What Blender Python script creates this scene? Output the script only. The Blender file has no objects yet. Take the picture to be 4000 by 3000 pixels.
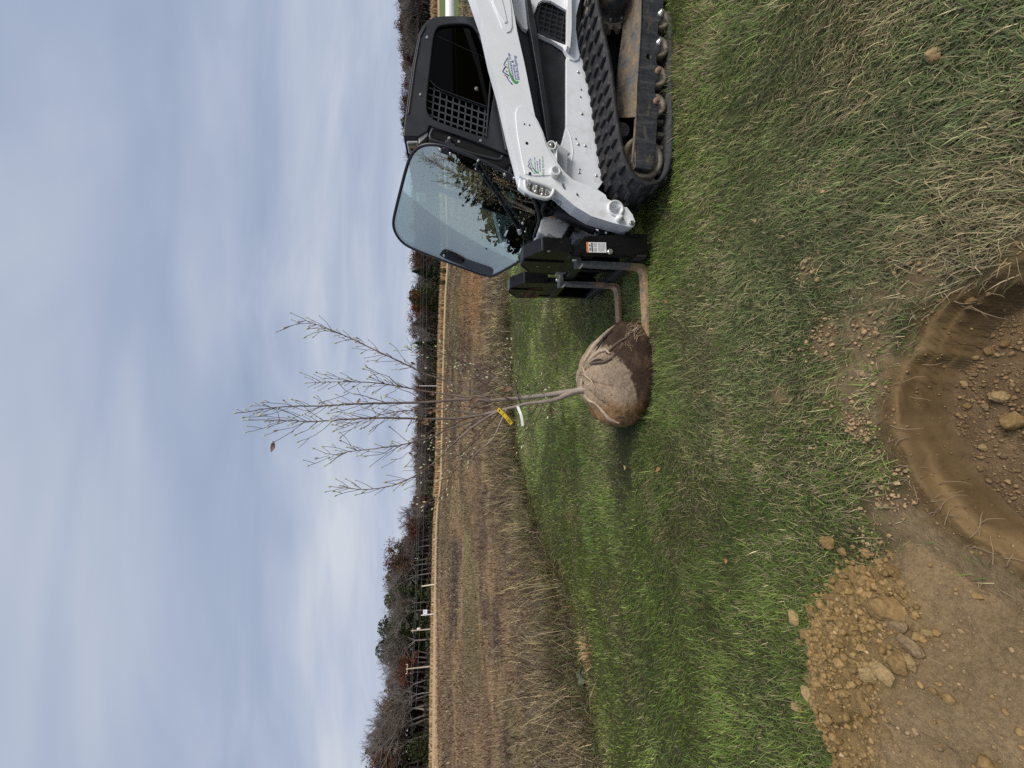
import bpy, bmesh, math, random
import numpy as np
from mathutils import Vector, Matrix

# ------------------------------------------------------------------ camera, sky, sun, exposure
scn = bpy.context.scene
COL = scn.collection
CAM_H = 1.60                      # eye height (m)
FPX = 1500.0                      # focal length in pixels of the 4000 px long side
PITCH = math.atan(225.0 / FPX)    # tilt below the horizontal
CP, SP = math.cos(PITCH), math.sin(PITCH)

cam_d = bpy.data.cameras.new("camera")
cam = bpy.data.objects.new("camera", cam_d)
COL.objects.link(cam)
cam_d.sensor_fit = 'HORIZONTAL'
cam_d.sensor_width = 36.0
cam_d.lens = 36.0 * FPX / 4000.0
cam_d.clip_start = 0.05
cam_d.clip_end = 3000.0
# the phone was held sideways: the picture's top is the world's +X, its left is up
fw = Vector((0, CP, -SP)); up = Vector((0, SP, CP)); rt = Vector((1, 0, 0))
m3 = Matrix((-up, rt, -fw)).transposed()
cam.matrix_world = Matrix.Translation((0, 0, CAM_H)) @ m3.to_4x4()
scn.camera = cam

SUN_EL, SUN_AZ = math.radians(46), math.radians(128)   # azimuth measured from +Y towards +X
SUN_DIR = Vector((math.sin(SUN_AZ) * math.cos(SUN_EL), math.cos(SUN_AZ) * math.cos(SUN_EL), math.sin(SUN_EL)))
sun_d = bpy.data.lights.new("sun", 'SUN')
sun_d.energy = 2.7
sun_d.angle = math.radians(30)
sun_d.color = (1.0, 0.95, 0.88)
sun = bpy.data.objects.new("sun", sun_d)
COL.objects.link(sun)
sun.rotation_euler = SUN_DIR.to_track_quat('Z', 'Y').to_euler()
sun.location = (0, 0, 40)

scn.view_settings.view_transform = 'Standard'
scn.view_settings.look = 'None'
scn.view_settings.gamma = 1.0
scn.view_settings.exposure = 0.32
scn.cycles.use_denoising = False
scn.cycles.use_adaptive_sampling = False
scn.cycles.max_bounces = 8
scn.cycles.transparent_max_bounces = 12

world = bpy.data.worlds.new("World")
scn.world = world
world.use_nodes = True
wt = world.node_tree
for n in list(wt.nodes):
    wt.nodes.remove(n)


def wn(kind, **kw):
    n = wt.nodes.new(kind)
    for k, v in kw.items():
        setattr(n, k, v)
    return n


def wmath(op, a, b=None):
    n = wn('ShaderNodeMath', operation=op)
    for i, v in enumerate((a, b)):
        if v is None:
            continue
        if isinstance(v, (int, float)):
            n.inputs[i].default_value = v
        else:
            wt.links.new(v, n.inputs[i])
    return n.outputs[0]


def wramp(src, stops):
    r = wn('ShaderNodeValToRGB')
    el = r.color_ramp.elements
    while len(el) < len(stops):
        el.new(0.5)
    for e, (p, c) in zip(el, stops):
        e.position = p
        e.color = (*c, 1)
    wt.links.new(src, r.inputs[0])
    return r.outputs[0]


wout = wn('ShaderNodeOutputWorld')
tc = wn('ShaderNodeTexCoord')
sep = wn('ShaderNodeSeparateXYZ')
wt.links.new(tc.outputs['Generated'], sep.inputs[0])
zc = wmath('ADD', wmath('MAXIMUM', sep.outputs[2], 0.0), 0.16)
cmb = wn('ShaderNodeCombineXYZ')
wt.links.new(wmath('DIVIDE', sep.outputs[0], zc), cmb.inputs[0])
wt.links.new(wmath('DIVIDE', sep.outputs[1], zc), cmb.inputs[1])
mp1 = wn('ShaderNodeMapping')
mp1.inputs['Rotation'].default_value = (0, 0, math.radians(-28))
mp1.inputs['Scale'].default_value = (0.36, 0.95, 1.0)
mp1.inputs['Location'].default_value = (5.1, 3.3, 0.0)
wt.links.new(cmb.outputs[0], mp1.inputs[0])
n1 = wn('ShaderNodeTexNoise')
n1.inputs['Scale'].default_value = 1.25
n1.inputs['Detail'].default_value = 5.0
n1.inputs['Roughness'].default_value = 0.52
n1.inputs['Distortion'].default_value = 0.5
wt.links.new(mp1.outputs[0], n1.inputs['Vector'])
n2 = wn('ShaderNodeTexNoise')
n2.inputs['Scale'].default_value = 0.62
n2.inputs['Detail'].default_value = 3.0
wt.links.new(mp1.outputs[0], n2.inputs['Vector'])
n3 = wn('ShaderNodeTexNoise')
n3.inputs['Scale'].default_value = 2.6
n3.inputs['Detail'].default_value = 3.0
n3.inputs['Roughness'].default_value = 0.5
n3.inputs['Distortion'].default_value = 0.8
mp2 = wn('ShaderNodeMapping')
mp2.inputs['Rotation'].default_value = (0, 0, math.radians(-16))
mp2.inputs['Scale'].default_value = (0.42, 1.0, 1.0)
wt.links.new(cmb.outputs[0], mp2.inputs[0])
wt.links.new(mp2.outputs[0], n3.inputs['Vector'])
cl = wmath('ADD', wmath('ADD', wmath('MULTIPLY', n1.outputs[0], 0.42), wmath('MULTIPLY', n2.outputs[0], 0.26)), wmath('MULTIPLY', n3.outputs[0], 0.32))
cloud_col = wramp(cl, [(0.36, (0.250, 0.312, 0.440)), (0.46, (0.316, 0.376, 0.502)), (0.54, (0.396, 0.446, 0.552)), (0.66, (0.535, 0.565, 0.620))])
# paler towards the horizon
hz = wramp(sep.outputs[2], [(0.0, (1, 1, 1)), (0.10, (0.62, 0.62, 0.62)), (0.32, (0.12, 0.12, 0.12)), (0.7, (0, 0, 0))])
mx = wn('ShaderNodeMixRGB', blend_type='MIX')
wt.links.new(wmath('MULTIPLY', hz, 0.55), mx.inputs[0])
wt.links.new(cloud_col, mx.inputs[1])
mx.inputs[2].default_value = (0.56, 0.575, 0.65, 1)
bgc = wn('ShaderNodeBackground')
wt.links.new(mx.outputs[0], bgc.inputs[0])
bgc.inputs[1].default_value = 1.0
sky = wn('ShaderNodeTexSky')
sky.sky_type = 'NISHITA'
sky.sun_disc = False
sky.sun_elevation = SUN_EL
sky.sun_rotation = SUN_AZ
bgs = wn('ShaderNodeBackground')
wt.links.new(sky.outputs[0], bgs.inputs[0])
bgs.inputs[1].default_value = 0.05
mxs = wn('ShaderNodeMixShader')
mxs.inputs[0].default_value = 0.90
wt.links.new(bgs.outputs[0], mxs.inputs[1])
wt.links.new(bgc.outputs[0], mxs.inputs[2])
wt.links.new(mxs.outputs[0], wout.inputs[0])

# ------------------------------------------------------------------ survey helpers
# positions were surveyed on the 4000 x 3000 picture: a reading and a depth give a place in the world
REG = {'1': (1500, 0, .54249), '2': (1500, 0, .27125), '3': (2100, 0, .27125), '4': (1500, 400, .27125),
       '5': (1500, 550, .36166), '6': (1900, 400, .31646), '7': (1900, 800, .31646), 'B': (2150, 1150, .36166),
       'S': (900, 1150, .48222), 'T': (1600, 1150, .42194), 's': (0, 0, 1.0)}
YAW = 0.059                       # the loader stands turned by 3.4 degrees
EF = Vector((-1, -YAW, 0)).normalized()      # its forward
EL = Vector((-YAW, 1, 0)).normalized()       # towards its far side


def S(reg, pts):
    ox, oy, s = REG[reg]
    return [(ox + x * s, oy + y * s) for x, y in pts]


def ray(sx, sy):
    a = (1500.0 - sy) / FPX
    b = (2000.0 - sx) / FPX
    return Vector((a, CP + b * SP, -SP + b * CP))


def on_side(p, yp):
    """point on the vertical plane parallel to the loader's side, yp metres away at x = 1.5"""
    d = ray(*p)
    t = (yp - YAW * 1.5) / (d.y - YAW * d.x)
    return Vector((0, 0, CAM_H)) + d * t


def on_y(p, y):
    d = ray(*p)
    return Vector((0, 0, CAM_H)) + d * (y / d.y)


def on_z(p, z=0.0):
    d = ray(*p)
    return Vector((0, 0, CAM_H)) + d * ((z - CAM_H) / d.z)


def on_plane(p, o, n):
    d = ray(*p)
    c = Vector((0, 0, CAM_H))
    return c + d * ((o - c).dot(n) / d.dot(n))


# ------------------------------------------------------------------ scene helpers
def thing(name, label, cat, loc=(0, 0, 0), group=None):
    o = bpy.data.objects.new(name, None)
    COL.objects.link(o)
    o.location = loc
    o.empty_display_size = 0.1
    o['label'] = label
    o['category'] = cat
    if group:
        o['group'] = group
    return o


def tag(o, label=None, cat=None, group=None, kind=None):
    for k, v in (('label', label), ('category', cat), ('group', group), ('kind', kind)):
        if v:
            o[k] = v
    return o


def link(name, me, mat=None, parent=None):
    o = bpy.data.objects.new(name, me)
    COL.objects.link(o)
    if mat is not None:
        for mm in (mat if isinstance(mat, (list, tuple)) else [mat]):
            me.materials.append(mm)
    if parent is not None:
        o.parent = parent
        # parents carry only translation, so take it away again
        off = Vector((0, 0, 0))
        q = parent
        while q is not None:
            off += q.location
            q = q.parent
        o.location = -off
    return o


def bevel(o, w=0.004, seg=2, ang=35):
    m = o.modifiers.new("bevel", 'BEVEL')
    m.width = w
    m.segments = seg
    m.limit_method = 'ANGLE'
    m.angle_limit = math.radians(ang)
    m.harden_normals = False
    return o


class MB:
    """collects shapes, builds ONE mesh object"""

    def __init__(self):
        self.v = []
        self.f = []
        self.sm = []

    def add(self, vs, fs, smooth=False):
        b = len(self.v)
        self.v += [tuple(x) for x in vs]
        self.f += [tuple(i + b for i in f) for f in fs]
        self.sm += [smooth] * len(fs)
        return self

    def box(self, c, hx, hy, hz, ax=None):
        ax = ax or (Vector((1, 0, 0)), Vector((0, 1, 0)), Vector((0, 0, 1)))
        c = Vector(c)
        vs = []
        for k in (-1, 1):
            for j in (-1, 1):
                for i in (-1, 1):
                    vs.append(c + ax[0] * (i * hx) + ax[1] * (j * hy) + ax[2] * (k * hz))
        return self.add(vs, [(0, 2, 3, 1), (4, 5, 7, 6), (0, 1, 5, 4), (2, 6, 7, 3), (0, 4, 6, 2), (1, 3, 7, 5)])

    def prism(self, pts, ext):
        n = len(pts)
        ext = Vector(ext)
        vs = [Vector(p) for p in pts] + [Vector(p) + ext for p in pts]
        fs = [tuple(range(n)), tuple(range(2 * n - 1, n - 1, -1))]
        fs += [(i, i + n, (i + 1) % n + n, (i + 1) % n) for i in range(n)]
        return self.add(vs, fs)

    def loft(self, a, b):
        n = len(a)
        fs = [tuple(range(n)), tuple(range(2 * n - 1, n - 1, -1))]
        fs += [(i, i + n, (i + 1) % n + n, (i + 1) % n) for i in range(n)]
        return self.add(list(a) + list(b), fs)

    def tube(self, pts, r, seg=8, closed=False, caps=True, smooth=True):
        pts = [Vector(p) for p in pts]
        n = len(pts)
        rs = r if isinstance(r, (list, tuple)) else [r] * n
        vs = []
        nrm = None
        for i, p in enumerate(pts):
            if closed:
                t = pts[(i + 1) % n] - pts[i - 1]
            else:
                t = pts[min(i + 1, n - 1)] - pts[max(i - 1, 0)]
            t = t.normalized() if t.length > 1e-9 else Vector((0, 0, 1))
            if nrm is None:
                ref = Vector((0, 0, 1)) if abs(t.z) < 0.9 else Vector((0, 1, 0))
                nrm = t.cross(ref).normalized()
            else:
                nrm = (nrm - t * nrm.dot(t))
                nrm = nrm.normalized() if nrm.length > 1e-6 else t.orthogonal().normalized()
            bn = t.cross(nrm)
            for k in range(seg):
                a = 2 * math.pi * k / seg
                vs.append(p + (nrm * math.cos(a) + bn * math.sin(a)) * rs[i])
        fs = []
        m = n if closed else n - 1
        for i in range(m):
            j = (i + 1) % n
            for k in range(seg):
                l = (k + 1) % seg
                fs.append((i * seg + k, i * seg + l, j * seg + l, j * seg + k))
        b = len(self.f)
        self.add(vs, fs, smooth)
        if caps and not closed:
            self.add(vs[:seg], [tuple(range(seg))])
            self.add(vs[-seg:], [tuple(range(seg - 1, -1, -1))])
        return self

    def lathe(self, c, axis, prof, seg=24, smooth=True):
        """prof: list of (distance along axis, radius)"""
        c = Vector(c)
        axis = Vector(axis).normalized()
        u = axis.orthogonal().normalized()
        w = axis.cross(u)
        vs = []
        for h, r in prof:
            for k in range(seg):
                a = 2 * math.pi * k / seg
                vs.append(c + axis * h + (u * math.cos(a) + w * math.sin(a)) * r)
        fs = []
        for i in range(len(prof) - 1):
            for k in range(seg):
                l = (k + 1) % seg
                fs.append((i * seg + k, i * seg + l, (i + 1) * seg + l, (i + 1) * seg + k))
        self.add(vs, fs, smooth)
        self.add(vs[:seg], [tuple(range(seg - 1, -1, -1))])
        self.add(vs[-seg:], [tuple(range(seg))])
        return self

    def build(self, name, mat, parent=None):
        me = bpy.data.meshes.new(name)
        me.from_pydata(self.v, [], self.f)
        me.polygons.foreach_set('use_smooth', self.sm)
        me.update()
        bm = bmesh.new()
        bm.from_mesh(me)
        bmesh.ops.recalc_face_normals(bm, faces=bm.faces)
        bm.to_mesh(me)
        bm.free()
        return link(name, me, mat, parent)


def plate_mesh(outer, holes, ext):
    """flat plate with holes: outer and holes are lists of coplanar points, ext the thickness vector"""
    bm = bmesh.new()
    edges = []
    for loop in [outer] + list(holes):
        vs = [bm.verts.new(p) for p in loop]
        for i in range(len(vs)):
            edges.append(bm.edges.new((vs[i], vs[(i + 1) % len(vs)])))
    bmesh.ops.triangle_fill(bm, edges=edges, use_beauty=True)
    bmesh.ops.dissolve_limit(bm, angle_limit=0.01, verts=bm.verts, edges=bm.edges, use_dissolve_boundaries=False)
    r = bmesh.ops.extrude_face_region(bm, geom=bm.faces[:])
    bmesh.ops.translate(bm, verts=[g for g in r['geom'] if isinstance(g, bmesh.types.BMVert)], vec=Vector(ext))
    bmesh.ops.recalc_face_normals(bm, faces=bm.faces)
    me = bpy.data.meshes.new("plate")
    bm.to_mesh(me)
    bm.free()
    return me


def plate(name, src, yp, th, mat, parent, holes=(), bv=0.004):
    me = plate_mesh([on_side(p, yp) for p in src], [[on_side(p, yp) for p in h] for h in holes], EL * th)
    me.name = name
    o = link(name, me, mat, parent)
    if bv:
        bevel(o, bv)
    return o


def smooth_loop(pts, it=2, closed=True):
    """Chaikin corner cutting"""
    for _ in range(it):
        out = []
        n = len(pts)
        rng = range(n) if closed else range(n - 1)
        if not closed:
            out.append(pts[0])
        for i in rng:
            a, b = pts[i], pts[(i + 1) % n]
            out.append((a[0] * .75 + b[0] * .25, a[1] * .75 + b[1] * .25))
            out.append((a[0] * .25 + b[0] * .75, a[1] * .25 + b[1] * .75))
        if not closed:
            out.append(pts[-1])
        pts = out
    return pts


def resample(pts, n):
    pts = np.array(pts, float)
    d = np.r_[0, np.cumsum(np.linalg.norm(np.diff(pts, axis=0), axis=1))]
    q = np.linspace(0, d[-1], n)
    return np.stack([np.interp(q, d, pts[:, k]) for k in range(pts.shape[1])], 1)


# ------------------------------------------------------------------ value noise in numpy
def vnoise(x, y, seed=0):
    xi = np.floor(x).astype(np.int64)
    yi = np.floor(y).astype(np.int64)
    fx = x - xi
    fy = y - yi
    fx = fx * fx * (3 - 2 * fx)
    fy = fy * fy * (3 - 2 * fy)

    def h(a, b):
        k = (a * 374761393 + b * 668265263 + seed * 1442695041) & 0xffffffff
        k = ((k ^ (k >> 13)) * 1274126177) & 0xffffffff
        k = k ^ (k >> 16)
        return (k & 0xffff) / 65535.0
    return (h(xi, yi) * (1 - fx) + h(xi + 1, yi) * fx) * (1 - fy) + (h(xi, yi + 1) * (1 - fx) + h(xi + 1, yi + 1) * fx) * fy


def fbm(x, y, seed=0, oct=4):
    s = 0
    a = 0.5
    for i in range(oct):
        s = s + a * vnoise(x * 2 ** i, y * 2 ** i, seed + i * 17)
        a *= 0.5
    return s / (1 - 0.5 ** oct)


def worley(x, y, seed=0):
    """distance to the nearest feature point (cell units) and that point's random number"""
    xi = np.floor(x).astype(np.int64)
    yi = np.floor(y).astype(np.int64)
    best = np.full(x.shape, 9.0)
    rid = np.zeros(x.shape)

    def h(a, b, s_):
        k = (a * 374761393 + b * 668265263 + (seed + s_) * 1442695041) & 0xffffffff
        k = ((k ^ (k >> 13)) * 1274126177) & 0xffffffff
        k = k ^ (k >> 16)
        return (k & 0xffff) / 65535.0
    for i in (-1, 0, 1):
        for j in (-1, 0, 1):
            cx, cy = xi + i, yi + j
            d = np.hypot(cx + h(cx, cy, 1) - x, cy + h(cx, cy, 2) - y)
            r = h(cx, cy, 3)
            m = d < best
            best = np.where(m, d, best)
            rid = np.where(m, r, rid)
    return best, rid


def sstep(a, b, x):
    t = np.clip((x - a) / (b - a), 0, 1)
    return t * t * (3 - 2 * t)


# ------------------------------------------------------------------ materials
class NT:
    def __init__(self, name):
        self.m = bpy.data.materials.new(name)
        self.m.use_nodes = True
        self.t = self.m.node_tree
        self.b = next(n for n in self.t.nodes if n.type == 'BSDF_PRINCIPLED')
        self.out = next(n for n in self.t.nodes if n.type == 'OUTPUT_MATERIAL')

    def n(self, kind, **kw):
        n = self.t.nodes.new(kind)
        for k, v in kw.items():
            setattr(n, k, v)
        return n

    def l(self, a, b):
        self.t.links.new(a, b)

    def noise(self, scale, detail=4, rough=0.6, coord='Object', stretch=None, dist=0.0):
        tc = self.n('ShaderNodeTexCoord')
        x = tc.outputs[coord]
        if stretch:
            mp = self.n('ShaderNodeMapping')
            mp.inputs['Scale'].default_value = stretch
            self.l(x, mp.inputs[0])
            x = mp.outputs[0]
        nn = self.n('ShaderNodeTexNoise')
        nn.inputs['Scale'].default_value = scale
        nn.inputs['Detail'].default_value = detail
        nn.inputs['Roughness'].default_value = rough
        nn.inputs['Distortion'].default_value = dist
        self.l(x, nn.inputs['Vector'])
        return nn.outputs[0]

    def ramp(self, src, stops):
        r = self.n('ShaderNodeValToRGB')
        el = r.color_ramp.elements
        while len(el) < len(stops):
            el.new(0.5)
        for e, (p, c) in zip(el, stops):
            e.position = p
            e.color = (*(c if isinstance(c, tuple) else (c, c, c)), 1)
        self.l(src, r.inputs[0])
        return r.outputs[0]

    def mix(self, f, a, b, mode='MIX'):
        m = self.n('ShaderNodeMixRGB', blend_type=mode)
        for i, v in enumerate((f, a, b)):
            if isinstance(v, (int, float)):
                m.inputs[i].default_value = v if i == 0 else (v, v, v, 1)
            elif isinstance(v, tuple):
                m.inputs[i].default_value = (*v, 1)
            else:
                self.l(v, m.inputs[i])
        return m.outputs[0]

    def bump(self, src, strength=0.3, dist=0.01):
        b = self.n('ShaderNodeBump')
        b.inputs['Strength'].default_value = strength
        b.inputs['Distance'].default_value = dist
        self.l(src, b.inputs['Height'])
        self.l(b.outputs[0], self.b.inputs['Normal'])

    def base(self, c):
        if isinstance(c, tuple):
            self.b.inputs['Base Color'].default_value = (*c, 1)
        else:
            self.l(c, self.b.inputs['Base Color'])

    def set(self, rough=None, metal=None, spec=None):
        for k, v in (('Roughness', rough), ('Metallic', metal), ('Specular IOR Level', spec)):
            if v is None:
                continue
            if isinstance(v, (int, float)):
                self.b.inputs[k].default_value = v
            else:
                self.l(v, self.b.inputs[k])
        return self


def simple(name, c, rough=0.5, metal=0.0, spec=0.5, var=0.15, scale=9.0, bump=0.0):
    t = NT(name)
    f = t.noise(scale, 5)
    lo = tuple(x * (1 - var) for x in c)
    hi = tuple(min(1, x * (1 + var)) for x in c)
    t.base(t.ramp(f, [(0.3, lo), (0.7, hi)]))
    t.set(rough, metal, spec)
    if bump:
        t.bump(t.noise(scale * 8, 4), bump, 0.004)
    return t.m


M = {}
# white machine paint with a little road film and a few scuffs
t = NT("white_paint")
f = t.noise(3.2, 6, 0.65)
c = t.ramp(f, [(0.30, (0.80, 0.815, 0.82)), (0.62, (0.855, 0.865, 0.87))])
sc = t.ramp(t.noise(38, 3, 0.7), [(0.66, 0.0), (0.78, 1.0)])
big = t.ramp(t.noise(1.7, 3), [(0.52, 0.0), (0.72, 0.35)])
c = t.mix(t.mix(1.0, sc, big, 'MULTIPLY'), c, (0.42, 0.36, 0.28))
spl = t.ramp(t.noise(11, 4, 0.62), [(0.50, 0.0), (0.72, 0.55)])
low = t.n('ShaderNodeSeparateXYZ')
tc0 = t.n('ShaderNodeTexCoord')
t.l(tc0.outputs['Object'], low.inputs[0])
c = t.mix(t.mix(1.0, spl, t.ramp(low.outputs[2], [(0.25, 1.0), (0.75, 0.12)]), 'MULTIPLY'), c, (0.40, 0.31, 0.20))
t.base(c)
t.set(t.ramp(f, [(0.3, 0.30), (0.7, 0.45)]), 0, 0.45)
t.bump(t.noise(160, 2), 0.05, 0.001)
M['white'] = t.m
M['white_shade'] = simple("grey_and_shaded_white", (0.46, 0.47, 0.47), 0.5, var=0.12)  # grey of the step box; stands for shaded white on the arm stop
# black textured paint of the cab
t = NT("black_cab_paint")
f = t.noise(5, 6)
t.base(t.ramp(f, [(0.3, (0.012, 0.0125, 0.015)), (0.7, (0.020, 0.021, 0.025))]))
t.set(t.ramp(f, [(0.3, 0.36), (0.7, 0.52)]), 0, 0.5)
t.bump(t.noise(420, 2), 0.12, 0.001)
M['cab'] = t.m
t = NT("black_attachment_paint")
f = t.noise(9, 7, 0.7)
wear = t.ramp(t.noise(26, 6, 0.75), [(0.60, 0.0), (0.70, 0.7)])
t.base(t.mix(wear, t.ramp(f, [(0.3, (0.004, 0.004, 0.005)), (0.7, (0.009, 0.009, 0.010))]), (0.06, 0.052, 0.045)))
t.set(t.ramp(f, [(0.3, 0.22), (0.7, 0.40)]), 0, 0.30)
M['black'] = t.m
M['rubber'] = simple("black_rubber", (0.022, 0.022, 0.025), 0.62, spec=0.35, var=0.3, scale=14, bump=0.25)
M['void'] = simple("dark_interior_trim", (0.010, 0.010, 0.011), 0.8, spec=0.2)
M['seal'] = simple("door_rubber_seal", (0.012, 0.012, 0.013), 0.45)
M['bolt'] = simple("zinc_bolt", (0.55, 0.54, 0.50), 0.35, 0.8)
M['chrome'] = simple("chrome_rod", (0.75, 0.75, 0.77), 0.12, 1.0)
M['steel'] = simple("dull_steel", (0.33, 0.32, 0.30), 0.42, 0.85, var=0.35, scale=20)
M['amber'] = simple("brown_foam_pad", (0.36, 0.15, 0.035), 0.7)
M['pinwhite'] = simple("white_painted_steel", (0.72, 0.72, 0.70), 0.4)
M['hole'] = simple("hole_black", (0.008, 0.008, 0.008), 0.9)
M['decal_white'] = simple("white_sticker", (0.78, 0.78, 0.76), 0.35, var=0.04)
M['decal_orange'] = simple("orange_sticker", (0.75, 0.22, 0.03), 0.4, var=0.05)
M['decal_black'] = simple("black_print", (0.03, 0.03, 0.03), 0.5)
M['decal_blue'] = simple("blue_print", (0.035, 0.085, 0.30), 0.45, var=0.05)
M['decal_green'] = simple("green_print", (0.06, 0.36, 0.08), 0.45, var=0.05)
M['decal_red'] = simple("red_print", (0.45, 0.03, 0.06), 0.45, var=0.05)
M['decal_maroon'] = simple("maroon_sticker", (0.085, 0.022, 0.014), 0.5)
M['lamp'] = simple("headlamp_reflector", (0.85, 0.86, 0.84), 0.12, 0.9)
# caked undercarriage: blue-black steel under dry clay
t = NT("muddy_steel")
f = t.noise(13, 9, 0.72, stretch=(0.55, 1, 1.2))
f2 = t.noise(3.0, 4, 0.6)
geo = t.n('ShaderNodeNewGeometry')
sp = t.n('ShaderNodeSeparateXYZ')
t.l(geo.outputs['Normal'], sp.inputs[0])
ad = t.n('ShaderNodeMath', operation='MULTIPLY_ADD')
t.l(sp.outputs[2], ad.inputs[0])
ad.inputs[1].default_value = 0.23
t.l(f, ad.inputs[2])
ad2 = t.n('ShaderNodeMath', operation='MULTIPLY_ADD')
t.l(f2, ad2.inputs[0])
ad2.inputs[1].default_value = 0.18
t.l(ad.outputs[0], ad2.inputs[2])
mask = t.ramp(ad2.outputs[0], [(0.66, 0.0), (0.84, 0.9)])
steel = t.ramp(t.noise(30, 6), [(0.3, (0.020, 0.022, 0.027)), (0.7, (0.045, 0.048, 0.055))])
streak = t.ramp(t.noise(9, 8, 0.75, stretch=(3.2, 1, 0.35), dist=0.6), [(0.50, 0.0), (0.66, 0.65)])
steel = t.mix(streak, steel, (0.13, 0.125, 0.115))
mud = t.ramp(t.noise(45, 5), [(0.3, (0.15, 0.105, 0.058)), (0.7, (0.29, 0.215, 0.125))])
t.base(t.mix(mask, steel, mud))
t.set(t.ramp(mask, [(0, 0.42), (1, 0.9)]), 0.0, 0.4)
t.bump(mask, 0.5, 0.004)
M['mud'] = t.m
t = NT("worn_roller_steel")
f = t.noise(18, 6, 0.7)
t.base(t.ramp(f, [(0.3, (0.09, 0.08, 0.07)), (0.5, (0.26, 0.215, 0.155)), (0.75, (0.36, 0.30, 0.22))]))
t.set(0.55, 0.25)
M['roller'] = t.m
t = NT("tread_rubber")
f = t.noise(20, 6, 0.7)
t.base(t.ramp(f, [(0.35, (0.018, 0.018, 0.020)), (0.55, (0.030, 0.030, 0.033)), (0.72, (0.095, 0.080, 0.062))]))
t.set(0.7, 0, 0.3)
t.bump(f, 0.3, 0.004)
M['tread'] = t.m
# fork steel: grey shank, rusty brown blade
t = NT("worn_fork_steel")
f = t.noise(9, 8, 0.72, stretch=(1, 1, 1))
sp = t.n('ShaderNodeSeparateXYZ')
tcn = t.n('ShaderNodeTexCoord')
t.l(tcn.outputs['Object'], sp.inputs[0])
ad = t.n('ShaderNodeMath', operation='MULTIPLY_ADD')
t.l(sp.outputs[2], ad.inputs[0])
ad.inputs[1].default_value = -0.75
t.l(f, ad.inputs[2])
rust = t.ramp(t.noise(34, 6, 0.7), [(0.3, (0.20, 0.11, 0.05)), (0.5, (0.42, 0.275, 0.15)), (0.75, (0.52, 0.38, 0.235))])
grey = t.ramp(t.noise(22, 6), [(0.3, (0.10, 0.105, 0.105)), (0.7, (0.20, 0.20, 0.195))])
t.base(t.mix(t.ramp(ad.outputs[0], [(0.28, 0.0), (0.46, 1.0)]), grey, rust))
t.set(0.6, 0.15)
M['fork'] = t.m


def glass_mat(name, tint, refl_lo, refl_hi, rough=0.0):
    t = NT(name)
    tr = t.n('ShaderNodeBsdfTransparent')
    tr.inputs[0].default_value = (*tint, 1)
    gl = t.n('ShaderNodeBsdfGlossy')
    gl.inputs[0].default_value = (0.97, 1.0, 0.965, 1)
    gl.inputs['Roughness'].default_value = rough
    lw = t.n('ShaderNodeLayerWeight')
    lw.inputs[0].default_value = 0.35
    mr = t.n('ShaderNodeMapRange')
    mr.inputs['To Min'].default_value = refl_lo
    mr.inputs['To Max'].default_value = refl_hi
    t.l(lw.outputs['Fresnel'], mr.inputs[0])
    ms = t.n('ShaderNodeMixShader')
    t.l(mr.outputs[0], ms.inputs[0])
    t.l(tr.outputs[0], ms.inputs[1])
    t.l(gl.outputs[0], ms.inputs[2])
    t.l(ms.outputs[0], t.out.inputs[0])
    return t.m


M['glass'] = glass_mat("tinted_door_glass", (0.76, 0.90, 0.88), 0.30, 0.92)
M['sideglass'] = glass_mat("dark_side_glass", (0.010, 0.010, 0.011), 0.002, 0.09, 0.02)


def attr_mat(name, rough=0.7, transl=0.0, spec=0.25, noise=None):
    """colour carried by the blades themselves"""
    t = NT(name)
    a = t.n('ShaderNodeAttribute')
    a.attribute_name = 'col'
    c = a.outputs['Color']
    if noise:
        c = t.mix(1.0, c, t.ramp(t.noise(noise, 6, 0.7), [(0.25, 0.55), (0.75, 1.4)]), 'MULTIPLY')
    t.base(c)
    t.set(rough, 0, spec)
    if transl:
        tl = t.n('ShaderNodeBsdfTranslucent')
        t.l(c, tl.inputs[0])
        ms = t.n('ShaderNodeMixShader')
        ms.inputs[0].default_value = transl
        t.l(t.b.outputs[0], ms.inputs[1])
        t.l(tl.outputs[0], ms.inputs[2])
        t.l(ms.outputs[0], t.out.inputs[0])
    return t.m


M['grass'] = attr_mat("grass_blades", 0.55, 0.25, 0.3)
M['straw'] = attr_mat("dry_stems", 0.75, 0.1, 0.2)


def np_mesh(name, verts, face_sizes, loops, cols=None, smooth=False):
    me = bpy.data.meshes.new(name)
    nv = len(verts)
    me.vertices.add(nv)
    me.vertices.foreach_set('co', np.ascontiguousarray(verts, dtype=np.float32).ravel())
    me.loops.add(len(loops))
    me.loops.foreach_set('vertex_index', np.ascontiguousarray(loops, dtype=np.int32))
    nf = len(face_sizes)
    me.polygons.add(nf)
    st = np.r_[0, np.cumsum(face_sizes)[:-1]].astype(np.int32)
    me.polygons.foreach_set('loop_start', st)
    if smooth:
        me.polygons.foreach_set('use_smooth', np.ones(nf, dtype=bool))
    me.update(calc_edges=True)
    if cols is not None:
        a = me.attributes.new('col', 'FLOAT_COLOR', 'POINT')
        c4 = np.ones((nv, 4), np.float32)
        c4[:, :cols.shape[1]] = cols
        a.data.foreach_set('color', c4.ravel())
    return me


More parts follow.
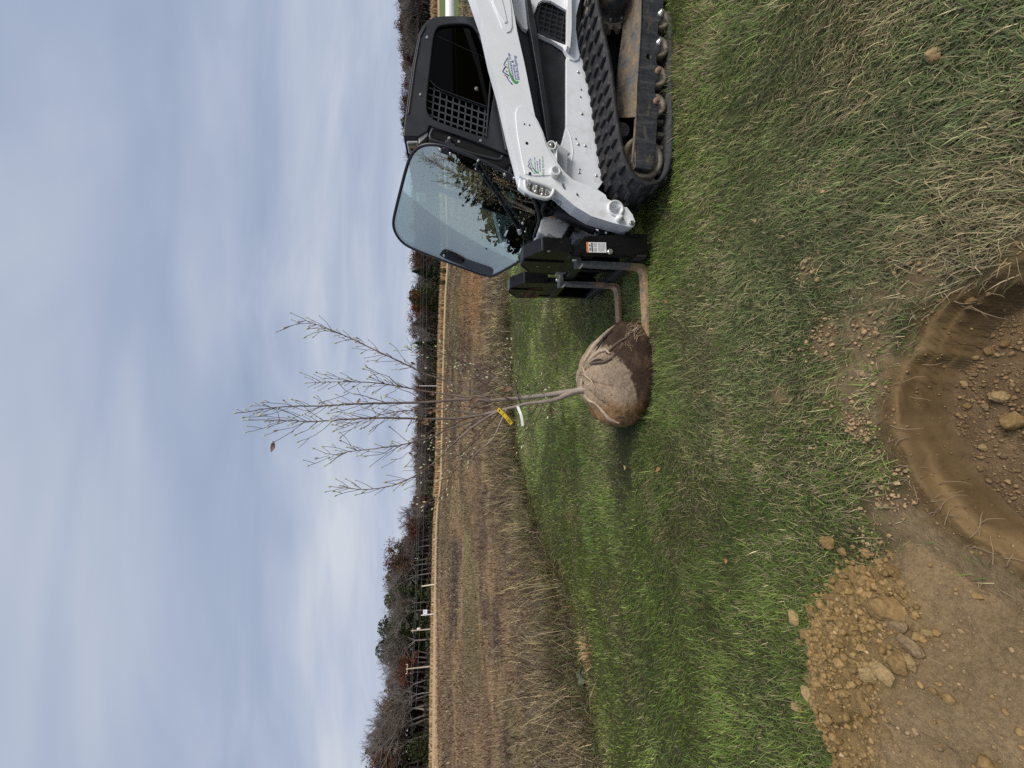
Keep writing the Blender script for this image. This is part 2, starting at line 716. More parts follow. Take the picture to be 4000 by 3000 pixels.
def blades(name, P, L, W, az, lean, bend, col, tipcol=None):
    """P (n,3) roots; each blade has two segments and leans towards az"""
    n = len(P)
    dx, dy = np.cos(az), np.sin(az)
    wx, wy = -dy, dx
    h1 = L * 0.55
    l1 = h1 * np.sin(lean)
    z1 = h1 * np.cos(lean)
    a2 = np.minimum(lean + bend, 1.75)
    h2 = L * 0.45
    l2 = l1 + h2 * np.sin(a2)
    z2 = z1 + h2 * np.cos(a2)
    V = np.zeros((n, 5, 3), np.float32)
    for k, (ll, zz, ww) in enumerate(((0, 0, 0.5), (0, 0, -0.5), (l1, z1, 0.42), (l1, z1, -0.42))):
        V[:, k, 0] = P[:, 0] + dx * ll + wx * W * ww
        V[:, k, 1] = P[:, 1] + dy * ll + wy * W * ww
        V[:, k, 2] = P[:, 2] + zz
    V[:, 4, 0] = P[:, 0] + dx * l2
    V[:, 4, 1] = P[:, 1] + dy * l2
    V[:, 4, 2] = P[:, 2] + z2
    base = np.arange(n, dtype=np.int32)[:, None] * 5
    lp = (base + np.array([[0, 1, 3, 2, 2, 3, 4]], np.int32)).ravel()
    fs = np.tile(np.array([4, 3], np.int32), n)
    C = np.repeat(col[:, None, :], 5, 1)
    if tipcol is not None:
        C[:, 4] = tipcol
    return np_mesh(name, V.reshape(-1, 3), fs, lp, C.reshape(-1, 3))

# ------------------------------------------------------------------ terrain
def az_te(sx, sy):
    d = ray(sx, sy)
    return math.atan2(d.x, d.y), d.z / math.hypot(d.x, d.y)


_base = [(0, 1672), (300, 1675), (600, 1680), (870, 1686), (1200, 1697), (1400, 1701), (1700, 1708), (1850, 1713),
         (1980, 1721), (2200, 1715), (2500, 1700), (2900, 1679), (3000, 1677)]
_t = [az_te(v, 3000 - u) for u, v in _base]
T_AZ = np.array([a for a, _ in _t])
T_TE = np.array([e for _, e in _t])
RFAR = 135.0
# edge of the mown lawn, walked round from left to right
_lb = [on_z(p, 0.0) for p in [(2332, 2893), (2296, 2712), (2260, 2532), (2224, 2351), (2170, 2206), (2106, 2080), (2061, 1899),
                              (2025, 1718), (2010, 1450), (2000, 1180)]]
LB_AZ = np.array([math.atan2(p.x, p.y) for p in _lb] + [0.45, 0.75, 1.2])
LB_R = np.array([math.hypot(p.x, p.y) for p in _lb] + [11.3, 12.0, 12.0])
HC = np.array([-0.09, 0.705])      # centre of the planting hole
HR = 0.475
HD = 0.155


def lawn_r(az):
    return np.interp(az, LB_AZ, LB_R)


def hole_d(x, y):
    ang = np.arctan2(y - HC[1], x - HC[0])
    d = np.hypot(x - HC[0], y - HC[1])
    w = 0.055 * (fbm(np.cos(ang) * 2.2 + 5, np.sin(ang) * 2.2 + 5, 4) - 0.5) + 0.026 * (fbm(np.cos(ang) * 9 + 15, np.sin(ang) * 9 + 15, 6) - 0.5)
    return d - w - HR


def ground_z(x, y):
    x = np.asarray(x, float)
    y = np.asarray(y, float)
    r = np.hypot(x, y)
    az = np.arctan2(x, y)
    te = np.interp(az, T_AZ, T_TE)
    # the readings are of the top of the standing corn
    zf = 1.6 + RFAR * te - (0.8 + 1.0 * sstep(-0.34, -0.22, az))
    zf = zf * (1 - 0.8 * sstep(1.7, 2.4, np.abs(az)))
    r0 = 8.0
    tt = np.clip((r - r0) / (RFAR - r0), 0, None)
    z = zf * np.where(tt < 1, tt ** 1.08, 1 + (tt - 1) * 0.55)
    # the bank the wood grows on
    z = z + 7.0 * sstep(1.10, 1.30, tt) * (np.abs(az) < 1.2)
    z = z + 0.05 * (fbm(x * 0.45, y * 0.45, 3) - 0.5) * sstep(1.4, 4, r) * (1 - sstep(4.0, 5.2, np.abs(x - 2.2) * 0 + r))
    z = z + 0.35 * (fbm(x * 0.05, y * 0.05, 9) - 0.5) * sstep(25, 70, r) * (1 - sstep(90, 120, r))
    z = z + 0.012 * (fbm(x * 3, y * 3, 5) - 0.5)
    return z


def hole_drop(x, y):
    d = hole_d(x, y)
    an = np.arctan2(y - HC[1], x - HC[0])
    q1 = 0.010 * (fbm(an * 1.7 + 9, an * 0 + 3.3, 22) - 0.5)
    q2 = 0.014 * (fbm(an * 2.3 + 19, an * 0 + 7.3, 24) - 0.5)
    # bucket passes leave two narrow ledges on the wall
    k = 0.26 * (1 - sstep(-0.010, 0.002, d)) + 0.34 * (1 - sstep(-0.034, -0.022, d + q1)) + 0.40 * (1 - sstep(-0.056, -0.044, d + q2))
    lip = np.exp(-np.clip(d, 0, None) / 0.05) * 0.012
    floor_n = 0.03 * (fbm(x * 9, y * 9, 21) - 0.5) * sstep(0.05, 0.2, -d)
    return -HD * k - lip + floor_n


def graded(lo, hi, f0, f1, st, gr):
    a = list(np.arange(f0, f1 + 1e-9, st))
    s, v = st, f1
    while v < hi:
        s *= gr
        v += s
        a.append(v)
    s, v = st, f0
    pre = []
    while v > lo:
        s *= gr
        v -= s
        pre.append(v)
    return np.array(pre[::-1] + a)


gx = graded(-700, 700, -0.66, 0.5, 0.0075, 1.05)
gy = graded(-250, 700, 0.15, 1.24, 0.0075, 1.05)
GX, GY = np.meshgrid(gx, gy)
GZ = ground_z(GX, GY) + hole_drop(GX, GY)


WORN = [(p_.x, p_.y, s_) for p_, s_ in ((on_z(q_), s_) for q_, s_ in [((3225, 1320), .085), ((3160, 1050), .06), ((3390, 1330), .06), ((3345, 1660), .075), ((3620, 1050), .06), ((3050, 1560), .05), ((3330, 1480), .06), ((3000, 820), .05)])]


def thin_f(x, y):
    """where the turf is worn through"""
    d = hole_d(x, y)
    t_ = 0.75 * fbm(x * 3.1 + 3, y * 3.1, 61) + 0.30 * np.exp(-np.clip(d, 0, None) / 0.25) - 0.30 * sstep(1.6, 2.4, np.hypot(x, y))
    for cx, cy, sd in WORN:
        t_ = t_ + 0.45 * np.exp(-((x - cx) ** 2 + ((y - cy) * 1.3) ** 2) / (1.1 * sd * sd)) * (0.7 + 0.6 * fbm(x * 14, y * 14, 63))
    return t_


def field_colour(x, y, seed=0):
    r = np.hypot(x, y)
    az = np.arctan2(x, y)
    lr = np.log(np.maximum(r, 1))
    wob = 0.9 * (fbm(az * 2.6, lr * 2.0, 31) - 0.5) + 0.12 * (fbm(az * 17, lr * 9, 33) - 0.5)
    b1 = fbm(az * 2.2 + 7, (lr + wob) * 7.0, 41, 3)
    b2 = fbm(az * 9 + 3, (lr + wob) * 10.0, 43, 3)
    b3 = fbm(az * 5 + 9, (lr + wob * 0.6) * 6.5, 47, 3)
    c = np.zeros(x.shape + (3,))
    brown = np.array((0.175, 0.112, 0.065))
    dark = np.array((0.090, 0.060, 0.043))
    tan = np.array((0.30, 0.205, 0.105))
    green = np.array((0.105, 0.115, 0.040))
    rust = np.array((0.27, 0.135, 0.045))
    m = sstep(0.36, 0.64, b1)[..., None]
    c = dark * (1 - m) + brown * m
    m = sstep(0.50, 0.70, b2)[..., None] * 0.75
    c = c * (1 - m) + tan * m
    m = (sstep(0.55, 0.68, b3) * 0.38)[..., None]
    c = c * (1 - m) + green * m
    ru = np.exp(-((az - 0.24) / 0.13) ** 2) * sstep(16, 20, r) * (1 - sstep(34, 44, r)) * (0.5 + 0.8 * b1)
    m = np.clip(ru * .6, 0, 0.6)[..., None]
    c = c * (1 - m) + rust * m
    # pale strip of standing dry corn and the green headland in front of it
    g = (sstep(84, 92, r) * (1 - sstep(110, 117, r)) * sstep(-0.02, 0.10, az))[..., None] * 0.85
    c = c * (1 - g) + np.array((0.115, 0.15, 0.05)) * g
    g = (sstep(34, 40, r) * (1 - sstep(98, 108, r)) * sstep(0.62, 0.68, az))[..., None]
    c = c * (1 - g) + np.array((0.115, 0.15, 0.05)) * g
    e = 95 - 25 * sstep(-0.3, -0.7, az)
    g = (sstep(e + 8, e + 16, r) * (1 - sstep(RFAR + 2, RFAR + 6, r)) * (1 - 0.0 * az))[..., None]
    c = c * (1 - g) + np.array((0.44, 0.30, 0.165)) * g
    g = sstep(RFAR + 2, RFAR + 6, r)[..., None]
    c = c * (1 - g) + np.array((0.06, 0.045, 0.03)) * g
    return c


# footprint of the spoil heap beside the hole
_pf = S('s', [(3000 + x * .7236, 1800 + y * .7236) for x, y in [(720, 430), (600, 540), (420, 610), (300, 700), (222, 850), (205, 950),
                                                               (222, 1100), (240, 1270), (305, 1400), (385, 1600), (420, 1800)]])
PILE = [(p.x, p.y) for p in (on_z(q, 0.05) for q in _pf)] + [(-2.5, 0.7), (-2.5, -0.4), (-0.78, -0.4), (-0.70, 0.35), (-0.665, 0.75), (-0.60, 1.02)]
PILE = np.array(smooth_loop(PILE, 1))


def pile_in(x, y):
    """signed distance into the heap's footprint (positive inside)"""
    x = np.asarray(x, float)
    y = np.asarray(y, float)
    best = np.full(x.shape, 1e9)
    ins = np.zeros(x.shape, bool)
    n = len(PILE)
    for i in range(n):
        x1, y1 = PILE[i]
        x2, y2 = PILE[(i + 1) % n]
        dx, dy = x2 - x1, y2 - y1
        tt = np.clip(((x - x1) * dx + (y - y1) * dy) / (dx * dx + dy * dy + 1e-12), 0, 1)
        best = np.minimum(best, np.hypot(x - x1 - tt * dx, y - y1 - tt * dy))
        cr = ((y1 > y) != (y2 > y)) & (x < (x2 - x1) * (y - y1) / ((y2 - y1) if abs(y2 - y1) > 1e-12 else 1e-12) + x1)
        ins ^= cr
    return np.where(ins, best, -best)


def ground_colour(x, y):
    r = np.hypot(x, y)
    az = np.arctan2(x, y)
    c = field_colour(x, y)
    n = fbm(x * 2.3, y * 2.3, 51)[..., None]
    lawn = np.array((0.038, 0.040, 0.017)) * (1 - n) + np.array((0.062, 0.062, 0.026)) * n
    k = 1 - sstep(-0.5, 0.5, (r - lawn_r(az)) + 1.2 * (fbm(x * 1.1, y * 1.1, 12) - 0.5))
    k = k[..., None]
    c = c * (1 - k) + lawn * k
    d = hole_d(x, y)
    n2 = fbm(x * 14, y * 14, 53)[..., None]
    an = np.arctan2(y - HC[1], x - HC[0])
    n2 = np.where((d < 0.02)[..., None] & (d > -0.07)[..., None], 0.25 * n2 + 0.75 * sstep(0.25, 0.75, fbm(an * 1.3 + 9, d * 62 + 1.3 * fbm(an * 1.6 + 9, d * 4 + 5, 56, 2), 57, 2))[..., None], n2)
    dust = 0.65 * (1 - sstep(0.05, 0.5, d)) * sstep(0.42, 0.6, fbm(x * 4 + 3, y * 4, 58))
    dust = np.maximum(dust, 0.85 * sstep(0.60, 0.76, thin_f(x, y)))
    wedge = (1 - sstep(0.16, 0.36, d)) * (x < HC[0]) * (1 - sstep(0.10, 0.26, -pile_in(x, y)))
    dust = np.maximum(dust, 0.95 * wedge)
    c = c * (1 - dust[..., None]) + np.array((0.25, 0.178, 0.098)) * (0.7 + 0.6 * n2) * dust[..., None]
    soil = np.array((0.085, 0.054, 0.022)) * (1 - n2) + np.array((0.215, 0.143, 0.068)) * n2
    bare = 1 - sstep(0.0, 0.08, d + 0.16 * (fbm(x * 5, y * 5, 55) - 0.5))
    soil_floor = np.array((0.220, 0.148, 0.078)) * (0.6 + 0.7 * n2)
    fl = sstep(0.046, 0.060, -d)[..., None]
    soil = soil * (1 - fl) + soil_floor * fl
    bare = bare[..., None]
    return c * (1 - bare) + soil * bare


GC = ground_colour(GX, GY)
# fourth channel: how crumbly the surface is (the cut wall is smeared smooth)
_d = hole_d(GX, GY)
GC = np.concatenate([GC, (1 - 0.85 * sstep(-0.064, -0.05, _d) * (1 - sstep(0.0, 0.03, _d)))[..., None]], -1)
ny, nx = GX.shape
idx = np.arange(nx * ny).reshape(ny, nx)
lp = np.stack([idx[:-1, :-1], idx[:-1, 1:], idx[1:, 1:], idx[1:, :-1]], -1).reshape(-1)
gme = np_mesh("ground", np.stack([GX, GY, GZ], -1).reshape(-1, 3), np.full((nx - 1) * (ny - 1), 4, np.int32), lp,
              GC.reshape(-1, 4), smooth=True)
t = NT("earth_and_field")
a = t.n('ShaderNodeAttribute')
a.attribute_name = 'col'
f = t.noise(34, 8, 0.72)
fc = t.noise(1.3, 9, 0.75)
col = t.mix(a.outputs['Alpha'], a.outputs['Color'], t.mix(1.0, a.outputs['Color'], t.ramp(f, [(0.28, 0.60), (0.72, 1.42)]), 'MULTIPLY'))
col = t.mix(1.0, col, t.ramp(fc, [(0.3, 0.72), (0.7, 1.28)]), 'MULTIPLY')
t.base(col)
t.set(0.92, 0, 0.15)
t.bump(t.mix(1.0, t.noise(60, 8, 0.75), a.outputs['Alpha'], 'MULTIPLY'), 0.9, 0.02)
M['earth'] = t.m
ground = tag(link("ground", gme, M['earth']), kind='structure')

# ------------------------------------------------------------------ lawn
rng = np.random.default_rng(11)


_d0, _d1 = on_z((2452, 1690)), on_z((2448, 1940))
DARK_STRIP = (_d0.x, _d1.x, (_d0.y + _d1.y) / 2)


def lawn_blades():
    Ps, Ls, Ws, As, Le, Be, Cs = [], [], [], [], [], [], []
    rings = [(0.95, 2.2, 19000), (2.2, 3.6, 10500), (3.6, 6.0, 5600), (6.0, 9.0, 2600), (9.0, 13.5, 1300)]
    for r0, r1, dens in rings:
        amax = 1.40 if r1 < 3 else 1.25 if r1 < 4 else 1.05
        area = amax * (r1 ** 2 - r0 ** 2)
        n = int(area * dens)
        r = np.sqrt(rng.uniform(r0 ** 2, r1 ** 2, n))
        az = rng.uniform(-amax, amax, n)
        x, y = r * np.sin(az), r * np.cos(az)
        lr = lawn_r(az)
        edge = r - lr + 1.2 * (fbm(x * 1.1, y * 1.1, 12) - 0.5)
        d = hole_d(x, y)
        rag = 0.16 * (fbm(x * 5, y * 5, 55) - 0.5)
        keep = (edge < 0.5) & (d + rag > 0.0 + 0.09 * rng.random(n))
        # thin places near the diggings
        thin = thin_f(x, y)
        keep &= rng.random(n) > 0.86 * sstep(0.66, 0.86, thin)
        keep &= ~(pile_in(x, y) > 0.03)
        keep &= ~((pile_in(x, y) > -0.20) & (d < 0.24) & (x < -0.3) & (rng.random(n) < 0.93))
        # not under the tracks
        x, y, r, az, d, edge = (q[keep] for q in (x, y, r, az, d, edge))
        n = len(x)
        fld = fbm(x * 0.9, y * 0.9, 71)
        fld2 = fbm(x * 3.1 + 9, y * 3.1, 73)
        ang = 6.28 * (fbm(x * 0.7 + 20, y * 0.7, 75) * 1.6 + 0.35 * fld2) + rng.normal(0, 1.1, n)
        near = 1 - sstep(1.5, 3.6, r)
        L = (0.040 + 0.007 * near + 0.012 * sstep(1.8, 2.6, r) * (1 - sstep(4.5, 7, r))) * (0.55 + 0.9 * fld2) * rng.lognormal(0, 0.28, n)
        L *= 1 + 0.9 * (edge > -0.35) * rng.random(n)
        W = np.maximum(0.0024, 0.00085 * r) * rng.uniform(0.7, 1.35, n)
        lean = np.clip(0.70 + 0.45 * near + 0.8 * (fld - 0.5) + rng.normal(0, 0.34, n), 0.05, 1.5)
        bend = rng.uniform(0.1, 0.9, n)
        mid = (1.10 + 0.36 * sstep(1.9, 3.2, r) + 0.12 * sstep(4, 7, r))[:, None]
        g1 = np.array((0.066, 0.112, 0.020)) * mid
        g2 = np.array((0.158, 0.208, 0.043)) * mid
        g3 = np.array((0.135, 0.158, 0.068))
        dry = np.array((0.335, 0.275, 0.150))
        k = np.clip(fbm(x * 1.7, y * 1.7, 81) + rng.normal(0, 0.16, n), 0, 1)[:, None]
        c = g1 * (1 - k) + g2 * k
        k = (sstep(0.48, 0.66, fbm(x * 1.1 + 40, y * 1.1, 83)) * near)[:, None]
        c = c * (1 - 0.75 * k) + g3 * 0.75 * k
        # yellower swathes of the far lawn
        k = (sstep(0.46, 0.6, fbm(x * 0.8 + 60, y * 0.35, 85)) * sstep(3, 6, r))[:, None] * 0.5
        c = c * (1 - k) + np.array((0.215, 0.245, 0.050)) * k
        # blades dulled by the drizzle of soil around the hole, and dead blades
        brownish = np.exp(-np.clip(d, 0, None) / 0.55) + 0.9 * sstep(0.9, 2.2, x) * (1 - sstep(1.2, 2.5, y))
        pd = 0.15 + 0.38 * np.clip(brownish, 0, 1) + 0.34 * sstep(0.52, 0.68, fbm(x * 2.2 + 80, y * 2.2, 87)) + 0.25 * sstep(-1.0, 0.2, edge)
        dm = rng.random(n) < pd
        c[dm] = dry * rng.uniform(0.55, 1.2, (dm.sum(), 1))
        c *= rng.lognormal(0, 0.38, (n, 1)) * (0.62 + 0.75 * fbm(x * 4.5 + 7, y * 4.5, 90, 3))[:, None]
        # darker, shorter blades in a tapering strip left of the root ball
        t_ = np.clip((DARK_STRIP[0] - x) / (DARK_STRIP[0] - DARK_STRIP[1]), -0.3, 1.2)
        dl = np.abs(y - DARK_STRIP[2] - 0.05 * np.sin(x * 7)) / (0.21 - 0.12 * np.clip(t_, 0, 1))
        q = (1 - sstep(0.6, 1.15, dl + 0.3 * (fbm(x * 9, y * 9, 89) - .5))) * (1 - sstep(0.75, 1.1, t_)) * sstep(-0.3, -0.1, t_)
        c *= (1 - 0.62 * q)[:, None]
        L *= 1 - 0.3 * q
        z = ground_z(x, y) + hole_drop(x, y) - 0.004
        Ps.append(np.stack([x, y, z], 1)); Ls.append(L); Ws.append(W); As.append(ang); Le.append(lean); Be.append(bend); Cs.append(c)
    P, L, W, A, le, be, C = (np.concatenate(q) for q in (Ps, Ls, Ws, As, Le, Be, Cs))
    return blades("grass", P, L, W, A, le, be, C, C * 1.10)


def crumb_m(x, y):
    """1 on the loose clods of the back slope, 0 on the trampled flat nearer the hole"""
    return sstep(0.98, 1.14, y + 0.12 * (fbm(x * 4, y * 4, 99) - 0.5) - 0.10 * sstep(-0.8, -0.6, x)) * sstep(-0.58, -0.72, x)


def pile_h(x, y):
    d = pile_in(x, y)
    dd = d + 0.10 * (fbm(x * 6, y * 6, 91) - 0.5)
    # steep loose front away from the hole, trampled flat towards it
    ridge = np.exp(-((y - 1.12) / 0.20) ** 2) * sstep(0.0, 0.28, dd) * sstep(-0.62, -1.0, x)
    h = 0.06 * sstep(-0.01, 0.09, dd) + 0.09 * ridge + 0.12 * sstep(0.0, 0.30, dd) * (0.3 + 0.7 * sstep(-0.60, -1.05, x))
    lump = (fbm(x * 11, y * 11, 93, 5) - 0.5) * 0.075 * sstep(0.0, 0.06, dd) * (0.45 + 0.75 * ridge)
    fine = (fbm(x * 40, y * 40, 95, 3) - 0.5) * 0.016 * sstep(0.0, 0.05, dd)
    cr = crumb_m(x, y)
    wx = x + 0.02 * (fbm(x * 20, y * 20, 111) - 0.5)
    wy = y + 0.02 * (fbm(x * 20 + 40, y * 20, 113) - 0.5)
    f1, id1 = worley(wx / 0.062, wy / 0.062, 5)
    f2, id2 = worley(wx / 0.026, wy / 0.026, 6)
    clods = 0.046 * id1 ** 1.6 * np.clip(1 - f1 * f1 * 2.4, 0, 1) ** 0.6 + 0.020 * id2 * np.clip(1 - f2 * f2 * 2.2, 0, 1) ** 0.7
    clods = clods * sstep(0.0, 0.05, dd) * (0.16 + 0.84 * cr)
    return np.where(dd > 0, h + lump + fine + clods, -0.05)


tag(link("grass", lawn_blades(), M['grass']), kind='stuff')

# ------------------------------------------------------------------ spoil heap, clods and stones
px = np.arange(-2.1, -0.5, 0.0065)
py = np.arange(-0.2, 1.75, 0.0065)
PX, PY = np.meshgrid(px, py)
PZ = ground_z(PX, PY) + pile_h(PX, PY)
n1_ = fbm(PX * 7, PY * 7, 97)[..., None]
crumb = crumb_m(PX, PY)[..., None]
PC = (np.array((0.285, 0.192, 0.082)) * crumb + np.array((0.305, 0.215, 0.115)) * (1 - crumb)) * (0.7 + 0.6 * n1_)
idx = np.arange(PX.size).reshape(PX.shape)
quads = np.stack([idx[:-1, :-1], idx[:-1, 1:], idx[1:, 1:], idx[1:, :-1]], -1).reshape(-1, 4)
inside = pile_in(PX, PY).ravel() > -0.04
quads = quads[inside[quads].all(1)]
used = np.unique(quads)
remap = np.zeros(PX.size, int)
remap[used] = np.arange(len(used))
pme = np_mesh("dirt_pile", np.stack([PX, PY, PZ], -1).reshape(-1, 3)[used], np.full(len(quads), 4, np.int32),
              remap[quads].ravel(), PC.reshape(-1, 3)[used], smooth=True)
t = NT("loose_earth")
a = t.n('ShaderNodeAttribute')
a.attribute_name = 'col'
t.base(t.mix(1.0, a.outputs['Color'], t.ramp(t.noise(90, 6, 0.75), [(0.28, 0.62), (0.72, 1.4)]), 'MULTIPLY'))
t.set(0.95, 0, 0.1)
t.bump(t.noise(130, 5, 0.8), 1.0, 0.012)
M['loose'] = t.m
tag(link("dirt_pile", pme, M['loose']), 'heap of dug brown clay soil beside the round planting hole', 'dirt pile')


def ico(sub):
    bm = bmesh.new()
    bmesh.ops.create_icosphere(bm, subdivisions=sub, radius=1.0)
    v = np.array([x.co[:] for x in bm.verts])
    f = np.array([[q.index for q in x.verts] for x in bm.faces])
    bm.free()
    return v, f


ICO1, ICO2, ICO3 = ico(1), ico(2), ico(4)


def lump_verts(v, r_, rough=0.34, chips=9):
    """a rough stone from a sphere"""
    o = r_.uniform(0, 90, 3)
    s = 1 + rough * 2 * (fbm(v[:, 0] * 1.3 + o[0], v[:, 1] * 1.3 + v[:, 2] * 1.1 + o[1], int(o[2]), 3) - 0.5)
    s = s * (1 + 0.30 * (fbm(v[:, 0] * 3.1 + o[1] + v[:, 2] * 1.7, v[:, 1] * 3.1 + v[:, 2] * 2.3 + o[0], int(o[0]), 3) - 0.5))
    for _ in range(chips):      # broken faces
        nrm = r_.normal(size=3)
        nrm /= np.linalg.norm(nrm)
        d = v @ nrm
        s = np.where(d > 0.3, np.minimum(s, r_.uniform(0.58, 0.85) / np.maximum(d, 1e-3)), s)
    q = v * s[:, None] * r_.uniform(0.7, 1.25, 3)
    a = r_.uniform(0, 6.28)
    R = np.array([[math.cos(a), -math.sin(a), 0], [math.sin(a), math.cos(a), 0], [0, 0, 1]])
    return q @ R.T


ICOM = ico(3)
shapes3 = [lump_verts(ICOM[0], rng, 0.55, 16) for _ in range(12)]
shapes3 = [v * (1 + 0.40 * (fbm(v[:, 0] * 4 + 40 + v[:, 2] * 3, v[:, 1] * 4 + v[:, 2] * 3 + 40, 300 + i_, 3) - 0.5))[:, None] for i_, v in enumerate(shapes3)]
shapes1 = [lump_verts(ICO1[0], rng) for _ in range(10)]
shapes2 = [lump_verts(ICO2[0], rng) for _ in range(14)]


def crumbs():
    V, F, C = [], [], []
    off = 0

    def put(x, y, z, s, c):
        nonlocal off
        for i in range(len(x)):
            if s[i] > 0.0085:
                v, f = shapes3[i % 12], ICOM[1]
            elif s[i] > 0.0055:
                v, f = shapes2[i % 14], ICO2[1]
            else:
                v, f = shapes1[i % 10], ICO1[1]
            V.append(v * s[i] + (x[i], y[i], z[i] + s[i] * 0.25))
            F.append(f + off)
            off += len(v)
            C.append(np.repeat(c[i][None], len(v), 0))
    # on the heap
    n = 26000
    x = rng.uniform(-2.0, -0.6, n)
    y = rng.uniform(0.1, 1.7, n)
    d = pile_in(x, y)
    cl_ = fbm(x * 5 + 2, y * 5, 101)
    k = (d > -0.13) & ((d > -0.01) | (rng.random(n) < 0.22 * np.exp(d / 0.05))) & (rng.random(n) < np.where(crumb_m(x, y) > 0.4, 0.95, 0.14 + 0.55 * sstep(0.52, 0.70, cl_)))
    x, y, d = x[k], y[k], d[k]
    s = np.clip(rng.lognormal(math.log(0.0034), 0.60, len(x)) * np.where((d < 0.20) & (x < -0.75), 1.5, np.where(crumb_m(x, y) < 0.4, 0.85, 1.0)), 0.002, 0.019)
    z = ground_z(x, y) + np.maximum(pile_h(x, y), 0)
    cr_ = crumb_m(x, y)[:, None]
    c = (np.array((0.290, 0.192, 0.082)) * cr_ + np.array((0.295, 0.206, 0.110)) * (1 - cr_)) * rng.uniform(0.72, 1.12, (len(x), 1))
    pale = rng.random(len(x)) < 0.02
    c[pale] = np.array((0.44, 0.32, 0.18)) * rng.uniform(0.8, 1.15, (pale.sum(), 1))
    put(x, y, z, s, c)
    # loose lumps rolled down to the edge of the heap
    n = 11000
    x = rng.uniform(-2.0, -0.55, n)
    y = rng.uniform(0.1, 1.7, n)
    d = pile_in(x, y)
    k = (d > -0.05) & (d < 0.42) & (rng.random(n) < 1.3 * np.exp(-np.abs(d - .05) / 0.20) * (0.06 + 0.94 * crumb_m(x, y)) * (0.35 + 0.9 * fbm(x * 7, y * 7, 117)))
    x, y, d = x[k], y[k], d[k]
    s = np.clip(rng.lognormal(math.log(0.0100), 0.42, len(x)), 0.005, 0.024)
    z = ground_z(x, y) + np.maximum(pile_h(x, y), 0)
    c = np.array((0.290, 0.190, 0.082)) * rng.uniform(0.70, 1.15, (len(x), 1))
    put(x, y, z, s, c)
    # on the floor of the hole
    n = 7500
    a = rng.uniform(0, 6.28, n)
    r = 0.46 * np.sqrt(rng.random(n))
    x, y = HC[0] + r * np.cos(a), HC[1] + r * np.sin(a)
    k = (-hole_d(x, y) > 0.062)
    x, y = x[k], y[k]
    z = ground_z(x, y) + hole_drop(x, y)
    s = np.clip(rng.lognormal(math.log(0.0031), 0.55, len(x)), 0.0016, 0.011)
    c = np.array((0.225, 0.152, 0.080)) * rng.uniform(0.65, 1.25, (len(x), 1))
    put(x, y, z, s, c)
    # crumbs stuck to the cut wall and along the lip
    n = 900
    a = rng.uniform(0, 6.28, n)
    r = HR + rng.uniform(-.075, .05, n)
    x, y = HC[0] + r * np.cos(a), HC[1] + r * np.sin(a)
    z = ground_z(x, y) + hole_drop(x, y)
    s = np.clip(rng.lognormal(math.log(0.0028), 0.5, len(x)), 0.0015, 0.009)
    c = np.array((0.215, 0.143, 0.070)) * rng.uniform(0.6, 1.3, (len(x), 1))
    put(x, y, z, s, c)
    # crumbs thrown out into the grass
    for (cx, cy, sd, m) in spill:
        x = rng.normal(cx, sd, m)
        y = rng.normal(cy, sd * 0.8, m)
        k = hole_d(x, y) > 0.02
        x, y = x[k], y[k]
        z = ground_z(x, y) + hole_drop(x, y) + 0.004
        s = np.clip(rng.lognormal(math.log(0.0042), 0.5, len(x)), 0.002, 0.013)
        c = np.array((0.34, 0.24, 0.13)) * rng.uniform(0.75, 1.2, (len(x), 1))
        put(x, y, z, s, c)
    V2, F2, C2 = np.concatenate(V), np.concatenate(F), np.concatenate(C)
    return np_mesh("soil_crumbs", V2, np.full(len(F2), 3, np.int32), F2.ravel(), C2, smooth=False)


spill = []
for q, sd, m in [((3215, 1320), 0.05, 110), ((3155, 1045), 0.04, 40), ((3390, 1330), 0.045, 60), ((3345, 1660), 0.045, 130),
                 ((3330, 1500), 0.09, 60), ((3200, 1720), 0.10, 50), ((3620, 1050), 0.06, 40), ((3000 + 560 * .7236, 1800 + 430 * .7236), 0.05, 60),
                 ((3000 + 650 * .7236, 1800 + 130 * .7236), 0.06, 90), ((3300, 1900), 0.10, 60)]:
    p = on_z(q)
    spill.append((p.x, p.y, sd, m))
M['soilbits'] = attr_mat("soil_crumbs", 0.95, 0, 0.1, 60)
tag(link("soil_crumbs", crumbs(), M['soilbits']), kind='stuff')



def torn_turf():
    """bits of dead grass and root torn up with the soil"""
    n = 900
    x = rng.uniform(-1.9, -0.55, n)
    y = rng.uniform(0.1, 1.6, n)
    cl3 = fbm(x * 6 + 11, y * 6, 121)
    k = (pile_in(x, y) > -0.08) & (rng.random(n) < 1.6 * sstep(0.48, 0.66, cl3) + 0.05)
    x, y = x[k], y[k]
    n = len(x)
    z = ground_z(x, y) + np.maximum(pile_h(x, y), 0) + 0.004
    c = np.array((0.33, 0.26, 0.15)) * rng.uniform(.5, 1.15, (n, 1))
    g = rng.random(n) < .2
    c[g] = np.array((0.12, 0.14, 0.05))
    return blades("torn_turf", np.stack([x, y, z], 1), rng.uniform(.02, .075, n), np.full(n, .0022), rng.uniform(0, 6.28, n), rng.uniform(1.0, 1.5, n), rng.uniform(-.2, .6, n), c)


tag(link("torn_turf", torn_turf(), M['straw']), kind='stuff')

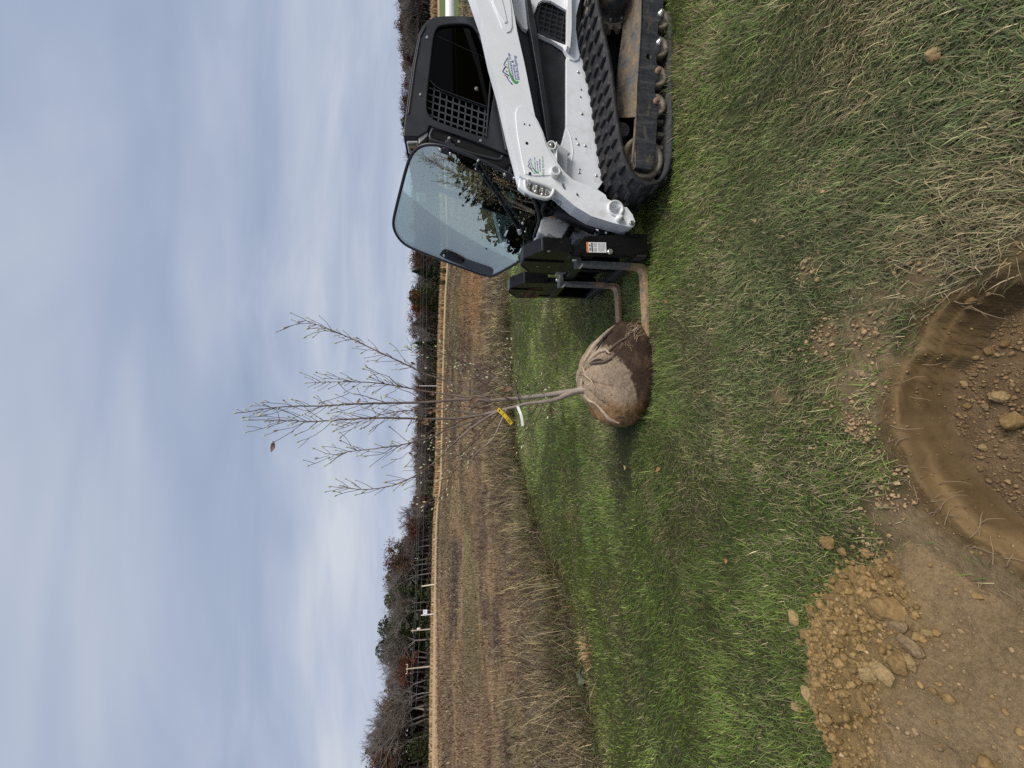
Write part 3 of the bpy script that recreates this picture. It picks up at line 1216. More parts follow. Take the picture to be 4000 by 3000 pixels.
# bigger clods, each a thing of its own
clod_mats = []
for nme, c in (("ochre_clod", (0.30, 0.195, 0.085)), ("pale_clod", (0.41, 0.29, 0.14)), ("grey_clod", (0.29, 0.205, 0.115))):
    clod_mats.append(simple(nme, c, 0.95, spec=0.1, var=0.3, scale=3, bump=1.0))
clod_meshes = []
for k in range(9):
    v = lump_verts(ICO3[0], rng, 0.45, 14)
    v = v * (1 + 0.34 * (fbm(v[:, 0] * 5 + 50 + v[:, 2] * 3, v[:, 1] * 5 + v[:, 2] * 4 + 50, k, 4) - 0.5))[:, None]
    me = np_mesh("clod", v, np.full(len(ICO3[1]), 3, np.int32), ICO3[1].ravel(), smooth=False)
    me.materials.append(clod_mats[(0, 0, 1, 0, 2, 0, 0, 1, 0)[k]])
    clod_meshes.append(me)


def clod(src, size, k, label, group=None):
    # settle the stone on whatever lies under that reading
    h = 0.0
    for _ in range(6):
        p = on_z(src, h)
        h = float(ground_z(p.x, p.y) + max(float(pile_h(np.array([p.x]), np.array([p.y]))[0]), 0) + float(hole_drop(p.x, p.y)))
    o = bpy.data.objects.new("dirt_clod", clod_meshes[k % 9])
    COL.objects.link(o)
    o.location = (p.x, p.y, h + size * 0.35)
    o.scale = (size, size, size * 0.85)
    o.rotation_euler = (0, 0, k * 1.7 + src[0])
    tag(o, label, 'dirt clod', group)
    return o


def z7(x, y):
    return (3000 + x * .7236, 1800 + y * .7236)


clod(z7(335, 443), 0.030, 0, 'round brown clod lying alone in the grass between heap and hole', 'clods rolled into the grass')
clod(z7(410, 490), 0.019, 3, 'small brown clod in the grass close to a larger round one', 'clods rolled into the grass')
clod(z7(152, 850), 0.034, 2, 'pale tan clod in the grass just beyond the heap edge', 'clods rolled into the grass')
clod(z7(172, 1330), 0.024, 1 + 6, 'small pale clod in the grass past the far end of the heap', 'clods rolled into the grass')
clod(z7(175, 980), 0.018, 5, 'small half hidden clod in the grass against the heap', 'clods rolled into the grass')
clod((3648, 218), 0.026, 7, 'single tan stone lying in the lawn away from the heap', 'clods rolled into the grass')
clod(z7(655, 800), 0.055, 0, 'largest lumpy clod on top of the heap', 'clods on the heap')
clod(z7(540, 668), 0.042, 3, 'long brown clod on the slope of the heap below its edge', 'clods on the heap')
clod(z7(718, 890), 0.034, 4, 'grey brown clod touching the largest lump on the heap', 'clods on the heap')
clod(z7(640, 1150), 0.037, 2, 'flat flaky pale slab of clay on the heap', 'clods on the heap')
clod(z7(695, 1105), 0.032, 1 + 5, 'round ochre clod next to the flaky pale slab', 'clods on the heap')
clod(z7(560, 1165), 0.026, 7, 'pale clod in front of the flaky slab', 'clods on the heap')
clod(z7(795, 1015), 0.036, 4, 'smooth grey brown stone bedded in the flat of the heap', 'clods on the heap')
lst = [(680, 972, .018, 2), (820, 940, .017, 7), (748, 722, .020, 8), (748, 1078, .022, 7), (430, 680, .030, 5), (400, 690, .024, 0), (360, 740, .022, 3),
       (390, 742, .022, 6), (330, 735, .020, 5), (240, 815, .026, 3), (210, 935, .028, 0), (235, 980, .020, 6), (235, 1260, .040, 2),
       (520, 590, .022, 3), (600, 610, .022, 5), (680, 595, .022, 0), (470, 610, .020, 6), (640, 885, .020, 8), (695, 1045, .020, 0),
       (250, 1030, .022, 3), (230, 1180, .022, 5), (310, 1400, .024, 6), (370, 1530, .028, 3), (500, 1260, .022, 5), (560, 1230, .024, 8),
       (440, 1150, .020, 6), (530, 1330, .024, 3), (300, 780, .018, 8), (440, 600, .020, 0), (700, 700, .022, 3)]
for i, (x, y, s, k) in enumerate(lst):
    clod(z7(x, y), s, k, 'small brown clod among the loose lumps on the heap', 'loose lumps on the heap')
for x, y, s, k in [(1050, 690, .0, 0)]:
    pass


def z6(x, y):
    return (3100 + x * .5425, 900 + y * .5425)


clod(z6(1610, 1370), 0.034, 0, 'dark rounded clod in the middle of the hole floor', 'clods in the hole')
clod(z6(1515, 1200), 0.022, 7, 'pale yellow flat stone on the hole floor', 'clods in the hole')
for x, y, s in [(1235, 1110, .013), (1410, 870, .015), (1330, 915, .011), (1530, 815, .014), (1500, 510, .014), (1480, 555, .011), (1390, 1265, .014), (1260, 1265, .012), (1300, 1040, .012), (1370, 1565, .013)]:
    clod(z6(x, y), s, int(x) % 9, 'small brown clod lying on the floor of the hole', 'small clods in the hole')

# roots and dead grass hanging over the rim of the hole
rb = MB()
rr = random.Random(5)
for i in range(48):
    a = rr.uniform(0.15, 3.0) if i % 3 else rr.uniform(2.2, 3.6)
    q = HR + rr.uniform(-0.02, 0.06)
    x, y = HC[0] + q * math.cos(a), HC[1] + q * math.sin(a)
    z = float(ground_z(x, y) + hole_drop(x, y))
    p = Vector((x, y, z + 0.005))
    pts = [p]
    d = Vector((-math.cos(a) + rr.uniform(-.6, .6), -math.sin(a) + rr.uniform(-.6, .6), rr.uniform(-.3, .5))).normalized()
    L = rr.uniform(0.03, 0.10)
    for k in range(4):
        p = p + d * (L / 4)
        d = (d + Vector((rr.uniform(-.5, .5), rr.uniform(-.5, .5), -0.25))).normalized()
        pts.append(p)
    rb.tube(pts, [0.0016, 0.0014, 0.0012, 0.001, 0.0006], 4)
tag(rb.build("cut_roots", simple("root_fibre", (0.26, 0.185, 0.105), 0.9)), kind='stuff')

# ------------------------------------------------------------------ the field beyond the lawn
def field_blades():
    n = 230000
    r = np.exp(rng.uniform(math.log(3.6), math.log(100), n))
    az = rng.uniform(-0.92, 0.92, n)
    x, y = r * np.sin(az), r * np.cos(az)
    lr = lawn_r(az)
    e = r - lr + 1.2 * (fbm(x * 1.1, y * 1.1, 12) - 0.5)
    k = (e > -0.25) & ((e > 0.4) | (rng.random(n) < 0.6))
    k &= ~((az > 0.66) & (r > 38))
    x, y, r, az, e = (q[k] for q in (x, y, r, az, e))
    n = len(x)
    c = field_colour(x, y)
    u = rng.random(n)
    edge = np.exp(-np.clip(e, 0, None) / 2.2)
    tan = np.array((0.42, 0.335, 0.205))
    grey = np.array((0.30, 0.255, 0.20))
    grn = np.array((0.10, 0.135, 0.04))
    m = (u < 0.10 + 0.42 * edge)
    c[m] = tan * rng.uniform(0.5, 1.15, (m.sum(), 1))
    m = (u > 0.90 - 0.12 * edge)
    c[m] = grey * rng.uniform(0.6, 1.15, (m.sum(), 1))
    g = (rng.random(n) < 0.34 * np.exp(-np.clip(e, 0, None) / 0.7)) | (rng.random(n) < 0.03)
    c[g] = grn * rng.uniform(0.7, 1.3, (g.sum(), 1))
    c *= rng.uniform(0.35, 1.35, (n, 1))
    tuft = fbm(x * 1.6, y * 1.6, 103)
    L = (0.10 + 0.16 * edge + 0.10 * sstep(15, 60, r)) * rng.lognormal(0, 0.4, n) * (0.5 + 1.0 * tuft)
    W = np.maximum(0.004, 0.0011 * r) * rng.uniform(0.6, 1.4, n)
    lean = np.clip(rng.normal(0.5 + 0.55 * edge, 0.35, n), 0.0, 1.5)
    z = ground_z(x, y) - 0.01
    return blades("field_stubble", np.stack([x, y, z], 1), L, W, rng.uniform(0, 6.28, n), lean, rng.uniform(0, 0.7, n), c)


tag(link("field_stubble", field_blades(), M['straw']), kind='stuff')


def edge_stems():
    """long dead stems, half fallen, along the edge of the lawn"""
    n = 80000
    az = np.where(rng.random(n) < .62, rng.uniform(-0.95, -0.1, n), rng.uniform(-0.5, 0.92, n))
    lr = lawn_r(az)
    r = lr + np.abs(rng.normal(0, 2.6, n)) * rng.uniform(.2, 1.4, n) - 0.15
    x, y = r * np.sin(az), r * np.cos(az)
    e = r - lr + 1.2 * (fbm(x * 1.1, y * 1.1, 12) - 0.5)
    cl2 = fbm(x * 1.3 + 5, y * 1.3, 107)
    k = (e > -0.2) & (rng.random(n) < 0.25 + 1.2 * cl2 * cl2)
    x, y, r, e, cl2 = (q[k] for q in (x, y, r, e, cl2))
    n = len(x)
    pal = np.array([(0.37, 0.285, 0.15), (0.21, 0.15, 0.085), (0.46, 0.36, 0.185), (0.10, 0.070, 0.045), (0.29, 0.235, 0.155), (0.060, 0.040, 0.027)])
    c = pal[np.minimum((rng.random(n) ** 1.0 * 6).astype(int), 5)] * rng.uniform(.5, 1.2, (n, 1)) * (0.55 + 0.9 * fbm(x * 2.2, y * 2.2, 119))[:, None]
    g = rng.random(n) < 0.30 * np.exp(-np.clip(e, 0, None) / 0.5)
    c[g] = np.array((0.10, 0.14, 0.04)) * rng.uniform(.7, 1.3, (g.sum(), 1))
    L = rng.lognormal(math.log(0.29), 0.50, n) * (0.5 + 1.0 * cl2)
    lean = np.clip(rng.normal(1.0, 0.42, n), 0.05, 1.52)
    z = ground_z(x, y) + rng.uniform(-.01, .06, n)
    W = np.maximum(0.0055, 0.00095 * r) * rng.uniform(.6, 1.5, n)
    return blades("dead_stems", np.stack([x, y, z], 1), L, W, 6.28 * fbm(x * .8, y * .8, 109) * 2 + rng.normal(0, 1.7, n), lean, rng.uniform(0, .6, n), c)


tag(link("dead_stems", edge_stems(), M['straw']), kind='stuff')


def corn_blades():
    n = 26000
    az = rng.uniform(-0.95, 0.95, n)
    r = rng.uniform(RFAR - 9, RFAR, n)
    x, y = r * np.sin(az), r * np.cos(az)
    h = np.where(az > -0.28, 1.9, 0.9) * rng.uniform(0.75, 1.15, n)
    z = ground_z(x, y) - 0.15
    c = np.array((0.50, 0.36, 0.20)) * rng.uniform(0.75, 1.2, (n, 1)) * (1 + rng.normal(0, 0.05, (n, 3)))
    g = (rng.random(n) < 0.06)
    c[g] = np.array((0.2, 0.16, 0.07))
    return blades("dry_corn", np.stack([x, y, z], 1), h, np.full(n, 0.30), rng.uniform(0, 6.28, n), rng.uniform(0.02, 0.3, n), rng.uniform(0, 1.0, n), c)


tag(link("dry_corn", corn_blades(), M['straw']), kind='stuff')

# tall dry weeds standing up out of the field edge
stalk_mats = [simple("dark_dry_stalk", (0.085, 0.055, 0.035), 0.85), simple("pale_dry_stalk", (0.42, 0.34, 0.22), 0.8)]


def weed_stalk(src_root, height, leanx, pale, label, group='dry weed stalks at the field edge'):
    h = 0.0
    for _ in range(8):
        p = on_z(src_root, h)
        h = float(ground_z(p.x, p.y))
    r_ = random.Random(int(src_root[0] * 7 + src_root[1]))
    mb = MB()
    pts = []
    for k in range(7):
        q = k / 6
        pts.append(Vector((p.x + leanx * height * q ** 1.6, p.y + 0.1 * height * q * r_.uniform(-1, 1), h + height * (q - 0.12 * abs(leanx) * q * q))))
    mb.tube(pts, [0.006 - 0.0007 * k for k in range(7)], 5)
    for k in range(2, 7):
        for s in (1, -1):
            if r_.random() < 0.7:
                d = Vector((s * r_.uniform(.3, .9), r_.uniform(-.5, .5), r_.uniform(.4, 1))).normalized()
                L = height * r_.uniform(0.05, 0.16)
                mb.tube([pts[k], pts[k] + d * L * .6, pts[k] + d * L + Vector((0, 0, .2 * L))], [0.003, 0.002, 0.003], 4)
    o = mb.build("weed_stalk", stalk_mats[pale])
    tag(o, label, 'weed', group)


def r4(x, y):
    return (1350 + x * .3617, 1800 + y * .3617)


def r5(x, y):
    return (1350 + x * .3617, 2400 + y * .3617)


for q, h, l, pale in [(r4(1880, 380), .75, -.12, 0), (r4(1900, 850), .85, -.05, 0), (r4(1750, 560), .55, .35, 0), (r4(2070, 1240), .95, -.05, 0),
                      (r4(1980, 1270), .6, -.2, 0), (r4(1760, 1500), .75, -.35, 0), (r4(1760, 210), .55, 0, 0), (r4(2020, 1040), .7, -.15, 0),
                      (r5(1740, 500), .70, -.55, 0), (r5(1480, 80), .45, -.2, 0), (r5(1990, 240), .75, -.25, 0), (r5(1690, 1390), .5, -.05, 0),
                      (r5(1380, 1130), .45, -.3, 0), (r5(1900, 1100), .5, .3, 0)]:
    weed_stalk(q, h, l, pale, 'dark dry weed stalk standing in the stubble')
for q, h, l, pale in [(r5(1900, 270), .65, -.3, 1), (r5(2200, 1310), .62, -.08, 1), (r4(2110, 780), .40, .3, 1), (r5(1210, 970), .4, .25, 1), (r5(1810, 900), .4, -.4, 1)]:
    weed_stalk(q, h, l, pale, 'pale straw coloured weed stalk standing in the stubble', 'pale weed stalks at the field edge')


def tussock(name, src, n, hgt, spread, c, label, cat):
    h = 0.0
    for _ in range(8):
        p = on_z(src, h)
        h = float(ground_z(p.x, p.y))
    a = rng.uniform(0, 6.28, n)
    rr_ = spread * np.sqrt(rng.random(n))
    P = np.stack([p.x + rr_ * np.cos(a), p.y + rr_ * np.sin(a), np.full(n, h - 0.01)], 1)
    cc = np.array(c) * rng.uniform(0.6, 1.2, (n, 1))
    tag(link(name, blades(name, P, hgt * rng.uniform(0.5, 1.1, n), np.full(n, 0.010), a + rng.normal(0, .5, n), rng.uniform(0.1, 0.9, n), rng.uniform(0.3, 1.6, n), cc), M['straw']), label, cat)


tussock("dry_grass_clump", (1600 + 850 * .42194, 1150 + 220 * .42194), 110, 0.62, 0.30, (0.62, 0.46, 0.22), 'clump of curling pale yellow dry leaves at the lawn edge near the forks', 'grass clump')
tussock("dry_grass_clump", r4(2000, 720), 130, 0.55, 0.22, (0.42, 0.34, 0.20), 'tall clump of straw coloured grass at the corner of the lawn', 'grass clump')
tussock("dry_grass_clump", (2300, 2545), 90, 0.16, 0.16, (0.52, 0.35, 0.17), 'low orange tan tuft of dead grass at the edge of the mown lawn', 'grass clump')


def thistle(src):
    h = 0.0
    p = on_z(src, h)
    mb = MB()
    r_ = random.Random(8)
    for k in range(15):
        a = r_.uniform(0, 6.28)
        L = r_.uniform(0.08, 0.18)
        d = Vector((math.cos(a), math.sin(a), 0))
        s = Vector((-d.y, d.x, 0))
        pts = []
        for i in range(7):
            q = i / 6
            c_ = p + d * L * q + Vector((0, 0, h + 0.02 + 0.10 * math.sin(q * 2.6) * L / 0.2))
            w = 0.022 * math.sin(min(1, q + .12) * 2.9) * (1.35 if i % 2 else 0.6) + 0.002
            pts.append((c_ + s * w, c_ - s * w))
        for i in range(6):
            mb.add([pts[i][0], pts[i][1], pts[i + 1][1], pts[i + 1][0]], [(0, 1, 2, 3)])
    o = mb.build("thistle", simple("thistle_leaf", (0.095, 0.115, 0.065), 0.85, var=0.4, scale=25))
    tag(o, 'low grey green thistle rosette with spiny leaves at the edge of the lawn', 'thistle')


thistle((2295, 2655))

# fallen leaves
leaf_mats = [simple("fallen_leaf_brown", (0.25, 0.115, 0.045), 0.8, var=.4, scale=40), simple("fallen_leaf_tan", (0.36, 0.235, 0.13), 0.8, var=.4, scale=40)]


def leaf_mesh(mb, c, d, n, L, W, curl):
    d = d.normalized()
    s = d.cross(n).normalized()
    n = s.cross(d)
    rows = []
    for i in range(7):
        q = i / 6
        w = W * math.sin(math.pi * min(1, q * 0.96 + 0.03)) ** 0.8 * 0.5
        c_ = c + d * (L * (q - .5)) + n * (curl * L * (q - .5) ** 2)
        rows.append((c_ - s * w + n * w * 0.5, c_ + n * 0.0, c_ + s * w + n * w * 0.5))
    vs = [v for r_ in rows for v in r_]
    fs = []
    for i in range(6):
        b = i * 3
        fs += [(b, b + 1, b + 4, b + 3), (b + 1, b + 2, b + 5, b + 4)]
    mb.add(vs, fs, True)


for i, (q, L, mt, lab) in enumerate([
        ((2300 + 395 * .3617, 1700 + 352 * .3617), .075, 1, 'curled tan leaf on the dark strip of grass left of the root ball'),
        ((2300 + 757 * .3617, 1700 + 355 * .3617), .085, 0, 'rust brown leaf in the grass nearer than the dark strip'),
        ((2300 + 215 * .3617, 1700 + 575 * .3617), .075, 1, 'pale pinkish leaf in the grass beyond the dark strip'),
        ((2300 + 1485 * .3617, 1700 + 1345 * .3617), .055, 0, 'brown leaf in the grass between the hole and the field'),
        ((2600 + 975 * .3617, 400 + 1275 * .3617), .060, 1, 'tan pointed leaf in the grass in front of the forks'),
        ((2600 + 1690 * .3617, 400 + 970 * .3617), .045, 1, 'small tan leaf in the grass near the camera below the track'),
        ((2150 + 1260 * .3617, 1150 + 85 * .3617), .070, 0, 'orange brown leaf in the grass beside the near fork'),
        ((1600 + 1398 * .42194, 1150 + 1243 * .42194), .085, 0, 'rust leaf on the lawn behind the root ball')]):
    h = 0.0
    for _ in range(5):
        p = on_z(q, h)
        h = float(ground_z(p.x, p.y)) + 0.045
    mb = MB()
    r_ = random.Random(i)
    leaf_mesh(mb, p, Vector((r_.uniform(-1, 1), r_.uniform(-.7, .7), r_.uniform(-.3, .3))), Vector((r_.uniform(-.6, .6), -0.4, 0.8)), L * .72, L * r_.uniform(.25, .36), r_.uniform(1.2, 2.6))
    tag(mb.build("fallen_leaf", leaf_mats[mt]), lab, 'leaf', 'fallen leaves on the lawn')

# ------------------------------------------------------------------ woods along the far edge of the field
trng = np.random.default_rng(23)


class QB:
    """fast collector for tree meshes: tapered twigs (three sided) and leaf quads"""

    def __init__(self):
        self.v, self.f4, self.c = [], [], []
        self.n = 0

    def twig(self, a, b, ra, rb, col, k=3):
        a = np.asarray(a, float); b = np.asarray(b, float)
        d = b - a
        L = np.linalg.norm(d) + 1e-9
        d = d / L
        u = np.cross(d, (0, 0, 1.0) if abs(d[2]) < .95 else (1.0, 0, 0)); u /= np.linalg.norm(u)
        w = np.cross(d, u)
        an = np.arange(k) * 2 * np.pi / k
        ring = np.cos(an)[:, None] * u + np.sin(an)[:, None] * w
        self.v.append(np.concatenate([a + ring * ra, b + ring * rb]))
        self.c.append(np.repeat(np.array(col, float)[None], 2 * k, 0))
        for i in range(k):
            j = (i + 1) % k
            self.f4.append((self.n + i, self.n + j, self.n + k + j, self.n + k + i))
        self.n += 2 * k

    def leaves(self, P, size, col, flat=0.0):
        n = len(P)
        u = trng.normal(size=(n, 3)); u /= np.linalg.norm(u, axis=1)[:, None]
        w = trng.normal(size=(n, 3))
        if flat:
            w[:, 2] *= 1 - flat
            u[:, 2] *= 1 - flat
        w -= u * (u * w).sum(1)[:, None]; w /= np.linalg.norm(w, axis=1)[:, None] + 1e-9
        s = (np.asarray(size) * trng.uniform(.6, 1.3, n))[:, None]
        q = np.stack([P + u * s, P + w * s * .6, P - u * s, P - w * s * .6], 1)
        self.v.append(q.reshape(-1, 3))
        self.c.append(np.repeat(col, 4, 0))
        b = self.n + np.arange(n)[:, None] * 4 + np.arange(4)
        self.f4 += [tuple(r) for r in b]
        self.n += 4 * n

    def mesh(self, name):
        V = np.concatenate(self.v); C = np.concatenate(self.c)
        F = np.array(self.f4, np.int32)
        return np_mesh(name, V, np.full(len(F), 4, np.int32), F.ravel(), C)


def bare_parts(seed, spread=0.30, col=(0.105, 0.092, 0.080), dense=1.0, leaf=None, nleaf=0):
    """unit high leafless tree: returns (trunk mesh, crown mesh)"""
    r = np.random.default_rng(seed)
    tr, cr = QB(), QB()
    tips = []

    def grow(p, d, L, rad, lev):
        n = 3 if lev < 2 else 2
        for i in range(n):
            q = p + d * L / n
            col_ = np.array(col) * r.uniform(0.8, 1.25)
            (tr if lev < 1 else cr).twig(p, q, rad * (1 - .25 * i / n), rad * (1 - .25 * (i + 1) / n), col_, 4 if lev < 1 else 3)
            p = q
            d = d + r.normal(0, 0.10, 3) + np.array((0, 0, 0.04))
            d /= np.linalg.norm(d)
            if lev >= 1 and lev < 4:
                for _ in range(int(dense + r.random())):
                    dd = d + r.normal(0, 0.55, 3)
                    dd /= np.linalg.norm(dd)
                    grow(p, dd, L * r.uniform(.4, .65), max(rad * .5, .0016), lev + 1)
        if lev < 5:
            for _ in range(3 if lev < 2 else 2):
                ang = r.uniform(0, 6.28)
                dd = d + spread * 1.9 * np.array((math.cos(ang), math.sin(ang), r.uniform(-.15, .35)))
                dd /= np.linalg.norm(dd)
                grow(p, dd, L * r.uniform(.55, .80), max(rad * .62, .0016), lev + 1)
        else:
            tips.append(p)
    grow(np.zeros(3), np.array((r.normal(0, .04), r.normal(0, .04), 1.0)), 0.36, 0.017, 0)
    V = np.concatenate(cr.v)
    top = V[:, 2].max()
    for b in (tr, cr):
        b.v = [v / top for v in b.v]
    if leaf is not None:
        T = np.array(tips) / top
        P = T[r.integers(0, len(T), nleaf)] + r.normal(0, .035, (nleaf, 3))
        C = np.array(leaf) * r.uniform(.55, 1.4, (nleaf, 1)) * (1 + r.normal(0, .06, (nleaf, 3)))
        cr.leaves(P, np.full(nleaf, .016), C)
    return tr.mesh("trunk"), cr.mesh("crown")


def conifer_parts(seed, col=(0.030, 0.048, 0.022), width=0.22, bushy=False, n=3600, size=.020):
    r = np.random.default_rng(seed)
    tr, cr = QB(), QB()
    tr.twig((0, 0, 0), (0, 0, .55), .018, .010, (.07, .055, .045), 5)
    tr.twig((0, 0, .55), (0, 0, .98), .010, .002, (.07, .055, .045), 5)
    z = r.beta(1.15, 1.35, n) * .90 + .08
    tier = 0.5 + 0.5 * np.cos(z * 62 + r.uniform(0, 6, n) * .25)
    prof = np.where(z < .2, .55 + z * 2.2, (1.02 - z) / .82) if not bushy else np.sqrt(np.clip(1 - ((z - .5) / .52) ** 2, 0.02, 1))
    a = r.uniform(0, 6.28, n)
    lob = 1 + .25 * np.cos(a * 5 + z * 30)
    rad = width * prof * (0.35 + 0.65 * np.sqrt(r.random(n))) * (0.7 + .3 * tier) * lob
    P = np.stack([rad * np.cos(a), rad * np.sin(a), z - rad * .18], 1)
    C = np.array(col) * r.uniform(.55, 1.5, (n, 1)) * (1 + r.normal(0, .08, (n, 3)))
    cr.leaves(P, np.full(n, size), C)
    if n > 9000:      # the solid heart of a dense crown
        q = r.integers(0, n, 9000)
        P2_ = P[q] * np.array((.90, .90, .97)) + np.array((0, 0, .015))
        cr.leaves(P2_, np.full(9000, .022), C[q] * .9)
    return tr.mesh("trunk"), cr.mesh("crown")


M['wood'] = attr_mat("bark_and_leaf", 0.9, 0.0, 0.1)
KINDS = {}
KINDS['bare'] = [bare_parts(s, sp, c, 1.45) for s, sp, c in ((1, .30, (.190, .168, .152)), (2, .36, (.160, .140, .126)), (3, .26, (.215, .192, .175)), (4, .33, (.165, .140, .122)))]
KINDS['pale'] = [bare_parts(s, sp, c, .9) for s, sp, c in ((11, .18, (.25, .23, .205)), (12, .22, (.22, .20, .18)))]
KINDS['rust'] = [bare_parts(s, .34, (.09, .07, .06), .8, c, 2600) for s, c in ((21, (.125, .060, .034)), (22, (.105, .060, .042)))]
KINDS['orange'] = [bare_parts(25, .34, (.09, .07, .06), .8, (.185, .080, .028), 3600)]
KINDS['red'] = [bare_parts(27, .34, (.09, .07, .06), .8, (.135, .050, .028), 3000)]
KINDS['fir'] = [conifer_parts(31), conifer_parts(32, (.034, .052, .024), .27), conifer_parts(33, (.045, .060, .024), .30, True)]
KINDS['lone'] = [bare_parts(9, .42, (.085, .074, .066), 1.6)]
for ks in KINDS.values():
    for a_, b_ in ks:
        a_.materials.append(M['wood'])
        b_.materials.append(M['wood'])

PT = [(-400, 1440), (0, 1450), (57, 1410), (130, 1426), (220, 1473), (274, 1495), (383, 1484), (491, 1470), (600, 1508), (657, 1498), (730, 1489), (766, 1505),
      (856, 1516), (893, 1567), (930, 1600), (1037, 1606), (1200, 1614), (1329, 1618), (1512, 1623), (1657, 1614), (1802, 1604),
      (1900, 1620), (1948, 1606), (2016, 1611), (2300, 1600), (2566, 1576), (2729, 1568), (2851, 1561), (2973, 1551), (3000, 1550), (3400, 1550)]


def vtop(u):
    return float(np.interp(u, [a for a, _ in PT], [b for _, b in PT]))


def plant(kind, k, u, v_top, r, label, group=None, wide=1.0, name=None):
    az, te = az_te(v_top, 3000 - u)
    x, y = r * math.sin(az), r * math.cos(az)
    z = float(ground_z(x, y))
    h = 1.6 + te * r - z
    tr, cr = KINDS[kind][k % len(KINDS[kind])]
    cat = {'fir': 'evergreen tree'}.get(kind, 'tree')
    o = thing(name or {'fir': 'evergreen_tree', 'bare': 'bare_tree', 'pale': 'bare_tree', 'lone': 'bare_tree'}.get(kind, 'oak_tree'), label, cat, (x, y, z - 0.2), group)
    o.scale = (h * wide, h * wide, h)
    o.rotation_euler = (0, 0, (u * 1.37 + k) % 6.28)
    for nm, me in (('trunk', tr), ('crown', cr)):
        c = bpy.data.objects.new(nm, me)
        COL.objects.link(c)
        c.parent = o
    return o


# trees one can point at
plant('lone', 0, 968, 1538, 142, 'big lone bare tree with a round fan of branches rising above the others', wide=0.95)
plant('orange', 0, 1812, 1595, 141, 'orange brown oak standing highest to the right of the sapling', wide=1.15)
plant('red', 0, 392, 1556, 139, 'small bright rust red tree behind the utility pole with a crossarm', wide=1.3)
plant('rust', 0, 225, 1480, 142, 'dark red oak at the top of the slope between bare trees', wide=.55)
plant('red', 0, 1040, 1640, 139, 'low rust red bushy tree at the foot of the wood below the lone bare tree', wide=1.5)
plant('fir', 0, 1660, 1611, 140, 'dark pointed evergreen beside a pale forked trunk', wide=1.0)
plant('pale', 0, 1672, 1640, 138, 'pale forked bare tree in front of the dark evergreen')
plant('fir', 1, 1940, 1604, 142, 'dark evergreen nearest the door of the machine', wide=1.1)
plant('rust', 1, 1322, 1616, 141, 'rounded rust brown oak just left of the sapling', wide=1.2)
plant('pale', 1, 275, 1500, 137, 'tall pale slender trunk leaning at the foot of the left slope')
plant('fir', 2, 560, 1512, 141, 'large broad dark evergreen behind the white sign', wide=1.0)
plant('fir', 2, 70, 1585, 138, 'low broad evergreen at the left end of the wood', wide=1.5)
plant('fir', 1, 490, 1476, 146, 'tallest dark evergreen left of the pole with the transformer', wide=.8)
plant('orange', 0, 2010, 1680, 137, 'small orange bush at the edge of the corn beside the door', wide=1.3, name='oak_sapling')
u = -320.0
i = 0
kr = random.Random(77)
while u < 3330:
    vt = vtop(u) - 14 + kr.uniform(-8, 14)
    p = kr.random()
    right = u > 2350
    if 440 < u < 660:
        kind = 'fir' if p < .38 else 'bare'
    elif 60 < u < 200:
        kind = 'pale' if p < .3 else 'bare'
    elif u > 1150 and not right:
        kind = 'fir' if p < .07 else 'rust' if p < .21 else 'pale' if p < .27 else 'bare'
    else:
        kind = 'rust' if p < .10 else 'fir' if p < .13 else 'pale' if p < .24 else 'bare'
    r = kr.uniform(138, 150)
    lab = {'bare': 'grey leafless tree in the far wood', 'rust': 'brown leaved oak in the far wood', 'pale': 'pale slender bare trunk in the far wood', 'fir': 'dark evergreen in the far wood'}[kind]
    plant(kind, 2 if (kind == 'fir' and i % 4) else i, u, vt, r, lab, {'bare': 'leafless trees of the far wood', 'rust': 'brown oaks of the far wood', 'pale': 'pale trunks of the far wood', 'fir': 'evergreens of the far wood'}[kind],
          wide=kr.uniform(.8, 1.25) * (1.0 if kind != 'fir' else 1.1))
    i += 1
    u += kr.uniform(17, 31)


NEARK = {'fir': [conifer_parts(41, (.030, .026, .016), .30, True, 12000, .0110), conifer_parts(42, (.040, .030, .018), .27, True, 12000, .0110)],
         'rust': [conifer_parts(43, (.110, .070, .036), .26, True, 12000, .0110), conifer_parts(44, (.075, .055, .030), .28, False, 12000, .0110)]}
for ks in NEARK.values():
    for a_, b_ in ks:
        a_.materials.append(M['wood'])
        b_.materials.append(M['wood'])
# a stand of big trees beyond the left of the picture; the open door mirrors it
for i, (azd, r, h, kind, w) in enumerate([(-78.5, 40, 10.5, 'rust', 1.3), (-80.5, 37, 14.0, 'fir', 1.3), (-82.5, 35, 16.5, 'rust', 1.2), (-84.5, 34, 18, 'fir', 1.4), (-86.5, 32, 20.5, 'fir', 1.3), (-89, 31, 21, 'rust', 1.3),
                                          (-91.5, 31, 21.5, 'fir', 1.4), (-94.5, 32, 21, 'fir', 1.4), (-98, 33, 20, 'rust', 1.3), (-86, 37, 19, 'fir', 1.2), (-82.5, 40, 14.5, 'fir', 1.5), (-90, 35, 19, 'fir', 1.5), (-76.5, 46, 8, 'fir', 1.5)]):
    a_ = math.radians(azd + 0.3)
    x, y = r * math.sin(a_), r * math.cos(a_)
    tr, cr = NEARK[kind][i % 2]
    o = thing({'fir': 'evergreen_tree', 'bare': 'bare_tree'}.get(kind, 'oak_tree'), 'tall tree of the near wood mirrored in the open glass door', 'tree', (x, y, float(ground_z(x, y)) - .3), 'trees mirrored in the door')
    h *= 1.0
    o.scale = (h * w, h * w, h)
    o.rotation_euler = (0, 0, i * 1.3)
    for nm, me in (('trunk', tr), ('crown', cr)):
        c = bpy.data.objects.new(nm, me)
        COL.objects.link(c)
        c.parent = o


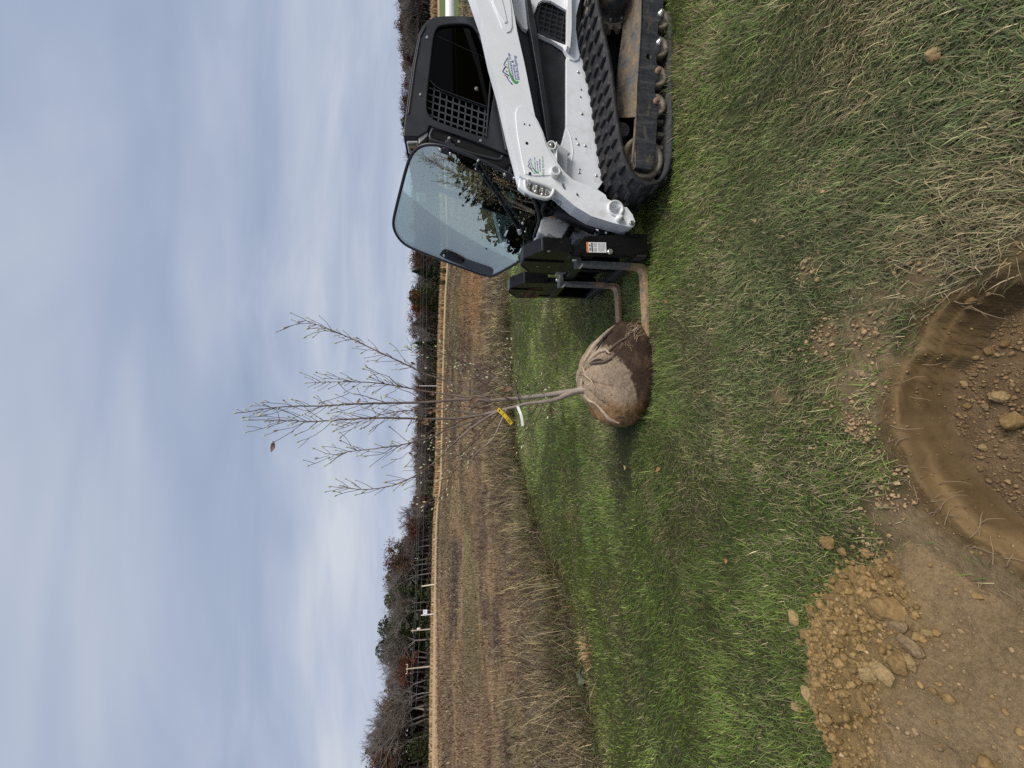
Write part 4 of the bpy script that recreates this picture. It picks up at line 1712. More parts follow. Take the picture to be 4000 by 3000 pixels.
def forest_mass():
    """the depth of the wood behind its front trees"""
    qb = QB()
    n = 95000
    uu = trng.uniform(-380, 3380, n)
    rr_ = trng.uniform(149, 160, n)
    V = np.array([vtop(q) for q in uu])
    a = (uu - 1500) / FPX
    b = (2000 - V) / FPX
    dx, dy, dz = a, CP + b * SP, -SP + b * CP
    hh = np.hypot(dx, dy)
    x, y = rr_ * dx / hh, rr_ * dy / hh
    ztop = 1.6 + rr_ * dz / hh
    zb = ground_z(x, y)
    cut = 0.74 + 0.24 * vnoise(uu / 30.0, rr_ * 0.2, 7)
    z = zb - 1.0 + (ztop - zb + 1.0) * cut * trng.random(n)
    t_ = fbm(uu / 90.0, z * 0.12, 15)
    c1, c2, c3 = np.array((.092, .075, .064)), np.array((.038, .045, .027)), np.array((.100, .062, .042))
    k = sstep(.53, .63, t_)[:, None]
    C = c1 * (1 - k) + c2 * k
    k = sstep(.58, .70, fbm(uu / 60.0 + 9, z * 0.15, 16))[:, None]
    C = C * (1 - k) + c3 * k
    C = C * trng.uniform(.55, 1.5, (n, 1))
    qb.leaves(np.stack([x, y, z], 1), np.full(n, .50), C)
    return qb.mesh("forest")


tag(link("forest", forest_mass(), M['wood']), kind='stuff')


def brush():
    qb = QB()
    n = 22000
    az = trng.uniform(-.95, .95, n)
    r = trng.uniform(RFAR + .5, RFAR + 8, n)
    x, y = r * np.sin(az), r * np.cos(az)
    z = ground_z(x, y) + (2.2 + 3.2 * sstep(-0.36, -0.22, az)) * trng.random(n) ** 1.4 * (0.4 + 1.1 * fbm(az * 40, r * .3, 18))
    C = np.array((.062, .050, .040)) * trng.uniform(.5, 1.5, (n, 1))
    g = trng.random(n) < .22
    C[g] = np.array((.055, .075, .025))
    qb.leaves(np.stack([x, y, z], 1), np.full(n, .30), C)
    return qb.mesh("undergrowth")


tag(link("undergrowth", brush(), M['wood']), kind='stuff')

# two dark evergreen shrubs before the corn
for uu, v0, lab in ((1943, 1716, 'small dark evergreen shrub in front of the corn, nearer the door'), (1897, 1708, 'wider dark evergreen shrub in front of the corn, away from the door')):
    plant('fir', 2, uu, v0, 121, lab, 'evergreen shrubs before the corn', wide=1.2, name='evergreen_shrub')

# ------------------------------------------------------------------ poles, wires, sign
M['pole'] = simple("weathered_pole", (0.46, 0.39, 0.31), 0.85, var=0.25, scale=3)
M['polewhite'] = simple("white_post_paint", (0.80, 0.80, 0.80), 0.5)
M['wire'] = simple("wire_aluminium", (0.16, 0.16, 0.16), 0.5)


def stand(src_top, src_base, r):
    """foot and head of an upright thing r metres away"""
    az, te = az_te(*src_base)
    x, y = r * math.sin(az), r * math.cos(az)
    z = float(ground_z(x, y))
    az2, te2 = az_te(*src_top)
    return Vector((x, y, z - .1)), Vector((r * math.sin(az2), r * math.cos(az2), 1.6 + te2 * r))


def utility_pole(top, base, r, label, arm, transformer):
    a, b = stand(top, base, r)
    o = thing("utility_pole", label, "utility pole", a, 'utility poles along the wood')
    MB().tube([a, a.lerp(b, .5), b], [.20, .17, .13], 10).build("pole", M['pole'], o)
    across = Vector((b.y, -b.x, 0)).normalized()
    if arm:
        MB().box(b - Vector((0, 0, .25)), 1.1, .06, .07, (across, across.cross(Vector((0, 0, 1))), Vector((0, 0, 1)))).build("crossarm", M['pole'], o)
        for s in (-1, 0, 1):
            MB().tube([b + across * s - Vector((0, 0, .2)), b + across * s + Vector((0, 0, .12))], .06, 6).build("insulator", M['polewhite'], o)
    if transformer:
        MB().lathe(b - Vector((0, 0, 2.6)) + across * .35, (0, 0, 1), [(0, .22), (.05, .26), (.8, .26), (.86, .2), (.95, .08)], 12).build("transformer", M['polewhite'], o)
        MB().box(b - Vector((0, 0, .5)), .55, .05, .06, (across, across.cross(Vector((0, 0, 1))), Vector((0, 0, 1)))).build("crossarm", M['pole'], o)


utility_pole(r5(655, 590), r5(905, 563), 131, 'weathered pole with a plain crossarm before a rust red tree', True, False)
utility_pole(r5(705, 178), r5(908, 160), 131, 'weathered pole carrying a pale transformer left of the white sign', False, True)
for ks_, lab in (([(1598, 2760), (1608, 2605), (1618, 2440), (1626, 2200), (1630, 2000), (1637, 1800), (1641, 1400), (1645, 1000), (1640, 500)], 'highest wire strung along the wood'),
                 ([(1606, 2760), (1613, 2605), (1624, 2440), (1633, 2200), (1638, 2000), (1645, 1800), (1650, 1400), (1654, 1000), (1650, 500)], 'middle wire strung along the wood'),
                 ([(1624, 2760), (1633, 2605), (1640, 2440), (1650, 2200), (1655, 2000), (1660, 1800), (1664, 1400), (1668, 1000), (1665, 500)], 'lowest wire strung along the wood')):
    pts = []
    for q in resample(ks_, 40):
        az, te = az_te(*q)
        pts.append(Vector((130 * math.sin(az), 130 * math.cos(az), 1.6 + te * 130)))
    tag(MB().tube(pts, .026, 4).build("power_wire", M['wire']), lab, 'wire', 'wires along the wood')

a, b = stand(r4(822, 1355), r4(955, 1335), 124)
tag(MB().tube([a, b], [.17, .15], 8).build("bare_post", simple("cream_post", (0.72, 0.66, 0.52), 0.7)), 'short cream coloured post standing without a sign at the field edge', 'post')
a, b = stand((1600 + 368 * .1206, 2250 + 1275 * .1206), (1600 + 705 * .1206, 2250 + 1235 * .1206), 124)
o = thing("hanging_sign", 'white sign panel hung from an arm post in front of the evergreens', "sign", a)
MB().box((a + b) / 2, .09, .09, (b - a).length / 2, (Vector((1, 0, 0)), Vector((0, 1, 0)), (b - a).normalized())).build("post", M['polewhite'], o)
ac = Vector((b.y, -b.x, 0)).normalized()
MB().box(b + ac * .62 - Vector((0, 0, .62)), .62, .05, .06, (ac, ac.cross(Vector((0, 0, 1))), Vector((0, 0, 1)))).build("arm", M['polewhite'], o)
pn = MB().box(b + ac * .72 - Vector((0, 0, 1.15)), .50, .03, .46, (ac, ac.cross(Vector((0, 0, 1))), Vector((0, 0, 1)))).build("panel", simple("sign_panel", (0.72, 0.72, 0.86), 0.5), o)
sgn = ac.cross(Vector((0, 0, 1)))
if sgn.y > 0:
    sgn = -sgn
MB().box(b + ac * .80 - Vector((0, 0, .92)) + sgn * .036, .16, .004, .07, (ac, sgn, Vector((0, 0, 1)))).build("lettering", M['decal_black'], o)
MB().box(b + ac * .66 - Vector((0, 0, 1.2)) + sgn * .036, .12, .004, .10, (ac, sgn, Vector((0, 0, 1)))).build("mark", simple("sign_mark_grey", (0.40, 0.42, 0.60), 0.5), o)
a, b = stand((1638, 1507), (1706, 1508), 130)
tag(MB().tube([a, b], [.10, .09], 8).build("white_pole", M['polewhite']), 'slim white pole rising behind the corn, seen through the sapling', 'pole')
a, b = stand((1713, 1216), (1729, 1215), 122)
tag(MB().tube([a, b], [.07, .07], 6).build("fence_post", simple("dark_post", (0.05, 0.045, 0.04), 0.8)), 'short dark post standing in front of the corn', 'post')

# ------------------------------------------------------------------ compact track loader
LO = on_z(S('1', [(2090, 1150)])[0])
loader = thing("track_loader", 'white and black compact track loader with its glass door swung open, standing on the lawn', 'track loader', (LO.x, LO.y, 0))
RE = -EF                                   # rearward


def P1(reg, pts, yp):
    return [on_side(p, yp) for p in S(reg, pts)]


def pts_mix(*parts):
    out = []
    for reg, pts in parts:
        out += S(reg, pts)
    return out


def bolts(name, spots, yp, r, mat, parent, h=0.008):
    for p in spots:
        MB().lathe(on_side(p, yp), -EL, [(0, r * 1.25), (h * .3, r * 1.25), (h * .35, r), (h, r * .9)], 12).build(name, mat, parent)


# --- tracks
TY = 2.60
prof_src = pts_mix(('1', [(1512, -40), (1536, 75), (1568, 240), (1606, 400), (1634, 600), (1661, 830), (1688, 1000), (1712, 1120), (1760, 1230),
                          (1835, 1318), (1930, 1345), (2010, 1312), (2062, 1235), (2088, 1120), (2092, 900), (2092, 500), (2092, 0), (2088, -60),
                          (2060, -180), (1990, -260), (1880, -300), (1740, -305), (1610, -260), (1535, -160)]))
o3 = on_side(prof_src[0], TY)
P2 = []
for p in prof_src:
    w = on_side(p, TY) - o3
    P2.append((w.dot(RE), w.z))
P2 = smooth_loop(P2, 2)
P2 = resample(P2 + [P2[0]], 161)[:-1]


def track_parts(parent, far):
    tr = MB()
    n = len(P2)
    W = 0.36
    tang = np.roll(P2, -1, 0) - np.roll(P2, 1, 0)
    tang /= np.linalg.norm(tang, axis=1)[:, None]
    nrm = np.stack([tang[:, 1], -tang[:, 0]], 1)
    cen = P2.mean(0)
    if ((P2[0] - cen) @ nrm[0]) < 0:
        nrm = -nrm

    def at(q, l):
        return o3 + RE * float(q[0]) + Vector((0, 0, float(q[1]))) + EL * (l + far)
    vs = []
    for i in range(n):
        a_, b_ = P2[i], P2[i] - nrm[i] * 0.030
        vs += [at(a_, 0.006), at(a_ + nrm[i] * .001, W - .006), at(b_, W), at(b_, 0)]
    fs = []
    for i in range(n):
        j = (i + 1) % n
        for k in range(4):
            l = (k + 1) % 4
            fs.append((i * 4 + k, i * 4 + l, j * 4 + l, j * 4 + k))
    tr.add(vs, fs, True)
    belt = tr.build("track_belt", M['tread'], parent)
    # staggered tread blocks
    lg = MB()
    m = n // 2
    for k in range(m):
        i = k * 2
        q, t_, nn = P2[i], tang[i], nrm[i]
        T3 = RE * float(t_[0]) + Vector((0, 0, float(t_[1])))
        N3 = RE * float(nn[0]) + Vector((0, 0, float(nn[1])))
        for c_, (l0, l1) in enumerate(((0.0, .115), (.125, .235), (.245, .36))):
            if (k + c_) % 2:
                continue
            sh = T3 * (0.010 if c_ == 1 else -0.006)
            c0 = at(q, (l0 + l1) / 2) + sh
            ln, hw, hh = 0.020, (l1 - l0) / 2 - .002, 0.020
            # tapering block
            base = [c0 - T3 * ln - EL * hw, c0 + T3 * ln - EL * hw, c0 + T3 * (ln + .008) + EL * hw, c0 - T3 * (ln - .008) + EL * hw]
            top = [c0 + N3 * hh + (v - c0) * .72 for v in base]
            lg.loft(base, top)
    bevel(lg.build("tread_lugs", M['tread'], belt), 0.004, 1)
    gl_ = MB()
    for i in range(0, n, 4):
        q, t_, nn = P2[i], tang[i], nrm[i]
        T3 = RE * float(t_[0]) + Vector((0, 0, float(t_[1])))
        N3 = RE * float(nn[0]) + Vector((0, 0, float(nn[1])))
        for l in (.12, .24):
            gl_.box(at(q, l) - N3 * .052, .014, .018, .022, (T3, EL, N3))
    gl_.build("guide_lugs", M['roller'], belt)
    return belt


tn = thing("track", None or '', '') if False else None


def undercarriage(far):
    e = MB()
    belt = track_parts(loader, far)
    off = EL * far
    yp = TY + .022
    # frame: outer face with its scalloped lower edge
    face = pts_mix(('1', [(1856, -150), (1850, 180), (1838, 400), (1822, 620), (1815, 840), (1803, 1000), (1787, 1157), (1805, 1198), (1921, 1215), (1954, 1146),
                          (1968, 912), (1976, 772), (1974, 735), (1953, 665), (1951, 650), (1956, 595), (1984, 552), (1991, 520), (1984, 490), (1963, 450), (1965, 400),
                          (1990, 352), (2001, 325), (1996, 285), (1973, 240), (1976, 180), (2000, 140), (2010, 100), (2013, 40), (2013, -150)]))
    hole_ = S('3', [(1600 + 33 * math.cos(a), 812 + 36 * math.sin(a)) for a in np.linspace(0, 6.28, 13)[:-1]])
    me = plate_mesh([on_side(p, yp) + off for p in face], [[on_side(p, yp) + off for p in hole_]], EL * .03)
    fr = link("track_frame", me, M['mud'], loader)
    bevel(fr, .005)
    mb = MB()
    lo_ = [(1856, -150), (1850, 180), (1838, 400), (1822, 620), (1815, 842)]
    hi_ = [(1745, -150), (1712, 268), (1692, 400), (1682, 620), (1674, 850)]
    A = [on_side(p, yp) + off for p in S('1', lo_)]
    B = [on_side(p, yp + .13) + off for p in S('1', hi_)]
    dn = Vector((0, 0, -.016))
    for i in range(4):
        mb.loft([A[i], A[i + 1], B[i + 1], B[i]], [A[i] + dn, A[i + 1] + dn, B[i + 1] + dn, B[i] + dn])
    # plate closing the slope towards the middle of the machine
    Bi = [b + EL * .10 + Vector((0, 0, -.03)) for b in B]
    for i in range(4):
        mb.loft([B[i], B[i + 1], Bi[i + 1], Bi[i]], [B[i] + dn, B[i + 1] + dn, Bi[i + 1] + dn, Bi[i] + dn])
    mb.build("frame_cover", M['mud'], fr)
    # inspection lid on the slope
    q = S('3', [(1290, 770), (1265, 745), (1290, 600), (1340, 470), (1400, 430), (1455, 440), (1440, 560), (1425, 680), (1380, 730)])
    nA = (A[1] - A[0]).cross(B[0] - A[0]).normalized()
    if nA.y > 0:
        nA = -nA
    lid = [on_plane(p, A[1] + nA * .001, nA) + off * (0 if far == 0 else 1) for p in q] if far == 0 else None
    if lid:
        bevel(MB().prism(lid, nA * .006).build("access_lid", M['mud'], fr), .002)
    # front nose block with its square stop
    nose = S('1', [(1805, 1085), (1808, 1205), (1925, 1222), (1952, 1150), (1945, 1085)])
    bevel(MB().prism([on_side(p, yp - .004) + off for p in nose], EL * .10).build("frame_nose", M['mud'], fr), .006)
    # rollers with their bolts
    for k, (cx, cy, bx, by) in enumerate([(1765, 255, 1775, 205), (1752, 660, 1750, 620), (1730, 1080, 1730, 1030), (1708, 1490, 1705, 1465), (1778, -150, 1790, -200)]):
        c_ = on_side(S('3', [(cx, cy)])[0], TY + .030) + off
        ro = MB().lathe(c_, EL, [(.010, .02), (.010, .050), (.002, .056), (0, .076), (.006, .081), (.05, .081), (.06, .060), (.16, .060), (.17, .080), (.21, .080), (.22, .05)], 28).build("roller", M['roller'], loader)
        MB().lathe(on_side(S('3', [(bx, by)])[0], yp) + off, -EL, [(0, .024), (.012, .024), (.013, .019), (.026, .018), (.030, .012)], 12).build(
            "roller_bolt", M['bolt'] if k < 2 or k == 4 else simple("rusty_bolt", (.24, .15, .10), .8), ro)
    # front idler
    c_ = on_side(S('6', [(1925, 690)])[0], TY + .07) + off
    idl = MB().lathe(c_, EL, [(-.01, .03), (-.01, .06), (.02, .07), (.02, .115), (-.015, .128), (-.015, .158), (.05, .163), (.16, .163), (.2, .12)], 40).build("idler", M['roller'], loader)
    MB().lathe(on_side(S('6', [(1680, 330)])[0], TY + .10) + off, EL, [(0, .055), (.015, .06), (.15, .06)], 24).build("tension_housing", M['mud'], fr)
    # drive sprocket with bolted hub
    c_ = on_side(S('3', [(1045, 70)])[0], TY + .16) + off
    sp_ = MB()
    nt = 15
    ring = []
    for i in range(nt):
        for a_, r_ in ((0, .160), (.16, .160), (.30, .198), (.62, .198), (.80, .160)):
            th = (i + a_) / nt * 6.2832
            ring.append(c_ + (RE * math.cos(th) + Vector((0, 0, 1)) * math.sin(th)) * r_)
    sp_.prism(ring, EL * .05)
    spo = sp_.build("sprocket", M['roller'], loader)
    bevel(spo, .004)
    MB().lathe(c_, -EL, [(-.02, .150), (0, .150), (.004, .128), (.03, .122), (.05, .115), (.115, .108), (.140, .08), (.145, .03)], 32).build("drive_hub", M['mud'], spo)
    for i in range(9):
        th = i / 9 * 6.28 + .3
        MB().lathe(c_ + (RE * math.cos(th) + Vector((0, 0, 1)) * math.sin(th)) * .139, -EL, [(0, .014), (.02, .014), (.024, .009)], 8).build("hub_bolt", M['steel'], spo)
    # inner wall behind the wheels
    inner = S('1', [(1560, -200), (1640, 420), (1700, 1000), (1800, 1180), (1950, 1200), (2040, 900), (2040, -200)])
    MB().prism([on_side(p, TY + .30) + off for p in inner], EL * .03).build("inner_wall", M['void'], loader)


undercarriage(0.0)
undercarriage(1.30)

# --- chassis
ch = plate("chassis", pts_mix(('1', [(1312, 415), (1311, 905), (1285, 1010), (1262, 1070), (1235, 1120), (1225, 1190), (1260, 1235), (1330, 1290), (1440, 1335), (1538, 1365),
                                     (1600, 1280), (1640, 1000), (1610, 700), (1560, 420), (1430, 380)])), 2.985, .03, M['white'], loader)
plate("rear_fender", pts_mix(('1', [(1095, 235), (1200, 285), (1290, 345), (1322, 400), (1335, 425), (1375, 437), (1402, 425), (1410, 395), (1395, 320), (1382, 210), (1385, 110),
                                    (1400, 40), (1440, -100), (1440, -300), (1090, -300), (930, -300), (930, 40), (945, 110), (1000, 200), (1030, 215), (1085, 80), (1110, 20), (1140, 0), (1200, 5), (1300, 65), (1325, 80), (1320, 310),
                                    (1300, 322), (1120, 252)])), 2.975, .03, M['white'], ch)
MB().prism(P1('1', [(1326, -200), (1320, 330), (1340, 345), (1352, 200), (1350, -200)], 2.92), EL * .05).build("fender_flange", M['white'], ch)
# grille in the fender
gf = S('1', [(1112, 240), (1095, 130), (1125, 20), (1160, 5), (1240, 30), (1318, 90), (1320, 305), (1300, 318)])
gr = plate("grille_frame", gf, 2.992, .012, M['cab'], ch,
           holes=[S('1', [(1128, 222), (1110, 130), (1135, 35), (1160, 20), (1235, 45), (1306, 98), (1308, 290), (1298, 300)])])


def inside_poly(p, poly):
    x, y = p
    ins = False
    for i in range(len(poly)):
        x1, y1 = poly[i]
        x2, y2 = poly[i - 1]
        if (y1 > y) != (y2 > y) and x < (x2 - x1) * (y - y1) / (y2 - y1) + x1:
            ins = not ins
    return ins


def bars(name, poly, dirs, yp, w, mat, parent, off=Vector((0, 0, 0)), th=.006):
    """lattice of flat bars clipped to a polygon; dirs: list of (start, step, direction, count)"""
    mb = MB()
    for (sx, sy), (ax, ay), (dx, dy), n in dirs:
        for k in range(n):
            run = []
            segs = []
            for s in np.linspace(0, 1, 120):
                p = (sx + ax * k + dx * s, sy + ay * k + dy * s)
                if inside_poly(p, poly):
                    run.append(p)
                elif run:
                    segs.append(run)
                    run = []
            if run:
                segs.append(run)
            for r_ in segs:
                if len(r_) < 2:
                    continue
                a_, b_ = on_side(r_[0], yp) + off, on_side(r_[-1], yp) + off
                t_ = (b_ - a_).normalized()
                u_ = t_.cross(EL).normalized()
                mb.prism([a_ - u_ * w, b_ - u_ * w, b_ + u_ * w, a_ + u_ * w], EL * th)
    return mb.build(name, mat, parent)


gp = S('1', [(1120, 232), (1102, 130), (1130, 28), (1160, 12), (1240, 38), (1312, 95), (1314, 298), (1298, 308)])
bars("grille_mesh", gp, [(S('1', [(1090, 30)])[0], (0 * .5, 36 * .5425), (260 * .5425, 85 * .5425), 9), (S('1', [(1135, -40)])[0], (45 * .5425, 0), (-50 * .5425, 380 * .5425), 6)], 2.998, .0035, M['cab'], gr)
# dark tank side and the rest of the body behind the arm
plate("tank_panel", pts_mix(('1', [(900, -300), (900, 1180), (1180, 1200), (1300, 1000), (1350, 600), (1400, 300), (1450, -300)])), 3.01, .02, M['cab'], loader, bv=0)
body = MB()
bb = P1('1', [(930, -300), (940, 1100), (1150, 1165), (1330, 1230), (1530, 1290), (1700, 1120), (1850, 900), (1850, -300)], 3.04)
body.prism(bb, EL * .90)
body.build("body_core", M['void'], loader)
# long dark bar crossing below the arm
plate("arm_link", pts_mix(('1', [(1020, -40), (1050, -40), (1100, 200), (1140, 500), (1195, 850), (1208, 1005), (1175, 1010), (1160, 900), (1110, 560), (1065, 300), (1040, 150)])), 2.93, .05, M['cab'], loader, bv=.006)
# rear of the machine, beyond the picture's edge
rb_ = on_side(S('1', [(1300, -300)])[0], 3.0)
mb = MB()
mb.box(rb_ + RE * .42 + EL * .47 + Vector((0, 0, .02)), .42, .62, .42, (RE, EL, Vector((0, 0, 1))))
bevel(mb.build("engine_cover", M['white'], loader), .04, 3)

# --- lift arms
ARM = pts_mix(('1', [(515, -420), (655, 0), (700, 130), (760, 400), (830, 650), (900, 960), (950, 1150)]),
              ('6', [(412, 900), (470, 938), (560, 968), (700, 1010), (850, 1070), (1000, 1200), (1100, 1285), (1300, 1405), (1560, 1485), (1730, 1530), (1790, 1540), (1825, 1515),
                     (1835, 1470), (1805, 1385), (1735, 1295), (1640, 1285), (1590, 1235), (1490, 1190), (1470, 1140), (1380, 1080), (1210, 1010), (1070, 957), (960, 855), (880, 750),
                     (820, 640), (750, 530), (700, 370), (640, 240), (600, 170)]),
              ('1', [(1050, 650), (1010, 450), (960, 230), (925, 30), (860, -420)]))
AY = 2.84
TUBE_H = S('6', [(1592 + 72 * math.cos(a), 1312 + 76 * math.sin(a)) for a in np.linspace(0, 6.2832, 25)[:-1]])
SLOT_H = S('6', [(930, 1000), (945, 990), (965, 1005), (992, 1060), (990, 1080), (975, 1085), (955, 1065), (932, 1025)])
BOSS_H = S('6', [(842 + 36 * math.cos(a), 880 + 36 * math.sin(a)) for a in np.linspace(0, 6.2832, 21)[:-1]])


def lift_arm(off):
    holes = [TUBE_H, SLOT_H, BOSS_H]
    me = plate_mesh([on_side(p, AY) + off for p in ARM], [[on_side(p, AY) + off for p in h] for h in holes], EL * .135)
    a_ = link("lift_arm", me, M['white'], loader)
    bevel(a_, .016, 3, 50)
    return a_


arm = lift_arm(Vector((0, 0, 0)))
arm_far = lift_arm(EL * 1.13)
# tubes through the arm
def ringtube(name, reg, c, r, w, prot, yp, mat, parent):
    c_ = on_side(S(reg, [c])[0], yp)
    k = (c_ - Vector((0, 0, CAM_H))).length * REG[reg][2] / FPX * 0.97
    R, r_ = (r + w) * k, r * k
    return MB().lathe(c_, -EL, [(-.10, r_), (-.10, R), (prot - .003, R), (prot, R - .003), (prot, r_ + .002), (prot - .002, r_), (-.06, r_), (-.06, .002)], 32).build(name, mat, parent)


ringtube("cross_tube", '6', (1592, 1312), 74, 20, .014, AY, M['pinwhite'], arm)
ringtube("pin_boss", '6', (842, 880), 36, 22, .045, AY, M['pinwhite'], arm)
ringtube("tip_pin", '6', (1785, 1500), 26, 16, .012, AY, M['pinwhite'], arm)
c_ = on_side(S('6', [(1785, 1500)])[0], AY)
MB().lathe(c_, -EL, [(-.01, .02), (.016, .02), (.020, .014)], 16).build("pin_head", M['steel'], arm)
c_ = on_side(S('6', [(1635, 1440)])[0], AY)
MB().lathe(c_, -EL, [(-.01, .032), (.02, .030), (.022, .018), (.045, .016), (.048, .008)], 16).build("grease_boss", M['pinwhite'], arm)
# reinforcing patches, a few millimetres proud
plate("arm_patch", pts_mix(('6', [(362, 120), (385, 62), (430, 36), (485, 46), (540, 110), (610, 215), (690, 370), (738, 532), (795, 640), (860, 755), (935, 850), (905, 885), (760, 900), (600, 905), (478, 880), (450, 760), (425, 640), (390, 440), (365, 230)])), AY - .006, .008, M['white'], arm, bv=.003)
plate("arm_patch", pts_mix(('2', [(1480, -120), (1540, 10), (1660, 290), (1700, 400), (1770, 470), (1825, 445), (1848, 380), (1835, 100), (1800, -120)])), AY - .006, .008, M['white'], arm, bv=.003)
plate("patch_rib", pts_mix(('2', [(1565, -60), (1570, 30), (1640, 190), (1735, 325), (1765, 325), (1772, 290), (1730, 100), (1690, -60)])), AY - .012, .008, M['white'], arm, bv=.003)
for reg, x, y, r in (('6', 466, 276, .006), ('6', 530, 288, .006), ('6', 496, 511, .011), ('6', 534, 884, .011), ('6', 1115, 1135, .005), ('6', 1124, 1146, .005)):
    MB().lathe(on_side(S(reg, [(x, y)])[0], AY), -EL, [(0, r), (.0085, r), (.0087, r * .5)], 14).build("arm_hole", M['hole'], arm)
# holes and rivets on the chassis
for x, y in [(1420, 647), (1416, 700), (1382, 1001), (1410, 1221)]:
    MB().lathe(on_side(S('1', [(x, y)])[0], 2.985), -EL, [(0, .006), (.0035, .006), (.004, .003)], 12).build("chassis_hole", M['hole'], ch)
for x, y in [(1398, 520), (1423, 820), (1397, 1039), (1448, 1050), (1404, 1243), (1527, 1265)]:
    MB().lathe(on_side(S('1', [(x, y)])[0], 2.985), -EL, [(0, .012), (.006, .010), (.009, .004)], 14).build("chassis_bolt", M['bolt'], ch)
# raised seam on the chassis
sm = P1('1', [(1322, 930), (1345, 990), (1360, 1080), (1352, 1180), (1340, 1262)], 2.984)
MB().tube(sm, .004, 6).build("weld_seam", M['white'], ch)
# stop bracket between arm and chassis
bk = plate("arm_stop", pts_mix(('6', [(868, 480), (880, 510), (1000, 590), (1040, 625), (1005, 640), (1000, 880), (960, 850), (868, 745), (862, 600)])), 2.93, .03, M['white_shade'], ch)  # white part; shade between arm and chassis is put into its darker colour
plate("stop_web", pts_mix(('6', [(862, 478), (876, 490), (876, 748), (866, 742)])), 2.86, .10, M['white'], bk)
plate("pin_plate", pts_mix(('6', [(750, 560), (752, 520), (775, 497), (815, 493), (868, 500), (868, 740), (800, 610)])), 2.872, .02, M['white'], bk)
c_ = on_side(S('6', [(802, 545)])[0], 2.87)
MB().lathe(c_, -EL, [(-.02, .040), (.012, .040), (.018, .036), (.018, .026), (.004, .025), (.004, .002)], 24).build("stop_pin", M['pinwhite'], bk)
MB().lathe(c_, -EL, [(0, .021), (.020, .021), (.024, .010)], 16).build("pin_end", M['steel'], bk)

# rear end of the far arm, level with the cab roof
MB().tube([on_side((1757, 110), 4.14), on_side((1757, -30), 4.14), on_side((1760, -200), 4.14)], .048, 16).build("arm_rear_tube", M['white'], arm_far)
_e = on_side((1760, -190), 4.14)
bevel(MB().box(_e - Vector((0, 0, .36)), .07, .03, .42, (RE, EL, Vector((0, 0, 1)))).build("arm_upright", M['white'], arm_far), .01)

# --- hydraulic coupler guard on the nose of the arm
gpts = [(478, 965), (476, 1020), (488, 1085), (530, 1125), (620, 1165), (720, 1188), (775, 1182), (808, 1150), (826, 1105), (832, 1078)]
gd = MB().tube([on_side(p, AY - .035) for p in S('6', smooth_loop(gpts, 2, False))], .0145, 12).build("coupler_guard", M['pinwhite'], arm)
g2 = [(505, 962), (520, 950), (600, 985), (720, 1020), (800, 1058), (836, 1075)]
MB().tube([on_side(p, AY - .030) for p in S('6', smooth_loop(g2, 2, False))], .012, 10).build("guard_rail", M['pinwhite'], gd)
plate("guard_back", pts_mix(('6', [(400, 960), (415, 925), (470, 915), (560, 955), (830, 1050), (850, 1075), (800, 1140), (700, 1120), (560, 1080), (480, 1110), (395, 1040)])), AY + .03, .05, M['white'], arm, bv=.008)
for (x, y, x2, y2, r) in [(545, 1010, 520, 1095, .021), (630, 1030, 610, 1130, .022), (700, 1060, 690, 1165, .020), (740, 1100, 735, 1160, .016)]:
    a_, b_ = on_side(S('6', [(x, y)])[0], AY - .006), on_side(S('6', [(x2, y2)])[0], AY - .02)
    d_ = (b_ - a_)
    MB().lathe(a_, d_, [(0, r * .7), (.01, r), (d_.length * .35, r), (d_.length * .37, r * .75), (d_.length * .6, r * .75), (d_.length * .62, r * 1.05), (d_.length, r * 1.05), (d_.length + .004, r * .6)], 18).build("hose_coupler", M['steel'], gd)
for (x, y, x2, y2) in [(515, 1090, 565, 1175), (610, 1130, 640, 1180)]:
    a_, b_ = on_side(S('6', [(x, y)])[0], AY + .01), on_side(S('6', [(x2, y2)])[0], AY + .03)
    d_ = b_ - a_
    MB().lathe(a_, d_, [(0, .012), (d_.length * .5, .012), (d_.length * .51, .017), (d_.length, .017)], 6, False).build("hose_fitting", M['steel'], gd)
c_ = on_side(S('6', [(725, 1195)])[0], AY + .02)
MB().lathe(c_, on_side(S('6', [(735, 1235)])[0], AY + .03) - c_, [(-.03, .018), (-.01, .02), (.015, .02), (.018, .016)], 16).build("coupler_cap", M['rubber'], gd)


def hose(reg, pts, yps, r, parent, mat=None):
    q = S(reg, pts)
    p3 = [on_side(p, y) for p, y in zip(q, yps)]
    p3 = [Vector(v) for v in resample([tuple(v) for v in p3], 24)]
    for _ in range(2):
        p3 = [p3[0]] + [(p3[i - 1] + p3[i] * 2 + p3[i + 1]) / 4 for i in range(1, len(p3) - 1)] + [p3[-1]]
    return MB().tube(p3, r, 10).build("hydraulic_hose", mat or M['rubber'], parent)


hose('6', [(570, 1170), (610, 1270), (645, 1370), (655, 1440), (640, 1520), (605, 1610), (590, 1660)], [AY + .03, AY + .05, AY + .09, AY + .12, AY + .16, AY + .22, AY + .26], .0135, loader)
hose('6', [(740, 1230), (700, 1290), (690, 1350), (720, 1400), (830, 1370), (980, 1400)], [AY + .04, AY + .10, AY + .18, AY + .24, AY + .26, AY + .26], .016, loader)
hose('6', [(640, 1180), (720, 1290), (860, 1340), (1000, 1420), (1100, 1480)], [AY + .06, AY + .16, AY + .24, AY + .30, AY + .32], .012, loader)
hose('7', [(640, 340), (680, 400), (760, 440), (860, 470), (900, 480)], [3.35, 3.36, 3.36, 3.36, 3.34], .014, loader)
hose('7', [(600, 420), (660, 450), (740, 480), (800, 500)], [3.45, 3.45, 3.44, 3.42], .013, loader)

